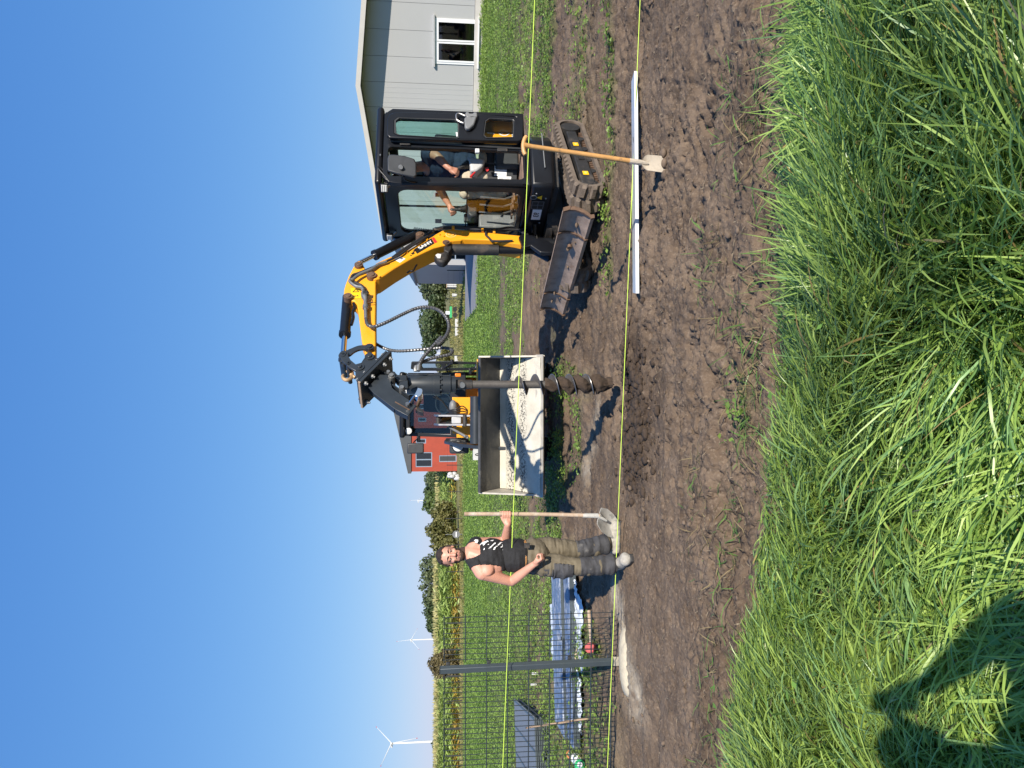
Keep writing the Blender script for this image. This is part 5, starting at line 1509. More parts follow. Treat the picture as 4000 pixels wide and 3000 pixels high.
    # bucket cylinder on top of the arm
    a, b = BP((195, 1000), s4, 0), BP((125, 390), s5, 0)
    dd = (b - a).normalized(); Lc = (b - a).length
    MB().tube([a, a + dd * .04, a + dd * .04, a + dd * Lc * .66, a + dd * Lc * .66, a + dd * Lc * .71], [.035, .035, .052, .052, .058, .058], 16).build('bucket_cylinder', 'black', EX)
    MB().tube([a + dd * Lc * .69, b], .026, 14).build('piston_rod', 'chrome', EX)
    MB().tube(smooth_path([BP(p, s4, -.06) for p in ((270, 1110), (285, 1180), (260, 1230), (265, 1300), (240, 1390))], 5), .016, 8).build('cylinder_pipe', 'black', EX)
    # curved link and tipping link
    for off in (-.105, .085):
        out = smooth_path([BP(p, s5, off) for p in ((395, 292), (300, 300), (210, 335), (140, 365), (105, 380))], 5)
        inn = smooth_path([BP(p, s5, off) for p in ((140, 425), (200, 415), (260, 370), (330, 345), (440, 345))], 5)
        MB().prism(out + inn, BN * .022).build('link', 'anth', EX, bev=.004)
        MB().prism([BP(p, s5, off - .024) for p in ((75, 405), (110, 360), (160, 375), (210, 470), (270, 520), (340, 500), (345, 570), (270, 600), (200, 560), (110, 480))], BN * .022).build('tipping_link', 'anth', EX, bev=.004)
    for p in ((430, 300), (128, 388), (430, 410), (118, 405)):
        pin(p, .040, .27, s5, 'anth')
    # hydraulic hoses along the boom
    hs = lambda pts, off, r_, mt='hose', nm='hydraulic_hose', n=6: MB().tube(smooth_path([BP(p, s4, off) for p in pts], n), r_, 8).build(nm, mt, EX)
    hs(((1310, 165), (1150, 270), (1000, 360), (850, 465), (740, 545), (620, 590), (540, 640), (420, 690), (330, 725), (270, 745), (245, 775), (240, 810), (300, 850), (380, 890), (410, 940)), -.10, .017)
    hs(((1300, 185), (1150, 292), (1000, 385), (860, 490), (700, 565)), -.13, .013)
    hs(((700, 572), (590, 610), (500, 670), (380, 720), (310, 760), (260, 800), (225, 810), (230, 840), (300, 890), (370, 905), (400, 945)), -.13, .017, 'fitting', 'steel_pipe')
    hs(((570, 610), (660, 565), (760, 520)), -.11, .012, 'yellow', 'boom_pipe')
    MB().tube([BP((1300, 155), s4, -.10), BP((1430, 130), s4, -.10)], [.017, .021], 8).build('hose_coupling', 'fitting', EX)
    hs(((1430, 130), (1600, 118), (1800, 130), (2000, 152), (2160, 150), (2280, 130), (2400, 135), (2480, 175), (2530, 230)), -.07, .017)
    hs(((1430, 140), (1600, 132), (1800, 148), (2000, 172), (2170, 172), (2290, 155), (2400, 160), (2470, 200), (2510, 250)), -.105, .015)
    hs(((2020, 160), (1990, 185), (1985, 225), (2020, 260), (2060, 300), (2090, 305), (2200, 305), (2330, 300)), -.115, .013)
    for p in ((1560, 145), (1940, 178), (2090, 195)):
        MB().box(BP(p, s4, -.10), (.05, .05, .03), (BQ, BN, UZ)).build('hose_clamp', 'yellow', EX, bev=.005)
    # swivel valve on the arm
    v = MB(); 
    for p, r_ in (((395, 960), .020), ((405, 985), .032), ((415, 1030), .028), ((425, 1060), .022), ((425, 1140), .019), ((425, 1150), .026), ((425, 1180), .026), ((425, 1190), .016), ((432, 1310), .016)):
        pass
    pts = [(385, 930), (400, 960), (405, 985), (415, 1035), (425, 1065), (425, 1135), (425, 1140), (425, 1180), (425, 1185), (430, 1310)]
    v.tube([BP(p, s4, -.115) for p in pts], [.018, .018, .034, .034, .022, .020, .030, .030, .018, .018], 12)
    va = v.build('ball_valve', 'fitting', EX)
    MB().box(BP((425, 990), s4, -.13), (.055, .05, .055), (BQ, BN, UZ)).build('valve_body', 'dusty', va, bev=.01)
    MB().tube([BP(p, s4, -.12) for p in ((455, 1075), (515, 1065), (515, 1095), (450, 1100))], .006, 6).build('pipe_bracket', 'rust', va)
build_boom()

# ------------------------------------------------------------------ earth auger hanging from the arm
def build_auger():
    AX = at_y(1850, 1503, 6.62)
    ax_x, ax_y = at_y(1700, 1502, 6.62).x, 6.62
    t = thing('earth_auger', 'dark hydraulic earth auger with soil-caked flights hanging above the new hole', 'auger', (ax_x, ax_y, .12))
    Q = lambda p, off=0.0: BP(p, s5, off)
    # quick coupler with ears
    for off in (-.125, .10):
        MB().prism([Q(p, off) for p in ((262, 560), (285, 535), (330, 505), (380, 430), (410, 380), (450, 375), (480, 400), (505, 448), (560, 440), (604, 488), (338, 770), (270, 690))], BN * .025).build('coupler_plate', 'anth', t, bev=.006)
    MB().prism([Q(p, -.10) for p in ((290, 640), (345, 560), (430, 520), (560, 470), (590, 500), (345, 745), (285, 690))], BN * .20).build('coupler_body', 'anth', t, bev=.01)
    for p, r_ in (((430, 412), .042), ((315, 535), .040), ((528, 478), .032), ((175, 488), .022)):
        MB().lathe([(0, r_ * .4), (.004, r_ * .5), (.014, r_ * .5), (.014, r_), (.04, r_), (.04, r_ * .9), (.27, r_ * .9), (.28, r_ * .5)], Q(p, -.15), BN, 18).build('pin', 'anth', t)
    # lifting hook
    hk = smooth_path([Q(p, 0) for p in ((170, 600), (215, 585), (230, 640), (215, 685), (170, 708), (130, 695), (115, 665), (125, 645))], 6)
    k = len(hk); MB().tube(hk, [.011 + .007 * math.sin(math.pi * i / k) for i in range(k)], 10).build('lifting_hook', 'bronze', t)
    MB().tube([Q((170, 600), 0), Q((235, 660), 0), Q((265, 680), 0)], .016, 8).build('hook_base', 'bronze', t)
    for (x, y) in ((90, 480), (105, 510), (130, 540)): MB().lathe([(0, .02), (.03, .016)], Q((x, y), -.06), -BN, 8).build('bolt', 'anth', t)
    # mounting plate: slanted slab
    a, b = Q((702, 522), 0), Q((345, 887), 0)
    d = (b - a); L = d.length; d.normalize()
    pn = d.cross(BN); pn = pn if pn.z < 0 else -pn
    hwid = .165
    mp = MB().box((a + b) / 2 - pn * .012, (L, hwid * 2, .03), (d, BN, pn)).build('mounting_plate', 'anth', t, bev=.004)
    MB().box((a + b) / 2 - pn * .045, (L * .94, hwid * 1.9, .022), (d, BN, pn)).build('upper_plate', 'anth', t, bev=.004)
    MB().box(b + d * .004 - pn * .012, (.010, hwid * 2, .022), (d, BN, pn)).build('bare_edge', 'wood', mp, smooth=0)
    for s in (.10, .30, .68, .90):
        for o in (-.12, .12):
            MB().lathe([(0, .020), (.022, .018), (.022, .010), (.036, .009)], a + d * L * s + BN * o + pn * .005, pn, 6).build('bolt', 'grey', mp, smooth=20)
            MB().lathe([(0, .020), (.018, .018)], a + d * L * s + BN * o - pn * .058, -pn, 6).build('bolt', 'grey', mp, smooth=20)
    # box arm with curved cut and open end
    hb = .075
    prof = [(690, 650), (740, 640), (735, 660), (690, 690), (682, 740), (700, 800), (740, 830), (905, 945), (940, 985), (985, 1005), (885, 1130), (735, 1050), (480, 860), (420, 790), (540, 640)]
    for off in (-hb, hb - .012):
        MB().prism([Q(p, off) for p in prof], BN * .012).build('box_arm_side', 'anth', t, bev=.003)
    def strip(p, q, nm='box_arm_web', mat='anth', th=.012):
        A, B = Q(p, 0), Q(q, 0); dd = (B - A).normalized(); nn = dd.cross(BN)
        return MB().box((A + B) / 2, ((B - A).length, hb * 2 - .028, th), (dd, BN, nn)).build(nm, mat, t, smooth=0)
    strip((430, 800), (728, 1040)); strip((705, 812), (900, 945)); strip((738, 1048), (885, 1118)); strip((560, 650), (690, 700))
    MB().tube([Q((735, 965), -hb - .002), Q((905, 1060), -hb - .002)], .005, 5).build('weld_seam', 'rust', t)
    # pinned joint and yoke
    MB().lathe([(0, .02), (.02, .024), (.02, .03), (.22, .03), (.22, .024), (.24, .02)], Q((690, 640), -.12), BN, 14).build('joint_pin', 'fitting', t)
    MB().lathe([(0, .018), (.02, .016)], Q((655, 620), -.10), -BN, 10).build('bolt', 'fitting', t)
    MB().prism([Q(p, -.035) for p in ((670, 600), (730, 600), (760, 640), (880, 645), (880, 715), (760, 720), (735, 690), (670, 690))], BN * .07).build('swing_link', 'anth', t, bev=.012)
    for off in (-.075, .05):
        MB().prism([Q(p, off) for p in ((775, 760), (790, 725), (885, 705), (890, 800), (820, 800), (780, 790))], BN * .025).build('yoke_plate', 'anth', t, bev=.006)
    MB().lathe([(0, .020), (.02, .026), (.16, .026), (.18, .018)], Q((812, 785), -.09), BN, 12).build('yoke_pin', 'fitting', t)
    # motor, gearbox, hub on the vertical axis
    Z = lambda x: at_y(x, 1500, ax_y).z
    P = lambda z: Vector((ax_x, ax_y, z))
    z0 = Z(1300 + 890 * .3315); sc = ax_y / FPX * .3315
    rr = 122 * sc
    def body(nm, segs, mat='anth', par=t, n=32):
        return MB().lathe([(z0 - Z(1300 + x * .3315), r_) for x, r_ in segs], P(z0), -UZ, n).build(nm, mat, par, smooth=30)
    mo = body('motor_housing', ((872, rr * .86), (890, rr * .98), (898, rr), (1192, rr), (1194, rr * 1.06), (1262, rr * 1.06), (1266, rr * .9)))
    MB().lathe([(0, rr * 1.01), (.008, rr * 1.01)], P(Z(1300 + 1192 * .3315)), -UZ, 32).build('worn_ring', 'steel', mo)
    for i in range(12):
        a_ = i * math.pi / 6
        MB().cyl(P(Z(1300 + 1262 * .3315)) + Vector((math.cos(a_), math.sin(a_), 0)) * rr * .98, P(Z(1300 + 1285 * .3315)) + Vector((math.cos(a_), math.sin(a_), 0)) * rr * .98, .010, n=8).build('bolt', 'anth', mo)
    body('gearbox', ((1266, rr * .90), (1375, rr * .90), (1378, rr * .96), (1388, rr * .96), (1390, rr * .80), (1448, rr * .80), (1450, rr * .5)))
    hubm = 56 * sc
    body('drive_hub', ((1448, hubm), (1640, hubm), (1644, hubm * .86)), 'dusty')
    hp = P(Z(1300 + 1525 * .3315))
    MB().lathe([(0, .03), (hubm * 2 + .03, .03), (hubm * 2 + .045, .026)], hp + Vector((.1, .995, 0)) * (hubm + .03) , (-.1, -.995, 0), 16).build('hub_pin', 'steel', t)
    # shaft and flights
    zt = Z(1300 + 1644 * .3315); zb = Z(1650 + 1775 * .4219)
    rs = 37 * .4219 * ax_y / FPX
    MB().tube([P(zt), P(zb + .16)], rs, 18).build('shaft', 'shaft', t)
    rf = 96 * .4219 * ax_y / FPX
    pitch = 160 * .4219 * ax_y / FPX
    ztop = Z(1650 + 830 * .4219); turns = (ztop - zb - .14) / pitch
    n = int(turns * 28)
    mb = MB(); vs = []; fs = []
    for i in range(n + 1):
        a_ = math.radians(100) - 2 * math.pi * i / 28
        z = ztop - pitch * i / 28
        grow = min(1, .25 + i / 16)
        c_, s_ = math.cos(a_), math.sin(a_)
        for r_, dz in ((rs * .98, 0), (rs + (rf - rs) * grow, -.006), (rs + (rf - rs) * grow, -.014), (rs * .98, -.010)):
            vs.append((ax_x + c_ * r_, ax_y + s_ * r_, z + dz))
    for i in range(n):
        o = i * 4
        for k in range(4): fs.append((o + k, o + (k + 1) % 4, o + 4 + (k + 1) % 4, o + 4 + k))
    mb.add(vs, fs).build('flight', 'shaft', t, smooth=40)
    # shiny worn edge of the flight
    mb = MB(); path = []
    for i in range(14, n + 1):
        a_ = math.radians(100) - 2 * math.pi * i / 28
        path.append((ax_x + math.cos(a_) * rf, ax_y + math.sin(a_) * rf, ztop - pitch * i / 28 - .010))
    mb.tube(path, .0045, 6).build('worn_edge', 'steel', t)
    # tip
    MB().tube([P(zb + .20), P(zb + .13), P(zb + .05), P(zb)], [rs * 1.2, rs, rs * .6, .006], 12).build('pilot_tip', 'rust', t)
    # soil stuck on the lower flights
    vs = []; nu, nv = 44, 46; fs = []
    z1_, z0_ = ztop - pitch * 1.9, zb + .01
    for j in range(nv + 1):
        q = j / nv; z = z1_ + (z0_ - z1_) * q
        for i in range(nu):
            a_ = 2 * math.pi * i / nu
            ph = ((ztop - z) / pitch + a_ / (2 * math.pi) - 100 / 360) % 1.0           # 0 just under the flight above
            fill = math.exp(-((ph - .62) / .36) ** 2) * (.45 + .55 * min(1, q * 2.5))
            base = rs * .9 + (rf * .95 - rs) * fill
            if q > .74: base = max(base * (1 - (q - .74) / .26 * .25), rf * .95 * max(.10, 1 - ((q - .74) / .26) ** 1.6))
            lump = (fbm(a_ * 2.2 + 7, z * 22, 4, 3) - .5) * .050 + (fbm(a_ * 7, z * 60, 3, 5) - .5) * .020
            r_ = max(base + lump * min(1, fill + .5 * q), rs * .8)
            if q > .99: r_ = .004
            vs.append((ax_x + math.cos(a_) * r_, ax_y + math.sin(a_) * r_, z))
    for j in range(nv):
        for i in range(nu): fs.append((j * nu + i, j * nu + (i + 1) % nu, (j + 1) * nu + (i + 1) % nu, (j + 1) * nu + i))
    MB().add(vs, fs).build('caked_soil', 'soil', t, smooth=60)
    # cradle strap (bright bent steel) at the end of the box arm
    st = smooth_path([Q(p, -.05) for p in ((905, 1010), (940, 960), (975, 900), (1005, 850), (1020, 810))], 5)
    mb = MB()
    up = Vector((0, 0, 0))
    outl = smooth_path([Q(p, -.10) for p in ((1000, 795), (985, 830), (965, 870), (960, 890), (1010, 905), (1045, 880), (1060, 840), (1055, 810))], 4)
    MB().prism(outl, BN * .07).build('cradle_clip', 'chrome', t, bev=.004)
    outl = [Q(p, -.06) for p in ((1060, 855), (1055, 880), (1020, 960), (1000, 1010), (985, 1050), (975, 1040), (990, 960), (1010, 905))]
    MB().prism(outl, BN * .06).build('cradle_strap', 'rust', t, bev=.003)
    MB().tube([Q((905, 985), -.09), Q((960, 905), -.09)], .014, 8).build('cradle_bolt', 'chrome', t)
    MB().lathe([(0, .020), (.02, .018)], Q((880, 1000), -.10), -BN, 8).build('bolt', 'steel', t)
    MB().prism([Q(p, -.055) for p in ((985, 1015), (1060, 1055), (1070, 1090), (1010, 1075), (985, 1050))], BN * .05).build('cradle_foot', 'dusty', t, bev=.003)
    # ribbed hydraulic hoses
    S4 = lambda p, o: BP(p, s4, o)
    h1 = [S4((432, 1305), -.115), S4((436, 1350), -.12), S4((460, 1395), -.14), S4((520, 1415), -.15), S4((590, 1400), -.16), S4((720, 1345), -.17), S4((900, 1255), -.18), S4((1060, 1185), -.19), S4((1200, 1160), -.20), S4((1340, 1185), -.20), S4((1440, 1255), -.20), S4((1500, 1360), -.19), S4((1498, 1470), -.18), S4((1440, 1570), -.17), S4((1360, 1645), -.16)]
    h1 += [BP((1280, 200), s5, -.15), BP((1180, 310), s5, -.13), BP((1090, 410), s5, -.11), BP((1035, 490), s5, -.10), BP((1015, 540), s5, -.09)]
    mb = MB(); ribbed(mb, h1, .0185); mb.build('ribbed_hose', 'ribhose', t, smooth=0)
    MB().tube([BP((1015, 540), s5, -.09), BP((1010, 575), s5, -.085), BP((1008, 600), s5, -.08)], [.022, .020, .018], 10).build('hose_end', 'fitting', t)
    h2 = [BP(p, s5, o) for p, o in (((500, 275), .04), ((560, 310), .04), ((650, 348), .03), ((760, 365), .02), ((900, 360), 0), ((1050, 347), -.01), ((1200, 333), -.02), ((1320, 328), -.03), ((1390, 345), -.04), ((1412, 372), -.05), ((1380, 405), -.06), ((1290, 425), -.06), ((1180, 450), -.06), ((1090, 480), -.06), ((1010, 525), -.07), ((985, 550), -.075))]
    mb = MB(); ribbed(mb, h2, .0165); mb.build('ribbed_hose', 'ribhose', t, smooth=0)
    MB().tube([BP((985, 550), s5, -.075), BP((975, 580), s5, -.07), BP((974, 605), s5, -.06)], [.022, .020, .018], 10).build('hose_end', 'fitting', t)
build_auger()

# ------------------------------------------------------------------ compact wheel loader behind the auger
def build_loader():
    Yb = 9.3
    l6 = lambda p, Y: at_y(*s6(p), Y)
    l5 = lambda p, Y: at_y(*s5(p), Y)
    t = thing('wheel_loader', 'compact yellow and black wheel loader facing with its wide bucket lowered', 'wheel loader', (-.45, 11.5, 0))
    # bucket: cutting edge in front, floor rising backwards, back plate leaning forward over it
    xl, xr = -1.47, .36
    A0 = Vector((0, 9.30, .385)); A1 = Vector((0, 9.92, .80)); A2 = Vector((0, 9.98, .88)); A3 = Vector((0, 9.62, 1.17))
    prof = [A0, A1, Vector((0, 9.97, .835)), A2, A3]
    off = [Vector((0, .03, -.045)), Vector((0, .025, -.03)), Vector((0, .035, -.005)), Vector((0, .03, .02)), Vector((0, .024, .030))]
    P = lambda x, v: Vector((x, v.y, v.z))
    bk = MB().prism([P(xl, a) for a in prof] + [P(xl, a + o) for a, o in reversed(list(zip(prof, off)))], (xr - xl, 0, 0)).build('bucket', 'bucket', t, smooth=30)
    for x in (xl - .022, xr):
        MB().prism([P(x, a + o * 1.0) for a, o in zip(prof, off)] + [Vector((x, 9.50, .78))], (.022, 0, 0)).build('bucket_side', 'bucketrim', bk, smooth=0)
    MB().par((xl - .03, 9.275, .362), (xr - xl + .06, 0, 0), (0, .12, .080), (0, -.008, .012)).build('cutting_edge', 'bucketrim', bk, smooth=0)
    MB().par((xl, 9.600, 1.165), (xr - xl, 0, 0), (0, .03, .03), (0, -.014, .014)).build('top_rim', 'bucket', bk, smooth=0)
    # yellow carrier edge seen over the right half of the rim
    MB().par((-.02, 9.72, 1.17), (.36, 0, 0), (0, .12, .0), (0, 0, .05)).build('bucket_carrier', 'yellow', t, bev=.01)
    # layer of pale sand stuck on the floor of the bucket
    nx, ny = 120, 46
    u = np.linspace(0, 1, nx); v = np.linspace(0, 1, ny)
    Uu, Vv = np.meshgrid(u, v, indexing='ij')
    X = xl + .006 + (xr - xl - .012) * Uu
    L1 = (A1 - A0).length; L2 = (A2 - A1).length
    s_ = Vv * (L1 + L2 * .9)
    k = np.clip(s_ / L1, 0, 1); k2 = np.clip((s_ - L1) / L2, 0, 1)
    Yq = A0.y + (A1.y - A0.y) * k + (A2.y - A1.y) * k2; Zq = A0.z + (A1.z - A0.z) * k + (A2.z - A1.z) * k2
    th = .006 + .012 * fbm(X * 6, s_ * 9, 4, 3) + .01 * (1 - Vv) * sstep(.45, .6, fbm(X * 2, s_ * 3, 2, 9))
    nx_, nz_ = -.55, .83
    V = np.stack([X, Yq + nx_ * th, Zq + nz_ * th], -1).reshape(-1, 3)
    i = np.arange(nx - 1)[:, None]; j = np.arange(ny - 1)[None, :]
    a = i * ny + j
    Fq = np.stack([a, a + ny, a + ny + 1, a + 1], -1).reshape(-1, 4)
    mt, nt, p = _nodes('pale_sand_crust')
    tc = nt.nodes.new('ShaderNodeTexCoord').outputs['Object']
    c = mix_col(nt, ramp(nt, noise(nt, tc, 5, 6), .3, .7), (.43, .40, .33), (.56, .53, .45))
    spx = nt.nodes.new('ShaderNodeSeparateXYZ'); nt.links.new(tc, spx.inputs[0])
    # two flaked streaks where the dark steel shows
    def streak(zc, w):
        mr = nt.nodes.new('ShaderNodeMath'); mr.operation = 'SUBTRACT'; nt.links.new(spx.outputs[2], mr.inputs[0]); mr.inputs[1].default_value = zc
        ab = nt.nodes.new('ShaderNodeMath'); ab.operation = 'ABSOLUTE'; nt.links.new(mr.outputs[0], ab.inputs[0])
        return ramp(nt, ab.outputs[0], w, w * .3)
    mx = nt.nodes.new('ShaderNodeMath'); mx.operation = 'MAXIMUM'
    nt.links.new(streak(.74, .07), mx.inputs[0]); nt.links.new(streak(.60, .055), mx.inputs[1])
    fl = nt.nodes.new('ShaderNodeMath'); fl.operation = 'MULTIPLY'
    nt.links.new(mx.outputs[0], fl.inputs[0]); nt.links.new(ramp(nt, noise(nt, tc, 42, 3), .50, .56), fl.inputs[1])
    c = mix_col(nt, fl.outputs[0], c, (.06, .06, .055))
    nt.links.new(c, p.inputs['Base Color']); p.inputs['Roughness'].default_value = .9
    b = nt.nodes.new('ShaderNodeBump'); b.inputs['Strength'].default_value = .4; b.inputs['Distance'].default_value = .01
    nt.links.new(noise(nt, tc, 50, 6), b.inputs['Height']); nt.links.new(b.outputs[0], p.inputs['Normal'])
    np_mesh('sand_crust', V, Fq, mt, parent=bk, smooth=True)
    # wheels
    def wheel(x, y, r=.47, w=.33):
        wo = MB()
        pr = [(0, r * .62), (.02, r * .9), (.06, r), (w - .06, r), (w - .02, r * .9), (w, r * .62)]
        wo.lathe(pr, (x - w / 2, y, r), (1, 0, 0), 30)
        o = wo.build('wheel', 'tyre', t, smooth=50)
        lg = MB()
        for i in range(22):
            a_ = 2 * math.pi * i / 22
            for sd in (0, 1):
                aa = a_ + sd * math.pi / 22
                c_ = Vector((x + (-.08 if sd else .08), y + math.cos(aa) * r, r + math.sin(aa) * r))
                nn = Vector((0, math.cos(aa), math.sin(aa))); tt = Vector((.35 * (1 if sd else -1), -math.sin(aa), math.cos(aa))).normalized()
                lg.box(c_, (.17, .05, .05), (tt.cross(nn), tt, nn))
        q = lg.build('tread_lugs', 'tyre', o, smooth=0); q['kind'] = 'stuff'
        MB().lathe([(-.01, r * .55), (.02, r * .5), (.03, .1), (w - .03, .1), (w - .02, r * .5), (w + .01, r * .55)], (x - w / 2, y, r), (1, 0, 0), 20).build('rim', 'yellow', o)
    for x in (-1.02, .16):
        wheel(x, 11.1); wheel(x + .06, 12.9)
    # frames
    MB().box((-.42, 11.25, .85), (.62, 1.3, .5)).build('front_frame', 'yellow', t, bev=.03)
    MB().box((-.36, 13.0, .95), (.95, 1.7, .75)).build('rear_body', 'yellow', t, bev=.06)
    MB().box((-.36, 13.3, 1.45), (.85, 1.0, .35)).build('engine_hood', 'yellow', t, bev=.06)
    for x in (-1.02, .16): MB().box((x, 11.1, 1.06), (.36, .72, .03)).build('mudguard', 'dgrey', t, bev=.01)
    # yellow tower plates in front of the cab
    for p in (((275, 478), (285, 560), (300, 562), (315, 520), (365, 525), (365, 560), (452, 560), (452, 478)), ((275, 745), (280, 815), (305, 815), (330, 795), (452, 760), (452, 735), (360, 735), (355, 780), (320, 770))):
        MB().prism([l6(q, 10.75) for q in p], (0, .05, 0)).build('tower_plate', 'yellow', t, bev=.006)
    MB().par(l6((452, 850), 10.72), Vector((l6((452, 480), 10.72).x - l6((452, 850), 10.72).x, 0, 0)), (0, .03, 0), (0, 0, .22)).build('tower_web', 'yellow', t, smooth=0)
    # lift arms and cross tube
    for x in (-.93, -.06):
        MB().prism([Vector((x, y, z)) for y, z in ((11.6, 1.62), (11.1, 1.66), (10.5, 1.45), (10.05, 1.12), (9.9, .78), (10.05, .70), (10.25, 1.02), (10.7, 1.30), (11.2, 1.46), (11.6, 1.46))], (.05, 0, 0)).build('lift_arm', 'anth', t, bev=.008)
    a, b = l6((495, 905), 10.25), l6((495, 470), 10.25)
    MB().tube([a, b], .085, 18).build('cross_tube', 'anth', t)
    # bell crank plates with the bucket link
    zt = l6((112, 690), 10.55).z
    for y in (655, 720):
        x = l6((300, y), 10.5).x
        o = MB().prism([Vector((x, yy, zz)) for yy, zz in ((10.62, zt), (10.50, zt + .01), (10.42, zt - .06), (10.34, 1.35), (10.22, 1.0), (10.36, .98), (10.48, 1.3), (10.66, zt - .10))], (.028 if y == 655 else -.028, 0, 0)).build('bell_crank', 'steel', t, bev=.004)
    xm = l6((300, 688), 10.5).x
    for (y_, z_) in ((10.54, zt - .055), (10.36, 1.36), (10.30, 1.08)):
        MB().cyl((xm - .085, y_, z_), (xm + .085, y_, z_), .035, n=14).build('pin', 'dusty', t)
    MB().box((xm, 10.43, zt - .32), (.10, .10, .14)).build('cylinder_head', 'lgrey', t, bev=.012)
    MB().tube([(xm, 10.55, zt - .06), (xm, 10.95, 1.50)], .045, 12).build('tilt_cylinder', 'anth', t)
    MB().tube([(xm, 10.30, 1.08), (xm, 9.95, 1.05)], .04, 10).build('bucket_link', 'anth', t)
    for (ya, yb) in (((285, 560), (290, 610)), ((240, 760), (420, 850))):
        pass
    MB().tube([l6((245, 750), 10.5), l6((330, 800), 10.5), l6((425, 855), 10.45)], [.020, .018, .022], 10).build('lift_cylinder', 'grey', t)
    MB().tube([l6((425, 838), 10.44), l6((395, 838), 10.44)], .018, 10).build('piston_rod', 'chrome', t)
    hz = MB(); 
    for k in range(4):
        hz.tube(smooth_path([l6((230 + 10 * k, 600 + 8 * k), 10.6), l6((300, 590 + 14 * k), 10.45), l6((370, 560 + 24 * k), 10.5), l6((420, 600 + 10 * k), 10.55)], 5), .009, 6)
    hz = hz.build('hydraulic_hoses', 'hose', t); hz['kind'] = 'stuff'
    MB().sph(l6((285, 565), 10.65), (.10, .06, .06)).build('hydraulic_tank_cap', 'grey', t)
    # ------------------------------ cab
    Yc = 11.75; Yr = 12.95
    cx0, cx1 = -.89, .20; zb, ztp = 1.30, 2.30
    def post(a, b, w=.05): MB().tube([a, b], w / 1.6, 8).build('cab_post', 'black', t)
    MB().holed([Vector((cx0, Yc, zb)), Vector((cx1, Yc, zb)), Vector((cx1 - .03, Yc + .12, ztp)), Vector((cx0 + .03, Yc + .12, ztp))],
               [[Vector((cx0 + .06, Yc + .03, zb + .26)), Vector((cx1 - .07, Yc + .03, zb + .26)), Vector((cx1 - .09, Yc + .11, ztp - .08)), Vector((cx0 + .09, Yc + .11, ztp - .08))]], (0, .05, 0)).build('cab_front', 'black', t, bev=.01)
    MB().prism([Vector((cx0 + .06, Yc + .055, zb + .26)), Vector((cx1 - .07, Yc + .055, zb + .26)), Vector((cx1 - .09, Yc + .135, ztp - .08)), Vector((cx0 + .09, Yc + .135, ztp - .08))], (0, .006, 0)).build('windshield', 'loadglass', t, smooth=0)
    for x in (cx0 + .02, cx1 - .03):
        post(Vector((x, Yr, zb)), Vector((x, Yr - .06, ztp)))
        MB().par((x - .02, Yc + .12, zb - .25), (.05, 0, 0), (0, Yr - Yc - .1, 0), (0, 0, .45)).build('cab_side', 'black', t, bev=.01)
    MB().holed([Vector((cx0, Yr, zb)), Vector((cx1, Yr, zb)), Vector((cx1, Yr, ztp)), Vector((cx0, Yr, ztp))], [[Vector((cx0 + .09, Yr, zb + .30)), Vector((cx1 - .09, Yr, zb + .30)), Vector((cx1 - .09, Yr, ztp - .1)), Vector((cx0 + .09, Yr, ztp - .1))]], (0, .04, 0)).build('cab_rear', 'black', t, bev=.01)
    MB().prism([Vector((cx0 + .09, Yr + .02, zb + .30)), Vector((cx1 - .09, Yr + .02, zb + .30)), Vector((cx1 - .09, Yr + .02, ztp - .1)), Vector((cx0 + .09, Yr + .02, ztp - .1))], (0, .005, 0)).build('rear_pane', 'loadglass', t, smooth=0)
    MB().prism([Vector((cx0 - .0, Yc + .06, ztp + .002)), Vector((cx1, Yc + .06, ztp + .002)), Vector((cx1, Yr + .05, ztp + .002)), Vector((cx0, Yr + .05, ztp + .002))], (0, 0, .09)).build('roof', 'black', t, bev=.035, seg=3)
    # seat, wheel, wiper inside
    MB().prism([Vector((-.52, 12.6, 1.55)), Vector((-.14, 12.6, 1.55)), Vector((-.17, 12.68, 2.02)), Vector((-.49, 12.68, 2.02))], (0, .1, 0)).build('seat_back', 'seat', t, bev=.03)
    MB().tube([(-.33, 11.95, 1.45), (-.33, 12.12, 1.66)], .025, 8).build('steering_column', 'dgrey', t)
    ring = [Vector((-.33 + .17 * math.cos(a), 12.12 + .05 * math.sin(a), 1.67 + .13 * math.sin(a))) for a in np.linspace(0, 6.283, 25)]
    MB().tube(ring, .014, 7).build('steering_wheel', 'dgrey', t)
    MB().tube([l5((1385, 1090), Yc + .02), l5((1290, 960), Yc + .03), l5((1190, 880), Yc + .05)], .010, 6).build('wiper', 'blackprint', t)
    MB().tube([l5((1290, 960), Yc + .02), l5((1180, 905), Yc + .04)], .006, 6).build('wiper_blade', 'blackprint', t)
    # lamps
    def lamp(c, r_, nm, hood=True, lens='lamp'):
        o = MB().lathe([(0, r_ * .8), (.02, r_ * 1.15), (.09, r_ * 1.1), (.14, r_ * .6)], c + Vector((0, .0, 0)), (0, 1, 0), 20).build(nm, 'black', t)
        MB().lathe([(-.012, r_ * .5), (-.004, r_ * .95), (.03, r_ * .95)], c, (0, 1, 0), 20).build('lens', lens, o)
        if hood: MB().box(c + Vector((0, -.02, r_ * 1.3)), (r_ * 2.4, .12, .015)).build('lamp_hood', 'black', o, bev=.006)
        return o
    lamp(l5((893, 1308), Yc - .05), .055, 'work_light'); lamp(l5((878, 858), Yc - .05), .055, 'work_light')
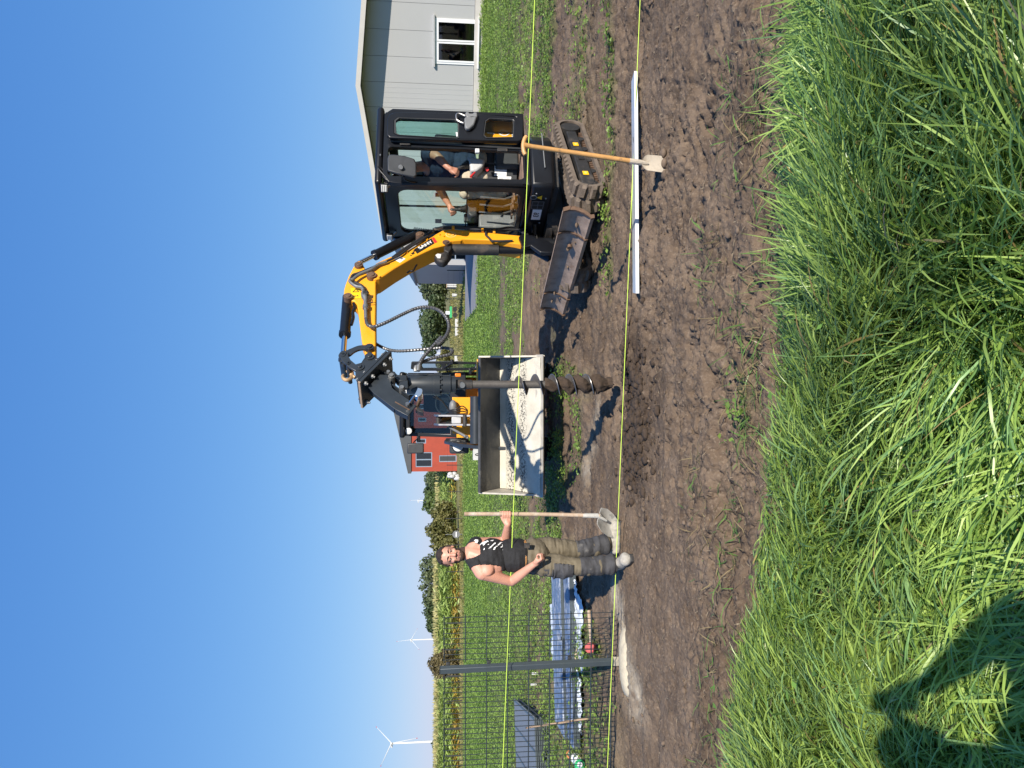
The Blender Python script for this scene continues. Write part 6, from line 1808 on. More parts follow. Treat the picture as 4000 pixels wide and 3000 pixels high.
    for q in ((1475, 1487),):
        for x in (l5(q, 10.95).x,):
            c = l5(q, 10.95); c.x = x
            lamp(c, .085, 'headlight', False)
            MB().box(c + Vector((0, .07, -.02)), (.24, .10, .30)).build('headlight_housing', 'dgrey', t, bev=.03)
            MB().box(c + Vector((-.02, .0, -.205)), (.10, .09, .055)).build('indicator', 'orange', t, bev=.015)
            MB().tube([c + Vector((0, .1, -.1)), Vector((x * .75 - .1, 11.2, 1.1))], .02, 8).build('lamp_bracket', 'black', t)
    # mirrors
    for sx, q in ((-1, (975, 1512)),):
        c = l5(q, 11.6)
        o = MB().box(c, (.17, .05, .27)).build('mirror', 'dgrey', t, bev=.02)
        MB().tube(smooth_path([l5((960, 1480), 11.62), l5((955, 1440), 11.66), l5((1000, 1400), 11.72), l5((1020, 1385), 11.8)], 4), .010, 6).build('mirror_arm', 'black', t)
        MB().box(l5((1010, 1400), 11.75), (.09, .07, .06)).build('mirror_mount', 'black', t, bev=.01)
    # side door swung open to the right, seen edge on
    dr = [l5(p, 11.6) for p in ((918, 575), (925, 495), (1400, 492), (1700, 500), (1735, 520), (1735, 590), (1300, 600), (1000, 600))]
    h = [l5(p, 11.6) for p in ((1045, 548), (1050, 515), (1260, 515), (1285, 535), (1280, 570), (1060, 572))]
    h2 = [l5(p, 11.6) for p in ((1330, 520), (1690, 522), (1680, 560), (1620, 570), (1340, 575))]
    d = MB().holed(dr, [h, h2], (.02, .28, 0)).build('door', 'black', t, bev=.006)
    for w in (h, h2): MB().prism([p + Vector((.01, .14, 0)) for p in w], (0, .005, 0)).build('pane', 'loadglass', d, smooth=0)
    MB().tube([l5((1310, 565), 11.55), l5((1380, 525), 11.5), l5((1425, 480), 11.5)], [.014, .016, .012], 8).build('door_strut', 'black', d)
    MB().box(l5((1405, 495), 11.5), (.09, .06, .05)).build('door_handle', 'black', d, bev=.012)
    MB().prism([l5(p, 11.62) for p in ((1640, 610), (1690, 540), (1735, 500), (1740, 600))], (0, .25, 0)).build('step_side', 'yellow', t, bev=.01)
    MB().box(l5((1620, 605), 11.55), (.10, .05, .05)).build('hinge', 'black', t, bev=.01)
    MB().box(l5((1475, 650), 10.9), (.055, .05, .09)).build('indicator', 'orange', t, bev=.01)
build_loader()

# ------------------------------------------------------------------ steel mat fence on the left
def build_fence():
    pb = at_z(2430, 3000 - 418); Yf = pb.y
    xp = pb.x
    fz = lambda y: at_y(1735, y, Yf).x
    post = thing('fence_post', 'upright anthracite steel post in fresh concrete between two mesh panels', 'post', (xp, Yf, 0))
    top = at_y(1719, 3000 - 383, Yf); lean = (top.x - xp)
    ptop = Vector((top.x, Yf, top.z))
    c45 = math.radians(24); ax = Vector((math.cos(c45), -math.sin(c45), 0)); ay = Vector((math.sin(c45), math.cos(c45), 0))
    po = Vector((xp, Yf, -.1)); up = ptop - Vector((xp, Yf, 0)); up = up * ((ptop.z + .1) / ptop.z)
    w1, w2 = .062, .045
    MB().par(po - ax * w1 / 2 - ay * w2 / 2, ax * w1, ay * w2, up).build('shaft', 'fence', post, bev=.004)
    MB().par(ptop - ax * (w1 / 2 + .003) - ay * (w2 / 2 + .003), ax * (w1 + .006), ay * (w2 + .006), UZ * .006).build('cap', 'dgrey', post, bev=.002)
    for i in range(5):
        z = .12 + i * .38
        MB().box(po + up * ((z + .1) / (ptop.z + .1)) + ay * .04 + ax * .0, (.09, .03, .035), (ax, ay, UZ)).build('clamp', 'dgrey', post, bev=.004)
    MB().par(po + up * .052 - ax * (w1 / 2 + .002) - ay * (w2 / 2 + .002), ax * (w1 + .004), ay * (w2 + .004), UZ * .09).build('cement_smear', 'concrete', post, smooth=0)
    Yp = Yf + .045
    def panel(x0, x1, label, skew):
        t = thing('mesh_panel', label, 'fence panel', (x0, Yp, .05))
        n = int(round(abs(x1 - x0) / .05)); sg = 1 if x1 > x0 else -1
        d = Vector((sg, skew, 0)).normalized()
        z0, zt = .09, at_y(1735, 3000 - 500, Yf).z
        first = None
        for i in range(n + 1):
            p = Vector((x0, Yp, 0)) + d * (.05 * i + .02)
            if first is None:
                first = MB().cyl(p + UZ * (z0 - .015), p + UZ * (zt + .012), .0036, n=6).build('vertical_wire', 'wire', t, smooth=60)
            else: copy_of(first, d * (.05 * i))
        L = .05 * n + .04
        fh = None
        for k in range(9):
            z = z0 + (zt - z0) * k / 8
            for o in (-.0075, .0075):
                p = Vector((x0, Yp + o, z))
                if fh is None: fh = MB().cyl(p, p + d * L, .0050, n=6).build('horizontal_wire', 'wire', t, smooth=60)
                else: copy_of(fh, Vector((0, o + .0075, z - z0)))
        return t
    xr = at_y(2000, 3000 - 593, Yf).x
    panel(xp + .035, xr, 'short dark mesh panel right of the steel post', -.04)
    panel(xp - .035, xp - 2.53, 'long dark mesh panel left of the steel post', .045)
    # concrete round the foot
    mb = MB()
    ring = 30; vs = []; fs = []
    c0 = at_z(*c3((1572, 968)))
    for j, q in enumerate((0, .5, .8, 1.0, 1.08)):
        for i in range(ring):
            a = 2 * math.pi * i / ring
            r_ = .95 + 1.5 * (fbm(math.cos(a) * 2.6 + 3, math.sin(a) * 2.6 + 5, 4, 8) - .5)
            vs.append((c0.x + math.cos(a) * .27 * r_ * q, c0.y + .0 + math.sin(a) * .115 * r_ * q, .045 * (1 - q ** 3) + .022 - (.05 if q > 1.05 else 0)))
    for j in range(4):
        for i in range(ring): fs.append((j * ring + i, j * ring + (i + 1) % ring, (j + 1) * ring + (i + 1) % ring, (j + 1) * ring + i))
    mb.add(vs, fs)
    o = mb.build('concrete_footing', 'concrete', smooth=80)
    tag(o, 'pale fresh concrete poured round the foot of the steel post', 'concrete footing')
build_fence()

# ------------------------------------------------------------------ string lines
def build_strings():
    a, b = at_y(2370, 3060, 6.60), at_y(2503, -60, 5.86)
    a, b = a + (a - b) * .8, b + (b - a) * .8
    o = MB().tube([a + (b - a) * (i / 12) + UZ * .0 for i in range(13)], .0032, 5).build('string_line', 'string', smooth=60)
    tag(o, 'lower neon green string stretched just above the soil', 'string line', 'mason string lines')
    a, b = at_y(1961, 3060, 6.60), at_y(2091, -60, 5.86)
    a, b = a + (a - b) * .8, b + (b - a) * .8
    o = MB().tube([a + (b - a) * (i / 12) for i in range(13)], .0032, 5).build('string_line', 'string', smooth=60)
    tag(o, 'upper neon green string passing in front of the excavator cab', 'string line', 'mason string lines')
build_strings()

# ------------------------------------------------------------------ tools and material on the ground
def build_straightedge():
    a = at_z(2494, 278, .015); b = at_z(2500, 1146, .015)
    a.z = b.z = 0
    d = (b - a).normalized(); n = Vector((-d.y, d.x, 0)); n = n if n.y > 0 else -n
    L = (b - a).length
    z = .022
    t = thing('straightedge', 'long aluminium straightedge lying on the soil behind the spade', 'straightedge', ((a.x + b.x) / 2, (a.y + b.y) / 2, 0))
    prof = [(0, 0), (0, .026), (.098, .026), (.098, 0)]
    P = lambda s, w, h: a + d * s + n * w + UZ * (z + h)
    hole = [P(.58 + .030 * math.cos(q), .055 + .016 * math.sin(q), .0265) for q in np.linspace(0, 6.28, 15)[:-1]]
    MB().holed([P(.05, .098, .0265), P(0, .004, .0265), P(L, .004, .0265), P(L - .02, .098, .0265)], [hole], UZ * .003).build('top_face', 'alu', t, smooth=0)
    MB().prism([P(.0, 0, 0), P(L, 0, 0), P(L, 0, .030), P(0, 0, .030)], n * .0035).build('front_edge', 'alub', t, smooth=0)
    MB().prism([P(.05, .098, 0), P(L - .02, .098, 0), P(L - .02, .098, .026), P(.05, .098, .026)], -n * .0035).build('back_edge', 'alu', t, smooth=0)
    MB().prism([P(.0, .004, .0), P(L, .004, .0), P(L - .02, .094, .0), P(.05, .094, .0)], UZ * .003).build('bottom_face', 'alu', t, smooth=0)
build_straightedge()

def build_spade():
    foot = at_z(2596, 643, 0.0); Y0 = foot.y
    top = at_y(2049, 568, Y0 - .08)
    sock = at_y(*(2100 + 668 / 1.659, 200 + 722 / 1.659), Y0 - .02)
    t = thing('spade', 'narrow spade with wooden T-grip stuck upright in the soil', 'spade', foot)
    u = (top - sock).normalized()
    s = Vector((1, .15, 0)); s = (s - u * s.dot(u)).normalized(); n = u.cross(s)
    MB().tube([sock - u * .0, sock + u * .10, sock + u * .6, top - u * .02], [.020, .019, .0175, .017], 12).build('handle', 'handle', t)
    g = smooth_path([top + s * .074 - u * .012, top + s * .05 + u * .002, top + u * .010, top - s * .05 + u * .002, top - s * .074 - u * .012], 5)
    MB().tube(g, [.010] + [.016] * (len(g) - 2) + [.010], 10).build('grip', 'handle', t)
    MB().tube([top - u * .05, top - u * .015, top + u * .005], [.017, .020, .022], 10).build('grip_socket', 'handle', t)
    # blade
    hw0, hw1 = .042, .068
    low = foot - u * .08 + s * .0
    rows = []; N = 12; Mx = 6
    top_b = sock - u * .005
    vs = []; fs = []
    L = (top_b - low).length
    for i in range(N + 1):
        q = i / N; c = top_b + (low - top_b) * q
        hw = .020 + (.062 - .020) * min(1, q / .16) ** .5 + .008 * q
        for j in range(Mx + 1):
            r = (j / Mx) * 2 - 1
            dish = .014 * (r * r) * (1 - .3 * q) + .02 * math.exp(-(r / .25) ** 2) * max(0, 1 - q * 2.2) * -1
            vs.append(c + s * (hw * r) + n * (-dish) )
    m = len(vs)
    vs += [v + n * .004 for v in vs]
    w = Mx + 1
    for i in range(N):
        for j in range(Mx):
            a = i * w + j
            fs.append((a, a + 1, a + w + 1, a + w)); fs.append((m + a, m + a + w, m + a + w + 1, m + a + 1))
    for i in range(N):
        a = i * w; fs.append((a, a + w, m + a + w, m + a)); a = i * w + Mx; fs.append((a, m + a, m + a + w, a + w))
    for j in range(Mx):
        fs.append((j, m + j, m + j + 1, j + 1)); a = N * w + j; fs.append((a, a + 1, m + a + 1, m + a))
    MB().add(vs, fs).build('blade', 'spade', t, smooth=40)
    MB().tube([sock + u * .09, sock, sock - u * .06], [.021, .021, .010], 10).build('socket', 'spade', t)
    so_ = MB()
    for i in range(7): so_.sph((foot.x + .1 * math.sin(i * 2.1), foot.y + .03 * math.cos(i * 1.7), .01), (.04, .03, .022), 8, 5)
    o = so_.build('soil_heave', 'clod', t, smooth=80)
build_spade()

def build_material():
    # two bundles of fence posts under blue film
    def bundle(pr, pl, rows, cols, label, zb):
        d = (pl - pr); d.z = 0; L = d.length; d.normalize(); n = Vector((d.y, -d.x, 0)); n = n if n.y > 0 else -n
        t = thing('post_bundle', label, 'fence posts', pr, 'bundles of fence posts under blue film')
        first = None; w, h = .062, .042
        for r in range(rows):
            for c in range(cols):
                o = pr + n * (c * (w + .002)) + UZ * (zb + r * (h + .002)) + d * (.01 * ((c * 3 + r) % 4))
                if first is None: first = MB().par(o, d * L, n * w, UZ * h).build('steel_post', 'fence', t, bev=.003); o0 = o
                else: copy_of(first, o - o0)
        # wrinkled film over the top layer
        nx, ny = 130, cols * 5
        W = cols * (w + .002); Vv = []; Fc = []
        for i in range(nx + 1):
            for j in range(ny + 1):
                s_, q = L * i / nx, W * j / ny
                lift = .004 + .007 * float(fbm(s_ * 9, q * 22 + zb, 3, 5)) + .003 * abs(math.sin(q / (w + .002) * math.pi))
                edge = .012 if j in (0,) else 0
                p = pr + d * (s_ - .01) + n * (q - .004) + UZ * (zb + rows * (h + .002) + lift - edge)
                Vv.append(tuple(p))
        for i in range(nx):
            for j in range(ny):
                a = i * (ny + 1) + j
                if float(vnoise(i * .13 + zb * 9, j * .5, 4)) > .90: continue
                Fc.append((a, a + ny + 1, a + ny + 2, a + 1))
        f = MB().add(Vv, Fc).build('blue_film', 'film', t, smooth=50, recalc=False)
        f['label'] = 'torn blue protective film over the top posts'
        return t
    fr = at_z(*c3((1256, 425))); fl = at_z(*c3((1290, 1530)))
    pr = Vector((fr.x + .22, fr.y, 0)); pl = Vector((fl.x, fl.y, 0))
    bundle(pr, pl, 2, 6, 'front low bundle of anthracite fence posts with torn blue film', .03)
    n = Vector((pl.y - pr.y, -(pl.x - pr.x), 0)).normalized(); n = n if n.y > 0 else -n
    bundle(pr + n * .43, pl + n * .40, 3, 11, 'taller back bundle of fence posts covered in blue film', .03)
    # crumpled foil sheets
    def foil(c, sx, sy, label, seed, rot=0.0, h=.05):
        nx, ny = 36, 22; V = []; Fc = []
        for i in range(nx + 1):
            for j in range(ny + 1):
                x = (i / nx - .5) * sx; y = (j / ny - .5) * sy
                k = 1 + .35 * float(fbm(i * .16, j * .16 + seed, 3, seed))
                X = c.x + (x * math.cos(rot) - y * math.sin(rot)) * k; Y = c.y + (x * math.sin(rot) + y * math.cos(rot)) * k
                V.append((X, Y, c.z + .02 + h * float(fbm(i * .35 + seed, j * .35, 3, seed)) + .02 * abs(float(vnoise(i * .9, j * .9, seed)) - .5)))
        for i in range(nx):
            for j in range(ny):
                a = i * (ny + 1) + j; Fc.append((a, a + ny + 1, a + ny + 2, a + 1))
        o = MB().add(V, Fc).build('plastic_sheet', 'foil', smooth=25, recalc=False)
        tag(o, label, 'plastic sheet', 'white plastic sheets round the post bundles')
    foil(at_z(*c3((1285, 760))), .75, .42, 'crumpled white sheet in front of the post bundles by the hammer', 3)
    foil(at_z(*c3((1262, 540))), .35, .22, 'small clear sheet scrap near the right leg of the man', 8)
    p = at_z(*c3((1140, 800))); p.z = .02; foil(p, .75, .7, 'white sheet flapping out behind the tall bundle', 5, .3)
    foil(at_z(*c3((1290, 1230))), .55, .22, 'white sheet edge under the front bundle left of the post', 12)
    # hammer
    hh = at_z(*c3((1345, 878)), .05); tail = at_z(*c3((1328, 640)), .03)
    t = thing('mallet', 'round red mallet with orange wooden handle lying on the soil', 'mallet', (hh.x, hh.y, 0))
    d = (tail - hh); L = d.length; d.normalize()
    axh = Vector((.25, -.92, .32)).normalized()
    MB().lathe([(-.075, .046), (-.070, .055), (.070, .055), (.075, .046)], hh + UZ * .01, axh, 22).build('head', 'rubred', t)
    MB().lathe([(.0755, .040), (.078, .040)], hh + UZ * .01, axh, 22).build('face', 'rubred', t)
    MB().tube([hh + d * .04 + UZ * .005, hh + d * L * .5 + UZ * .0, tail], [.016, .019, .022], 10).build('handle', 'handleg', t)
    # gloves
    gp = at_z(*c3((1278, 905)))
    t = thing('work_gloves', 'pair of cream and dark work gloves beside the mallet', 'gloves', (gp.x, gp.y, 0))
    for k, off in enumerate((Vector((0, 0, .03)), Vector((-.07, .05, .05)))):
        mb = MB(); c = gp + off
        mb.sph(c, (.065, .05, .025)); [mb.capsule(c + Vector((-.03 + .02 * i, -.03, .0)), c + Vector((-.045 + .028 * i, -.11, -.01)), .013, .010, 8) for i in range(4)]
        mb.capsule(c + Vector((.04, 0, 0)), c + Vector((.09, -.03, 0)), .015, .011, 8)
        mb.build('glove', 'cream', t, smooth=80)
        MB().tube([c + Vector((-.03, .035, .0)), c + Vector((0, .045, .012)), c + Vector((.03, .035, .0))], .022, 8).build('cuff', 'dgrey', t)
    # cans by the picture's edge
    for (q, r_, h_, mt, lab) in (((1195, 1545), .05, .16, 'terra', 'orange spray can lying by the post bundles'), ((1232, 1568), .06, .12, 'white', 'white tin lying beside the orange can'), ((1255, 1610), .06, .15, 'green', 'green and white canister near the tins')):
        c = at_z(*c3(q), .05); c = Vector((c.x, c.y - .12, .055))
        dd = Vector((.5, -.8, .1)).normalized()
        t = thing('can', lab, 'can', (c.x, c.y, 0), 'cans beside the post bundles')
        MB().lathe([(0, r_ * .9), (.006, r_), (h_ - .02, r_), (h_, r_ * .6)], c, dd, 18).build('body', mt, t)
        MB().lathe([(h_, r_ * .55), (h_ + .03, r_ * .5)], c, dd, 14).build('lid', 'white', t)
    # wooden stake leaning across the bundles
    a = at_z(*c3((1338, 1335)), .0); b = at_y(*c3((918, 1400)), a.y + .12)
    o = MB().tube([a - UZ * .03, a + (b - a) * .5, b], [.013, .012, .010], 8).build('wooden_stake', 'wood')
    tag(o, 'thin wooden stake standing in front of the stacked panels', 'stake')
    # stacked grey mesh panels
    fr = at_z(*c3((1068, 1335))); 
    top_z = .225
    k1 = at_z(*c3((975, 1330)), top_z); k2 = at_z(*c3((832, 1200)), top_z)
    d = (k2 - k1); d.z = 0; Ld = min(d.length, 3.4); d.normalize(); s = Vector((-d.y, d.x, 0)); s = s if s.x < 0 else -s
    Wd = 2.0
    for k in range(7):
        o = k1 + s * (.015 * ((k * 5) % 3)) + d * (.02 * ((k * 3) % 4)); o = Vector((o.x, o.y, .03 + k * .029))
        t = thing('stacked_panel', ('lowest', 'second lowest', 'third lowest', 'middle', 'third highest', 'second highest', 'topmost')[k] + ' dark grey panel of the stack lying behind the mesh fence', 'fence panel', o, 'dark grey panels stacked flat')
        MB().par(o, d * Ld, s * Wd, UZ * .016).build('mat', 'grey' if k == 6 else 'dgrey', t, bev=.004)
        for q in range(5):
            MB().par(o + UZ * .0165 + s * (.02 + q * (Wd - .1) / 4), d * Ld, s * .03, UZ * .009).build('profile_rod', 'fence', t, smooth=0)
        MB().par(o - d * .012 + UZ * .002, d * .012, s * Wd, UZ * .022).build('edge_rod', 'fence', t, smooth=0)
    # two small white markers in the weeds
    for q, lab in (((1012, 1045), 'small white marker tag standing in the weeds'), ((1003, 1115), 'second small white scrap in the weeds left of the tag')):
        c = at_z(*c3(q)); o = MB().box((c.x, c.y, .09), (.035, .02, .11)).build('marker_tag', 'white', bev=.006); tag(o, lab, 'marker')
build_material()

# ------------------------------------------------------------------ people
def blob(shapes, voxel, smooth_it=3):
    """one continuous skin grown over overlapping tapered limbs; returns (verts array, faces list of quads/tris)"""
    mb = MB()
    for s in shapes:
        if s[0] == 'cap': mb.capsule(s[1], s[2], s[3], s[4], 14)
        else: mb.sph(s[1], s[2], 18, 12, s[3] if len(s) > 3 else None)
    me = bpy.data.meshes.new('tmp'); me.from_pydata(mb.v, [], mb.f)
    bm = bmesh.new(); bm.from_mesh(me); bmesh.ops.recalc_face_normals(bm, faces=bm.faces); bm.to_mesh(me); bm.free()
    o = bpy.data.objects.new('tmp', me); COL.objects.link(o)
    r = o.modifiers.new('r', 'REMESH'); r.mode = 'VOXEL'; r.voxel_size = voxel
    s = o.modifiers.new('s', 'SMOOTH'); s.factor = .5; s.iterations = smooth_it
    ev = o.evaluated_get(bpy.context.evaluated_depsgraph_get()); m2 = bpy.data.meshes.new_from_object(ev)
    n = len(m2.vertices)
    V = np.empty(n * 3, np.float32); m2.vertices.foreach_get('co', V); V = V.reshape(-1, 3).astype(float)
    Nn = np.empty(n * 3, np.float32); m2.vertices.foreach_get('normal', Nn); Nn = Nn.reshape(-1, 3).astype(float)
    Fc = [tuple(p.vertices) for p in m2.polygons]
    bpy.data.objects.remove(o); bpy.data.meshes.remove(m2)
    return V, Nn, Fc

def from_arrays(name, V, Fc, mat, parent):
    off = np.array(wl(parent)) if parent is not None else np.zeros(3)
    me = bpy.data.meshes.new(name); me.from_pydata((V - off).tolist(), [], Fc)
    me.polygons.foreach_set('use_smooth', [True] * len(me.polygons)); me.materials.append(M[mat]); me.update()
    o = bpy.data.objects.new(name, me); COL.objects.link(o); o.parent = parent
    return o

def garment(name, body, vmask, thick, mat, parent, fold=0.0, fs=14, rim=True):
    """cloth lying over the body where vmask holds; thick may be an array"""
    V, Nn, Fc = body
    t = np.broadcast_to(np.asarray(thick, float), (len(V),)).copy()
    if fold:
        t = t + fold * (fbm(V[:, 0] * fs + V[:, 1] * fs * .5, V[:, 2] * fs * 1.3, 3, 7) - .45) + fold * .8 * (fbm(V[:, 2] * fs * 2.4, V[:, 0] * fs * .7, 2, 9) - .5)
    fk = [f for f in Fc if all(vmask[i] for i in f)]
    used = sorted({i for f in fk for i in f}); ix = {v: k for k, v in enumerate(used)}
    U = np.array(used)
    outer = V[U] + Nn[U] * t[U][:, None]; inner = V[U] + Nn[U] * .001
    n = len(used)
    faces = [tuple(ix[i] for i in f) for f in fk]
    cnt = {}
    for f in faces:
        for a, b in zip(f, f[1:] + f[:1]): cnt[(a, b)] = 1
    rims = [(b, a, a + n, b + n) for (a, b) in cnt if (b, a) not in cnt]
    return from_arrays(name, np.concatenate([outer, inner]), faces + (rims if rim else []), mat, parent)

def head_shapes(c, f, up, s=1.0):
    """c centre of the skull, f face direction, up head up"""
    f = unit(f); up = (unit(up) - f * unit(up).dot(f)).normalized(); r = f.cross(up)       # r: the head's right as seen from behind
    A = (r, f, up); P = lambda x, y, z: Vector(c) + r * x * s + f * y * s + up * z * s
    sh = [('ell', P(0, -.008, .030), (.076 * s, .094 * s, .086 * s), A),
          ('ell', P(0, .022, -.030), (.064 * s, .066 * s, .078 * s), A),
          ('ell', P(0, .048, -.082), (.040 * s, .036 * s, .030 * s), A),
          ('cap', P(0, .088, .012), P(0, .110, -.026), .009 * s, .0145 * s),
          ('ell', P(0, .098, -.030), (.017 * s, .012 * s, .010 * s), A),
          ('cap', P(-.042, .072, .022), P(.042, .072, .022), .014 * s, .014 * s),
          ('ell', P(.036, .060, -.026), (.024 * s, .022 * s, .022 * s), A), ('ell', P(-.036, .060, -.026), (.024 * s, .022 * s, .022 * s), A),
          ('ell', P(0, .082, -.058), (.024 * s, .012 * s, .012 * s), A)]
    for q in (-1, 1):
        sh.append(('ell', P(.078 * q, -.008, -.004), (.009 * s, .019 * s, .032 * s), A))
    return sh, P, A

def fist(shapes, wrist, palm, knuck, out, curl, side, r=.0095, L=.085):
    """palm box from the wrist to the knuckle line; fingers curl; out = back-of-hand direction, side = thumb side"""
    wrist, palm = Vector(wrist), Vector(palm)
    d = (palm - wrist).normalized(); s = unit(side); s = (s - d * s.dot(d)).normalized(); o = d.cross(s)
    if o.dot(Vector(out)) < 0: o = -o
    shapes.append(('cap', wrist, wrist + d * .03, .027, .029))
    for k in range(4):
        b = palm + s * (.033 - .022 * k) + d * (.038 - .004 * abs(k - 1))
        shapes.append(('cap', wrist + d * .02 + s * (.014 - .009 * k), b, .016, .0125))
        p = b; a = 0
        for j, l in enumerate((.040, .026, .020)):
            a += curl[j]
            q = p + (d * math.cos(a) - o * math.sin(a)) * l * (1 - .10 * (k == 3) - .05 * (k == 0))
            shapes.append(('cap', p, q, r * (1.0 - .06 * j), r * (.96 - .06 * j))); p = q
    t0 = wrist + d * .035 + s * .026 - o * .006
    t1 = t0 + (d * .85 + s * .22 - o * .45).normalized() * .036
    t2 = t1 + (d * .45 - s * .60 - o * .45).normalized() * .028
    shapes.append(('cap', t0, t1, .0155, .012)); shapes.append(('cap', t1, t2, .0115, .009))

def grip(shapes, wrist, axis_pt, axis_dir, frm, r_h, thumb_up=True, r=.0095):
    """fingers wrapped round a bar; frm = direction from the bar to the palm"""
    ax = unit(axis_dir); fr = Vector(frm) - ax * Vector(frm).dot(ax); fr.normalize(); sd = ax.cross(fr)
    if sd.dot(Vector((0, -1, 0))) < 0: sd = -sd            # fingers pass on the camera side
    C = Vector(axis_pt)
    pm = C + fr * (r_h + .022)
    shapes.append(('cap', wrist, pm, .027, .026))
    for k in range(4):
        z = .034 - .0225 * k
        b = C + ax * z + fr * (r_h + .018) + sd * .012
        shapes.append(('cap', Vector(wrist) + ax * (z * .5), b, .016, .0135))
        R_ = r_h + r * .95; p = b
        for a in (55, 105, 160, 205):
            q = C + ax * (z - .002) + fr * (R_ * math.cos(math.radians(a))) + sd * (R_ * math.sin(math.radians(a)))
            shapes.append(('cap', p, q, r, r * .95)); p = q
    t0 = C + ax * .030 + fr * (r_h + .02) - sd * .012
    t1 = C + ax * .048 + fr * (r_h * .4) - sd * (r_h + r)
    t2 = C + ax * .052 - fr * (r_h * .9) - sd * (r_h + r) * .8
    shapes.append(('cap', t0, t1, .014, .0115)); shapes.append(('cap', t1, t2, .0115, .009))

def face_parts(P, A, parent, hair='hair', beard=True, gaze=None):
    for q in (-1, 1):
        MB().sph(P(.031 * q, .0745, .006), (.0125, .010, .0075), 12, 8, A).build('eye', 'eyew', parent, smooth=80)
        MB().sph(P(.031 * q, .0835, .006), (.0058, .004, .0058), 10, 6, A).build('iris', 'hair', parent, smooth=80)
        MB().tube([P(.012 * q, .092, .0265), P(.03 * q, .0915, .0325), P(.052 * q, .078, .027)], [.004, .0048, .003], 8).build('eyebrow', hair, parent, smooth=80)
        MB().tube([P(.017 * q, .083, .012), P(.031 * q, .086, .0155), P(.046 * q, .077, .010)], [.003, .0036, .002], 6).build('eyelid', 'skin', parent, smooth=80)
    MB().tube([P(-.022, .086, -.0605), P(0, .0955, -.0575), P(.022, .086, -.0605)], [.002, .0052, .002], 8).build('lips', 'lip', parent, smooth=80)

# ---- the man standing with the shovel
def build_shovel():
    top = at_y(*m7((430, 150)), 6.40); sock = at_y(*m7((1800, 168)), 6.47)
    tip = at_z(*m7((2012, 345)), .0)
    t = thing('shovel', 'long-handled shovel with cement-caked blade held upright by the man', 'shovel', (sock.x, sock.y, 0))
    mid = (top + sock) / 2 + Vector((.006, 0, 0))
    MB().tube(smooth_path([top, mid, sock], 8), .0185, 12).build('handle', 'handleg', t)
    MB().tube([top + (top - sock).normalized() * .004, top + (sock - top).normalized() * .03], .0188, 12).build('worn_end', 'wood', t)
    # blade: pointed pan turned left and down
    c = sock
    d = (tip - c); L = d.length; d.normalize()
    corner = at_y(*m7((1815, 92)), 6.50)
    s = (corner - c); s = (s - d * s.dot(d)).normalized()
    n = d.cross(s)
    if n.y > 0: n = -n
    N, W = 16, 10; hw = .115; vs = []; fs = []
    for i in range(N + 1):
        q = i / N
        w = hw * (min(1, .72 + q * 1.2) if q < .4 else (1 - ((q - .4) / .6) ** 2.2) ** .6 if q < 1 else 0.02)
        w = max(w, .004)
        for j in range(W + 1):
            r = j / W * 2 - 1
            dish = -.028 * (1 - r * r) * math.sin(math.pi * min(1, q * .9 + .1)) + .03 * math.exp(-(r / .22) ** 2) * max(0, 1 - q * 2)
            vs.append(c + d * (L * q) + s * (w * r) + n * dish)
    m = len(vs); vs += [v - n * .004 for v in vs]; w_ = W + 1
    for i in range(N):
        for j in range(W):
            a = i * w_ + j
            fs.append((a, a + 1, a + w_ + 1, a + w_)); fs.append((m + a, m + a + w_, m + a + w_ + 1, m + a + 1))
        for a in (i * w_, i * w_ + W): fs.append((a, a + w_, m + a + w_, m + a))
    for j in range(W): fs.append((j, m + j, m + j + 1, j + 1))
    MB().add(vs, fs).build('blade', 'cement', t, smooth=50)
    MB().tube([sock + (top - sock).normalized() * .16, sock + (top - sock).normalized() * .02, c + d * .10 + n * .012], [.020, .023, .012], 12).build('socket', 'cement', t)
    return top, sock

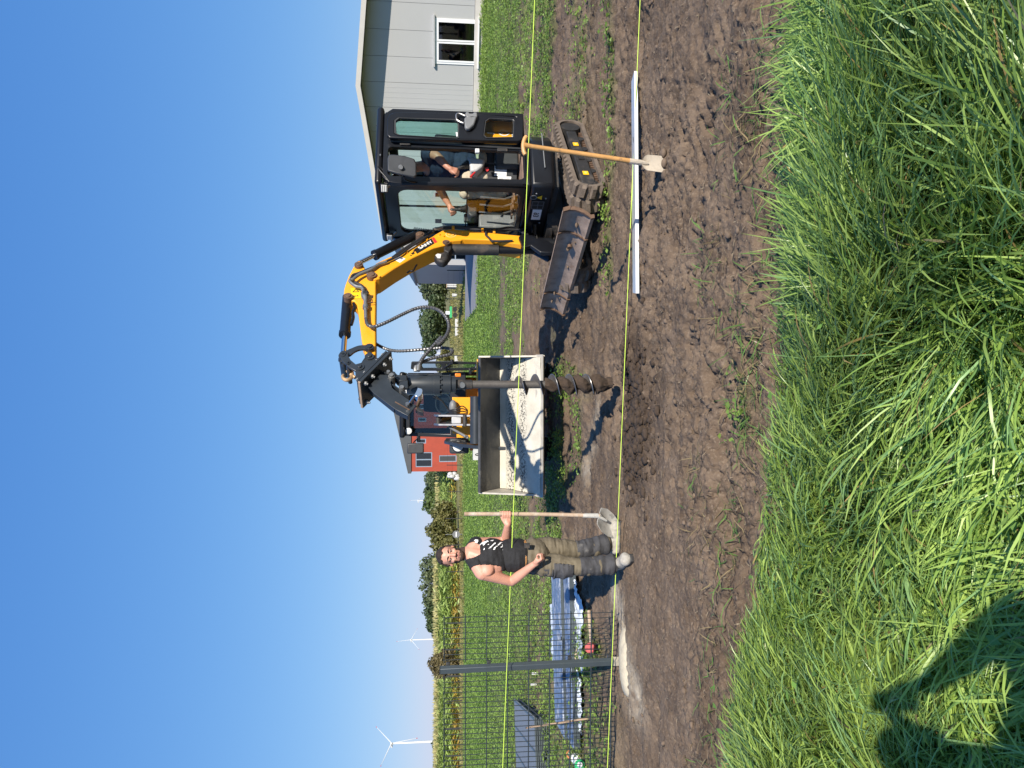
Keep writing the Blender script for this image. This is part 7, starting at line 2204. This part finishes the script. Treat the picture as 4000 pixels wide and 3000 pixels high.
def build_man():
    top, sock = build_shovel()
    A = lambda x, y, Y: at_y(*m7((x, y)), Y)
    foot = at_z(2440, 2190)
    t = thing('person', 'man in black printed tank top and muddy khaki work trousers holding a shovel', 'person', (foot.x, 6.45, 0))
    neck = A(478, 545, 6.44); shR = A(605, 745, 6.33); shL = A(545, 462, 6.48)
    elR = A(905, 838, 6.40); wrR = A(1130, 665, 6.24); hdR = A(1215, 612, 6.20)
    elL = A(848, 425, 6.60); hp = top + (sock - top) * ((838 - 430) / (1790 - 430))
    chest = A(690, 590, 6.44); belly = A(920, 570, 6.45); pelv = A(1135, 572, 6.46)
    hipR = A(1210, 660, 6.42); hipL = A(1200, 500, 6.52)
    knR = A(1640, 690, 6.36); knL = A(1620, 512, 6.56)
    anR = A(1985, 655, 6.42); anL = A(1905, 448, 6.62)
    wrL = hp + Vector((-.085, -.02, -.015))
    face = Vector((.30, -.93, -.08)); upv = Vector((.02, .10, 1))
    hc = A(285, 575, 6.41)
    hs, P, HA = head_shapes(hc, face, upv, 1.06)
    sh = list(hs)
    sh += [('cap', hc + Vector((0, .02, -.06)), neck, .058, .064), ('cap', neck, (shR + shL) / 2 + Vector((0, .02, -.03)), .066, .10)]
    tw = (shR - shL); tw.z = 0; tw.normalize(); dp = Vector((-tw.y, tw.x, 0)); CA = (tw, dp, UZ)
    sh += [('ell', chest, (.172, .118, .17), CA), ('ell', chest + UZ * .08, (.165, .098, .10), CA), ('ell', belly, (.140, .112, .18), CA), ('ell', pelv, (.152, .115, .13), CA)]
    for q in (-1, 1):
        sh.append(('ell', chest + tw * .075 * q + Vector((0, -.085, .035)), (.075, .04, .062), CA))
    sh += [('cap', neck + UZ * .0, shR, .060, .068), ('cap', neck, shL, .060, .064)]
    for s_, e_, w_ in ((shR, elR, wrR), (shL, elL, wrL)):
        m1 = s_ + (e_ - s_) * .4
        sh += [('cap', s_, m1, .066, .056), ('cap', m1, e_, .056, .042), ('cap', e_, e_ + (w_ - e_) * .3, .042, .046), ('cap', e_ + (w_ - e_) * .3, w_, .046, .029)]
    fist(sh, wrR, wrR + (hdR - wrR) * .75, None, Vector((-.6, -.7, .1)), (1.15, 1.35, .9), Vector((.5, -.8, -.2)))
    grip(sh, wrL, hp, top - sock, Vector((-1, .1, -.05)), .0185)
    for h_, k_, a_ in ((hipR, knR, anR), (hipL, knL, anL)):
        sh += [('cap', h_, k_, .086, .060), ('cap', k_, k_ + (a_ - k_) * .35, .060, .062), ('cap', k_ + (a_ - k_) * .35, a_, .062, .042)]
    body = blob(sh, .0062, 3)
    V = body[0]
    from_arrays('body', *[V, body[2]], 'skin', t)
    face_parts(P, HA, t)
    # hair and short beard
    loc = np.stack([(V - np.array(P(0, 0, 0))) @ np.array(a) for a in HA], 1) / 1.06
    near = (np.abs(loc[:, 0]) < .095) & (loc[:, 2] > -.14)
    x, y, z = loc[:, 0], loc[:, 1], loc[:, 2]
    hm = near & ((z > .062 + .25 * np.clip(y - .02, 0, 1) + .0 + .006 * np.sin(x * 120)) | ((y < .015) & (z > .0)) | ((y < -.045) & (z > -.055))) & (np.hypot(x, 0) < .083)
    hm &= ~((y > .055) & (np.abs(x) > .030) & (z < .10))
    garment('hair', body, hm, .009, 'hair', t, .010, 90)
    bm_ = near & (z < -.024) & (z > -.122) & (y > .0) & ((z < -.068) | (np.abs(x) > .042) | ((z < -.038) & (z > -.052) & (np.abs(x) < .032))) & ~((y > .078) & (np.abs(x) < .02) & (z > -.07) & (z < -.052)) & ~((y > .09) & (z > -.04))
    garment('beard', body, bm_, .0025, 'beard', t)
    # tank top
    u = (V - np.array(neck)); 
    ax = u @ np.array(tw)                           # + towards his right shoulder
    zz = V[:, 2]
    belt_z = A(1055, 560, 6.4).z
    def dseg(a, b):
        a, b = np.array(a), np.array(b); ab = b - a
        k = np.clip(((V - a) @ ab) / (ab @ ab), 0, 1)
        return np.linalg.norm(V - a - k[:, None] * ab, axis=1)
    armR = dseg(shR + (elR - shR) * .14, elR) < .080; armL = dseg(shL + (elL - shL) * .16, elL) < .064
    armR |= dseg(elR, wrR) < .054; armR |= dseg(wrR, hdR) < .10
    armL |= dseg(elL, wrL) < .056; armL |= dseg(wrL, hp) < .12
    sz = (shR.z + shL.z) / 2
    armR |= (ax > .150) & (zz > elR.z + .10) & (zz < shR.z)
    armL |= (ax < -.150) & (zz > elL.z + .10) & (zz < shL.z)
    front = (V - np.array(chest)) @ np.array([0, -1, 0]) > 0
    neckhole = (np.hypot(ax, (V[:, 1] - neck.y) * .8) < .075 + .0 * zz) & (zz > neck.z - .05)
    scoop = front & (np.abs(ax) < .070 - .40 * np.clip(neck.z - .03 - zz, 0, .3)) & (zz > neck.z - .092)
    strap = (zz > sz - .06) & (np.abs(ax) > .150 - .1 * np.clip(.06 - np.abs(zz - sz), 0, .06))
    tm = (zz > belt_z - .02) & (zz < neck.z + .03) & ~armR & ~armL & ~neckhole & ~scoop & ~strap
    tth = .008 + .016 * np.clip(1 - (zz - belt_z) / .25, 0, 1)
    garment('tank_top', body, tm, tth, 'tank', t, .012, 16)
    # pale brushed print on the chest, towards his left
    lx = -(ax); lz = zz - (chest.z + .035)
    pm = tm & front & (lx > -.06) & (lx < .15) & (np.abs(lz) < .15)
    blotch = fbm(lx * 26 + lz * 8, lz * 34, 3, 5)
    ribs = np.sin((lz + lx * .9) * 150) > -.1
    skull = ((lx - .062) / .036) ** 2 + ((lz - .085) / .034) ** 2 < 1
    spine = np.abs(lx - .06 + lz * .35) < .011
    band = (np.abs(lx - .04) < .06 + .0 * lz) & (lz < .03)
    pr = pm & ((band & ribs & (blotch > .44)) | (skull & (blotch > .40)) | (spine & (blotch > .36)))
    garment('chest_print', body, pr, tth + .012, 'letter', t, rim=False)
    # trousers
    hand = armR & (zz < belt_z) & ((dseg(wrR, hdR + (hdR - wrR) * .6) < .09) | (dseg(elR, wrR) < .055))
    leg_cut = .13
    trm = (zz < belt_z - .008) & (zz > leg_cut - .02) & ~hand
    kk = np.clip((knR.z - zz) / knR.z, 0, 1)
    tth2 = .013 + .015 * kk + .008 * np.exp(-((zz - pelv.z + .12) / .15) ** 2) + (.0045 * np.sin(zz * 70 + 5 * fbm(V[:, 0] * 9, V[:, 1] * 9, 2, 3)) * sstep(.42, .25, zz)) + .012 * sstep(.30, .16, zz)
    tr = garment('trousers', body, trm, tth2, 'khaki', t, .026, 12)
    # dark knee panels and cargo pocket as pieces of their own
    kR = dseg(knR + UZ * .02, knR + (anR - knR) * .62) < .105; kL = dseg(knL + UZ * .03, knL + (anL - knL) * .55) < .105
    fr = (body[1] @ np.array([.15, -1, 0])) > -.25
    garment('knee_patch', body, trm & kR & fr & (zz < knR.z + .04) & (V[:, 0] < (knR.x + knL.x) / 2 + .01), tth2 + .008, 'dcloth', t, .024, 11)
    garment('knee_patch', body, trm & kL & fr & (zz < knL.z + .06) & (V[:, 0] > (knR.x + knL.x) / 2 + .01), tth2 + .008, 'dcloth', t, .024, 11)
    pk = trm & (body[1] @ np.array([-.75, -.6, 0]) > .25) & (zz < hipR.z - .10) & (zz > knR.z + .10) & (V[:, 0] < hipR.x + .04)
    garment('cargo_pocket', body, pk, tth2 + .022, 'dcloth', t, .026, 13)
    pk2 = trm & (body[1] @ np.array([-.9, -.2, 0]) > .35) & (zz > hipR.z - .10) & (zz < belt_z - .04) & (V[:, 0] < hipR.x + .0)
    garment('side_panel', body, pk2, tth2 + .006, 'dcloth', t, .024, 11)
    # belt
    bl = (zz < belt_z + .026) & (zz > belt_z - .018) & ~armR & ~armL
    garment('belt', body, bl, .024, 'belt', t)
    bp = A(1063, 470, 6.3)
    MB().box(bp + Vector((0, -.005, 0)), (.045, .02, .05)).build('buckle', 'dusty', t, bev=.004)
    # boots
    for a_, toe, nm in ((anR, A(2105, 598, 6.20), 0), (anL, A(1955, 330, 6.62), 1)):
        toe = Vector((toe.x, toe.y, .05)); heel = Vector((a_.x, a_.y, .05)) - (Vector((toe.x, toe.y, 0)) - Vector((a_.x, a_.y, 0))).normalized() * .055
        dd = (toe - heel); dd.z = 0; Lf = max(dd.length, .26); dd.normalize(); toe = heel + dd * Lf
        bs = [('cap', heel + UZ * .008, toe - dd * .04 + UZ * .004, .050, .054), ('ell', toe - dd * .045 + UZ * .010, (.062, .062, .052)), ('cap', heel + dd * .02 + UZ * .04, a_ + UZ * .10, .052, .058), ('cap', heel + dd * .05 + UZ * .05, toe - dd * .09 + UZ * .012, .050, .044)]
        b = blob(bs, .007, 3)
        Vb = b[0].copy(); Vb[:, 2] = np.maximum(Vb[:, 2], .018)
        Vb += b[1] * (.012 * (fbm(Vb[:, 0] * 22, Vb[:, 1] * 22 + Vb[:, 2] * 20, 3, 5) - .5))[:, None]
        bo = from_arrays('boot', Vb, b[2], 'boot', t)
        so_ = MB(); w_ = dd.cross(UZ)
        ol = [heel + w_ * .045 - dd * .04, heel - w_ * .045 - dd * .04, toe - w_ * .055 - dd * .08, toe - w_ * .035 + dd * .012, toe + w_ * .035 + dd * .012, toe + w_ * .055 - dd * .08]
        so_.prism([Vector((p.x, p.y, -.012)) for p in ol], UZ * .036).build('sole', 'dusty', bo, bev=.006)
build_man()

# ---- the driver in the cab
def build_driver():
    S = lambda p, r: ES(p, r)
    hip = EL(-.60, .52, 1.25); t = thing('person', 'driver in navy shirt and beige trousers at the levers inside the excavator cab', 'person', EL(-.60, .52, 1.21))
    hipL, hipR = hip + ER * -.10, hip + ER * .10
    shL = S((735, 650), .34); shR = shL + ER * .40 + EH * .02 - UZ * .02
    mid = (shL + shR) / 2
    neck = mid + UZ * .08 + EH * .02
    head = S((410, 850), .52)
    elL = S((850, 690), .27); wrL = S((1000, 850), .27); hdL = S((1085, 885), .27)
    elR = S((905, 1150), .80); wrR = S((1010, 1330), .86); hdR = S((1055, 1400), .86)
    knL = S((1235, 985), .40); knR = knL + ER * .26 + EH * .0
    anL = EL(knL.dot(EH) - EA.dot(EH) - .05, .42, .92); anR = anL + ER * .25
    hs, P, HA = head_shapes(head, EH - UZ * .15, UZ, 1.0)
    sh = list(hs)
    lean = (mid - hip).normalized()
    TA = (ER, lean.cross(ER), lean)
    sh += [('cap', head - UZ * .05, neck, .055, .06), ('cap', neck, mid, .06, .09), ('ell', hip + (mid - hip) * .72, (.19, .13, .20), TA), ('ell', hip + (mid - hip) * .34, (.18, .145, .20), TA), ('ell', hip, (.18, .14, .13))]
    sh += [('cap', mid, shL, .08, .07), ('cap', mid, shR, .08, .07)]
    for s_, e_, w_, h_ in ((shL, elL, wrL, hdL), (shR, elR, wrR, hdR)):
        sh += [('cap', s_, e_, .062, .046), ('cap', e_, e_ + (w_ - e_) * .3, .046, .047), ('cap', e_ + (w_ - e_) * .3, w_, .047, .030)]
        fist(sh, w_, w_ + (h_ - w_).normalized() * .06, None, Vector((0, -.3, 1)), (.9, 1.1, .7), EH + UZ * .2)
    for h_, k_, a_ in ((hipL, knL, anL), (hipR, knR, anR)):
        sh += [('cap', h_, k_, .088, .062), ('cap', k_, a_, .060, .045), ('cap', a_ - UZ * .02, a_ + EH * .16 - UZ * .04, .045, .035)]
    body = blob(sh, .0085, 2); V = body[0]
    from_arrays('body', V, body[2], 'skin2', t)
    def dseg(a, b):
        a, b = np.array(a), np.array(b); ab = b - a
        k = np.clip(((V - a) @ ab) / (ab @ ab), 0, 1)
        return np.linalg.norm(V - a - k[:, None] * ab, axis=1)
    fore = (dseg(elL + (elL - shL) * .0, wrL) < .075) | (dseg(elR, wrR) < .075) | (dseg(wrL, hdL) < .12) | (dseg(wrR, hdR) < .12)
    hd = dseg(head, neck + UZ * .02) < .13
    legs = (dseg(hipL, knL) < .115) | (dseg(hipR, knR) < .115) | (dseg(knL, anL) < .12) | (dseg(knR, anR) < .12)
    torso = dseg(hip + (mid - hip) * .2, mid) < .28
    garment('shirt', body, (torso | (dseg(shL, elL) < .10) | (dseg(shR, elR) < .10)) & ~fore & ~hd & ~(legs & (V[:, 2] < hip.z + .06)), .010, 'navy', t, .016, 14)
    low = dseg(anL, anL + EH * .16) < .075
    garment('trousers', body, (legs | (V[:, 2] < hip.z + .06)) & ~fore & (V[:, 2] > .96) & ~(torso & (V[:, 2] > hip.z + .07)), .014, 'beige', t, .02, 12)
    loc = np.stack([(V - np.array(P(0, 0, 0))) @ np.array(a) for a in HA], 1)
    hm = (np.abs(loc[:, 0]) < .085) & (((loc[:, 2] > .055 + .25 * np.clip(loc[:, 1] - .02, 0, 1))) | ((loc[:, 1] < .0) & (loc[:, 2] > -.05))) & (loc[:, 2] > -.06) & (np.linalg.norm(loc, axis=1) < .16)
    garment('hair', body, hm, .010, 'hair', t, .010, 80)
    face_parts(P, HA, t)
    for a_ in (anL, anR):
        MB().capsule(a_ - EH * .04 - UZ * .025, a_ + EH * .17 - UZ * .035, .05, .042).build('boot', 'dusty', t, smooth=80)
build_driver()

# ---- the photographer, whose shadow lies on the grass
def build_photographer():
    t = thing('person', 'photographer in a grey shirt standing in the long grass holding up a phone', 'person', (0.02, -.52, 0))
    hd = Vector((-.05, -.32, 1.735)); nk = Vector((-.03, -.41, 1.56)); ch = Vector((.0, -.46, 1.31)); be = Vector((.02, -.52, 1.06)); pe = Vector((.02, -.53, .92))
    hs, P, HA = head_shapes(hd, Vector((0, 1, -.08)), UZ, 1.05)
    sh = list(hs) + [('cap', hd - UZ * .05, nk, .058, .065), ('ell', ch, (.20, .13, .19)), ('ell', ch + UZ * .10, (.19, .11, .10)), ('ell', be, (.17, .13, .20)), ('ell', pe, (.175, .13, .14))]
    for q in (-1, 1):
        s_ = Vector((.21 * q, -.42, 1.49)); e_ = Vector((.31, -.26, 1.47)) if q > 0 else Vector((-.33, -.26, 1.40)); w_ = Vector((.085 * q, -.115, 1.58)); h_ = Vector((.055 * q, -.055, 1.655))
        sh += [('cap', nk - UZ * .03, s_, .066, .072), ('cap', s_, e_, .078, .060), ('cap', e_, e_ + (w_ - e_) * .3, .060, .056), ('cap', e_ + (w_ - e_) * .3, w_, .056, .036)]
        fist(sh, w_, w_ + (h_ - w_) * .55, None, Vector((q, 0, 0)), (.6, .8, .5), Vector((0, -.4, 1)))
        hp = Vector((.02 + .10 * q, -.53, .88)); kn = Vector((.02 + .12 * q, -.50, .48)); an = Vector((.02 + .14 * q, -.53, .09))
        sh += [('cap', hp, kn, .092, .064), ('cap', kn, an, .064, .046), ('cap', an - UZ * .03, an + Vector((.03 * q, .18, -.05)), .048, .042)]
    body = blob(sh, .009, 2); V = body[0]
    from_arrays('body', V, body[2], 'skin2', t)
    zz = V[:, 2]; x = np.abs(V[:, 0] - .02)
    def dseg(a, b):
        a, b = np.array(a), np.array(b); ab = b - a
        k = np.clip(((V - a) @ ab) / (ab @ ab), 0, 1)
        return np.linalg.norm(V - a - k[:, None] * ab, axis=1)
    fore = np.zeros(len(V), bool)
    for q in (-1, 1): fore |= dseg((.31, -.26, 1.47) if q > 0 else (-.33, -.26, 1.40), (.085 * q, -.115, 1.58)) < .085
    for q in (-1, 1): fore |= dseg((.075 * q, -.115, 1.53), (.045 * q, -.03, 1.64)) < .11
    garment('shirt', body, (zz > .92) & (zz < 1.50) & ~fore, .010, 'grey', t, .016, 12)
    garment('trousers', body, (zz < .96) & (zz > .10) & ~fore, .018, 'jean', t, .02, 10)
    loc = np.stack([(V - np.array(P(0, 0, 0))) @ np.array(a) for a in HA], 1)
    hm = (np.linalg.norm(loc, axis=1) < .17) & (((loc[:, 2] > .06 + .25 * np.clip(loc[:, 1] - .02, 0, 1))) | ((loc[:, 1] < .0) & (loc[:, 2] > -.06)))
    garment('hair', body, hm, .016, 'hair', t, .012, 60)
    face_parts(P, HA, t)
    for q in (-1, 1):
        an = Vector((.02 + .14 * q, -.53, .06)); MB().capsule(an - Vector((0, .05, 0)), an + Vector((.03 * q, .20, -.01)), .055, .048).build('shoe', 'dusty', t, smooth=80)
    # the phone, just behind the point the picture is taken from
    ph = thing('phone', 'black phone held upright in both hands of the photographer', 'phone', (0, -.034, 1.57))
    MB().box((0, -.038, HC - .055), (.074, .009, .155)).build('body', 'phone', ph, bev=.004)
    MB().box((0, -.0435, HC - .055), (.068, .001, .148)).build('screen', 'dgrey', ph, smooth=0)
    for k in range(3): MB().cyl((.0, -.0335, HC - .002 - k * .026), (.0, -.0315, HC - .002 - k * .026), .008, n=14).build('lens', 'glass', ph)
build_photographer()
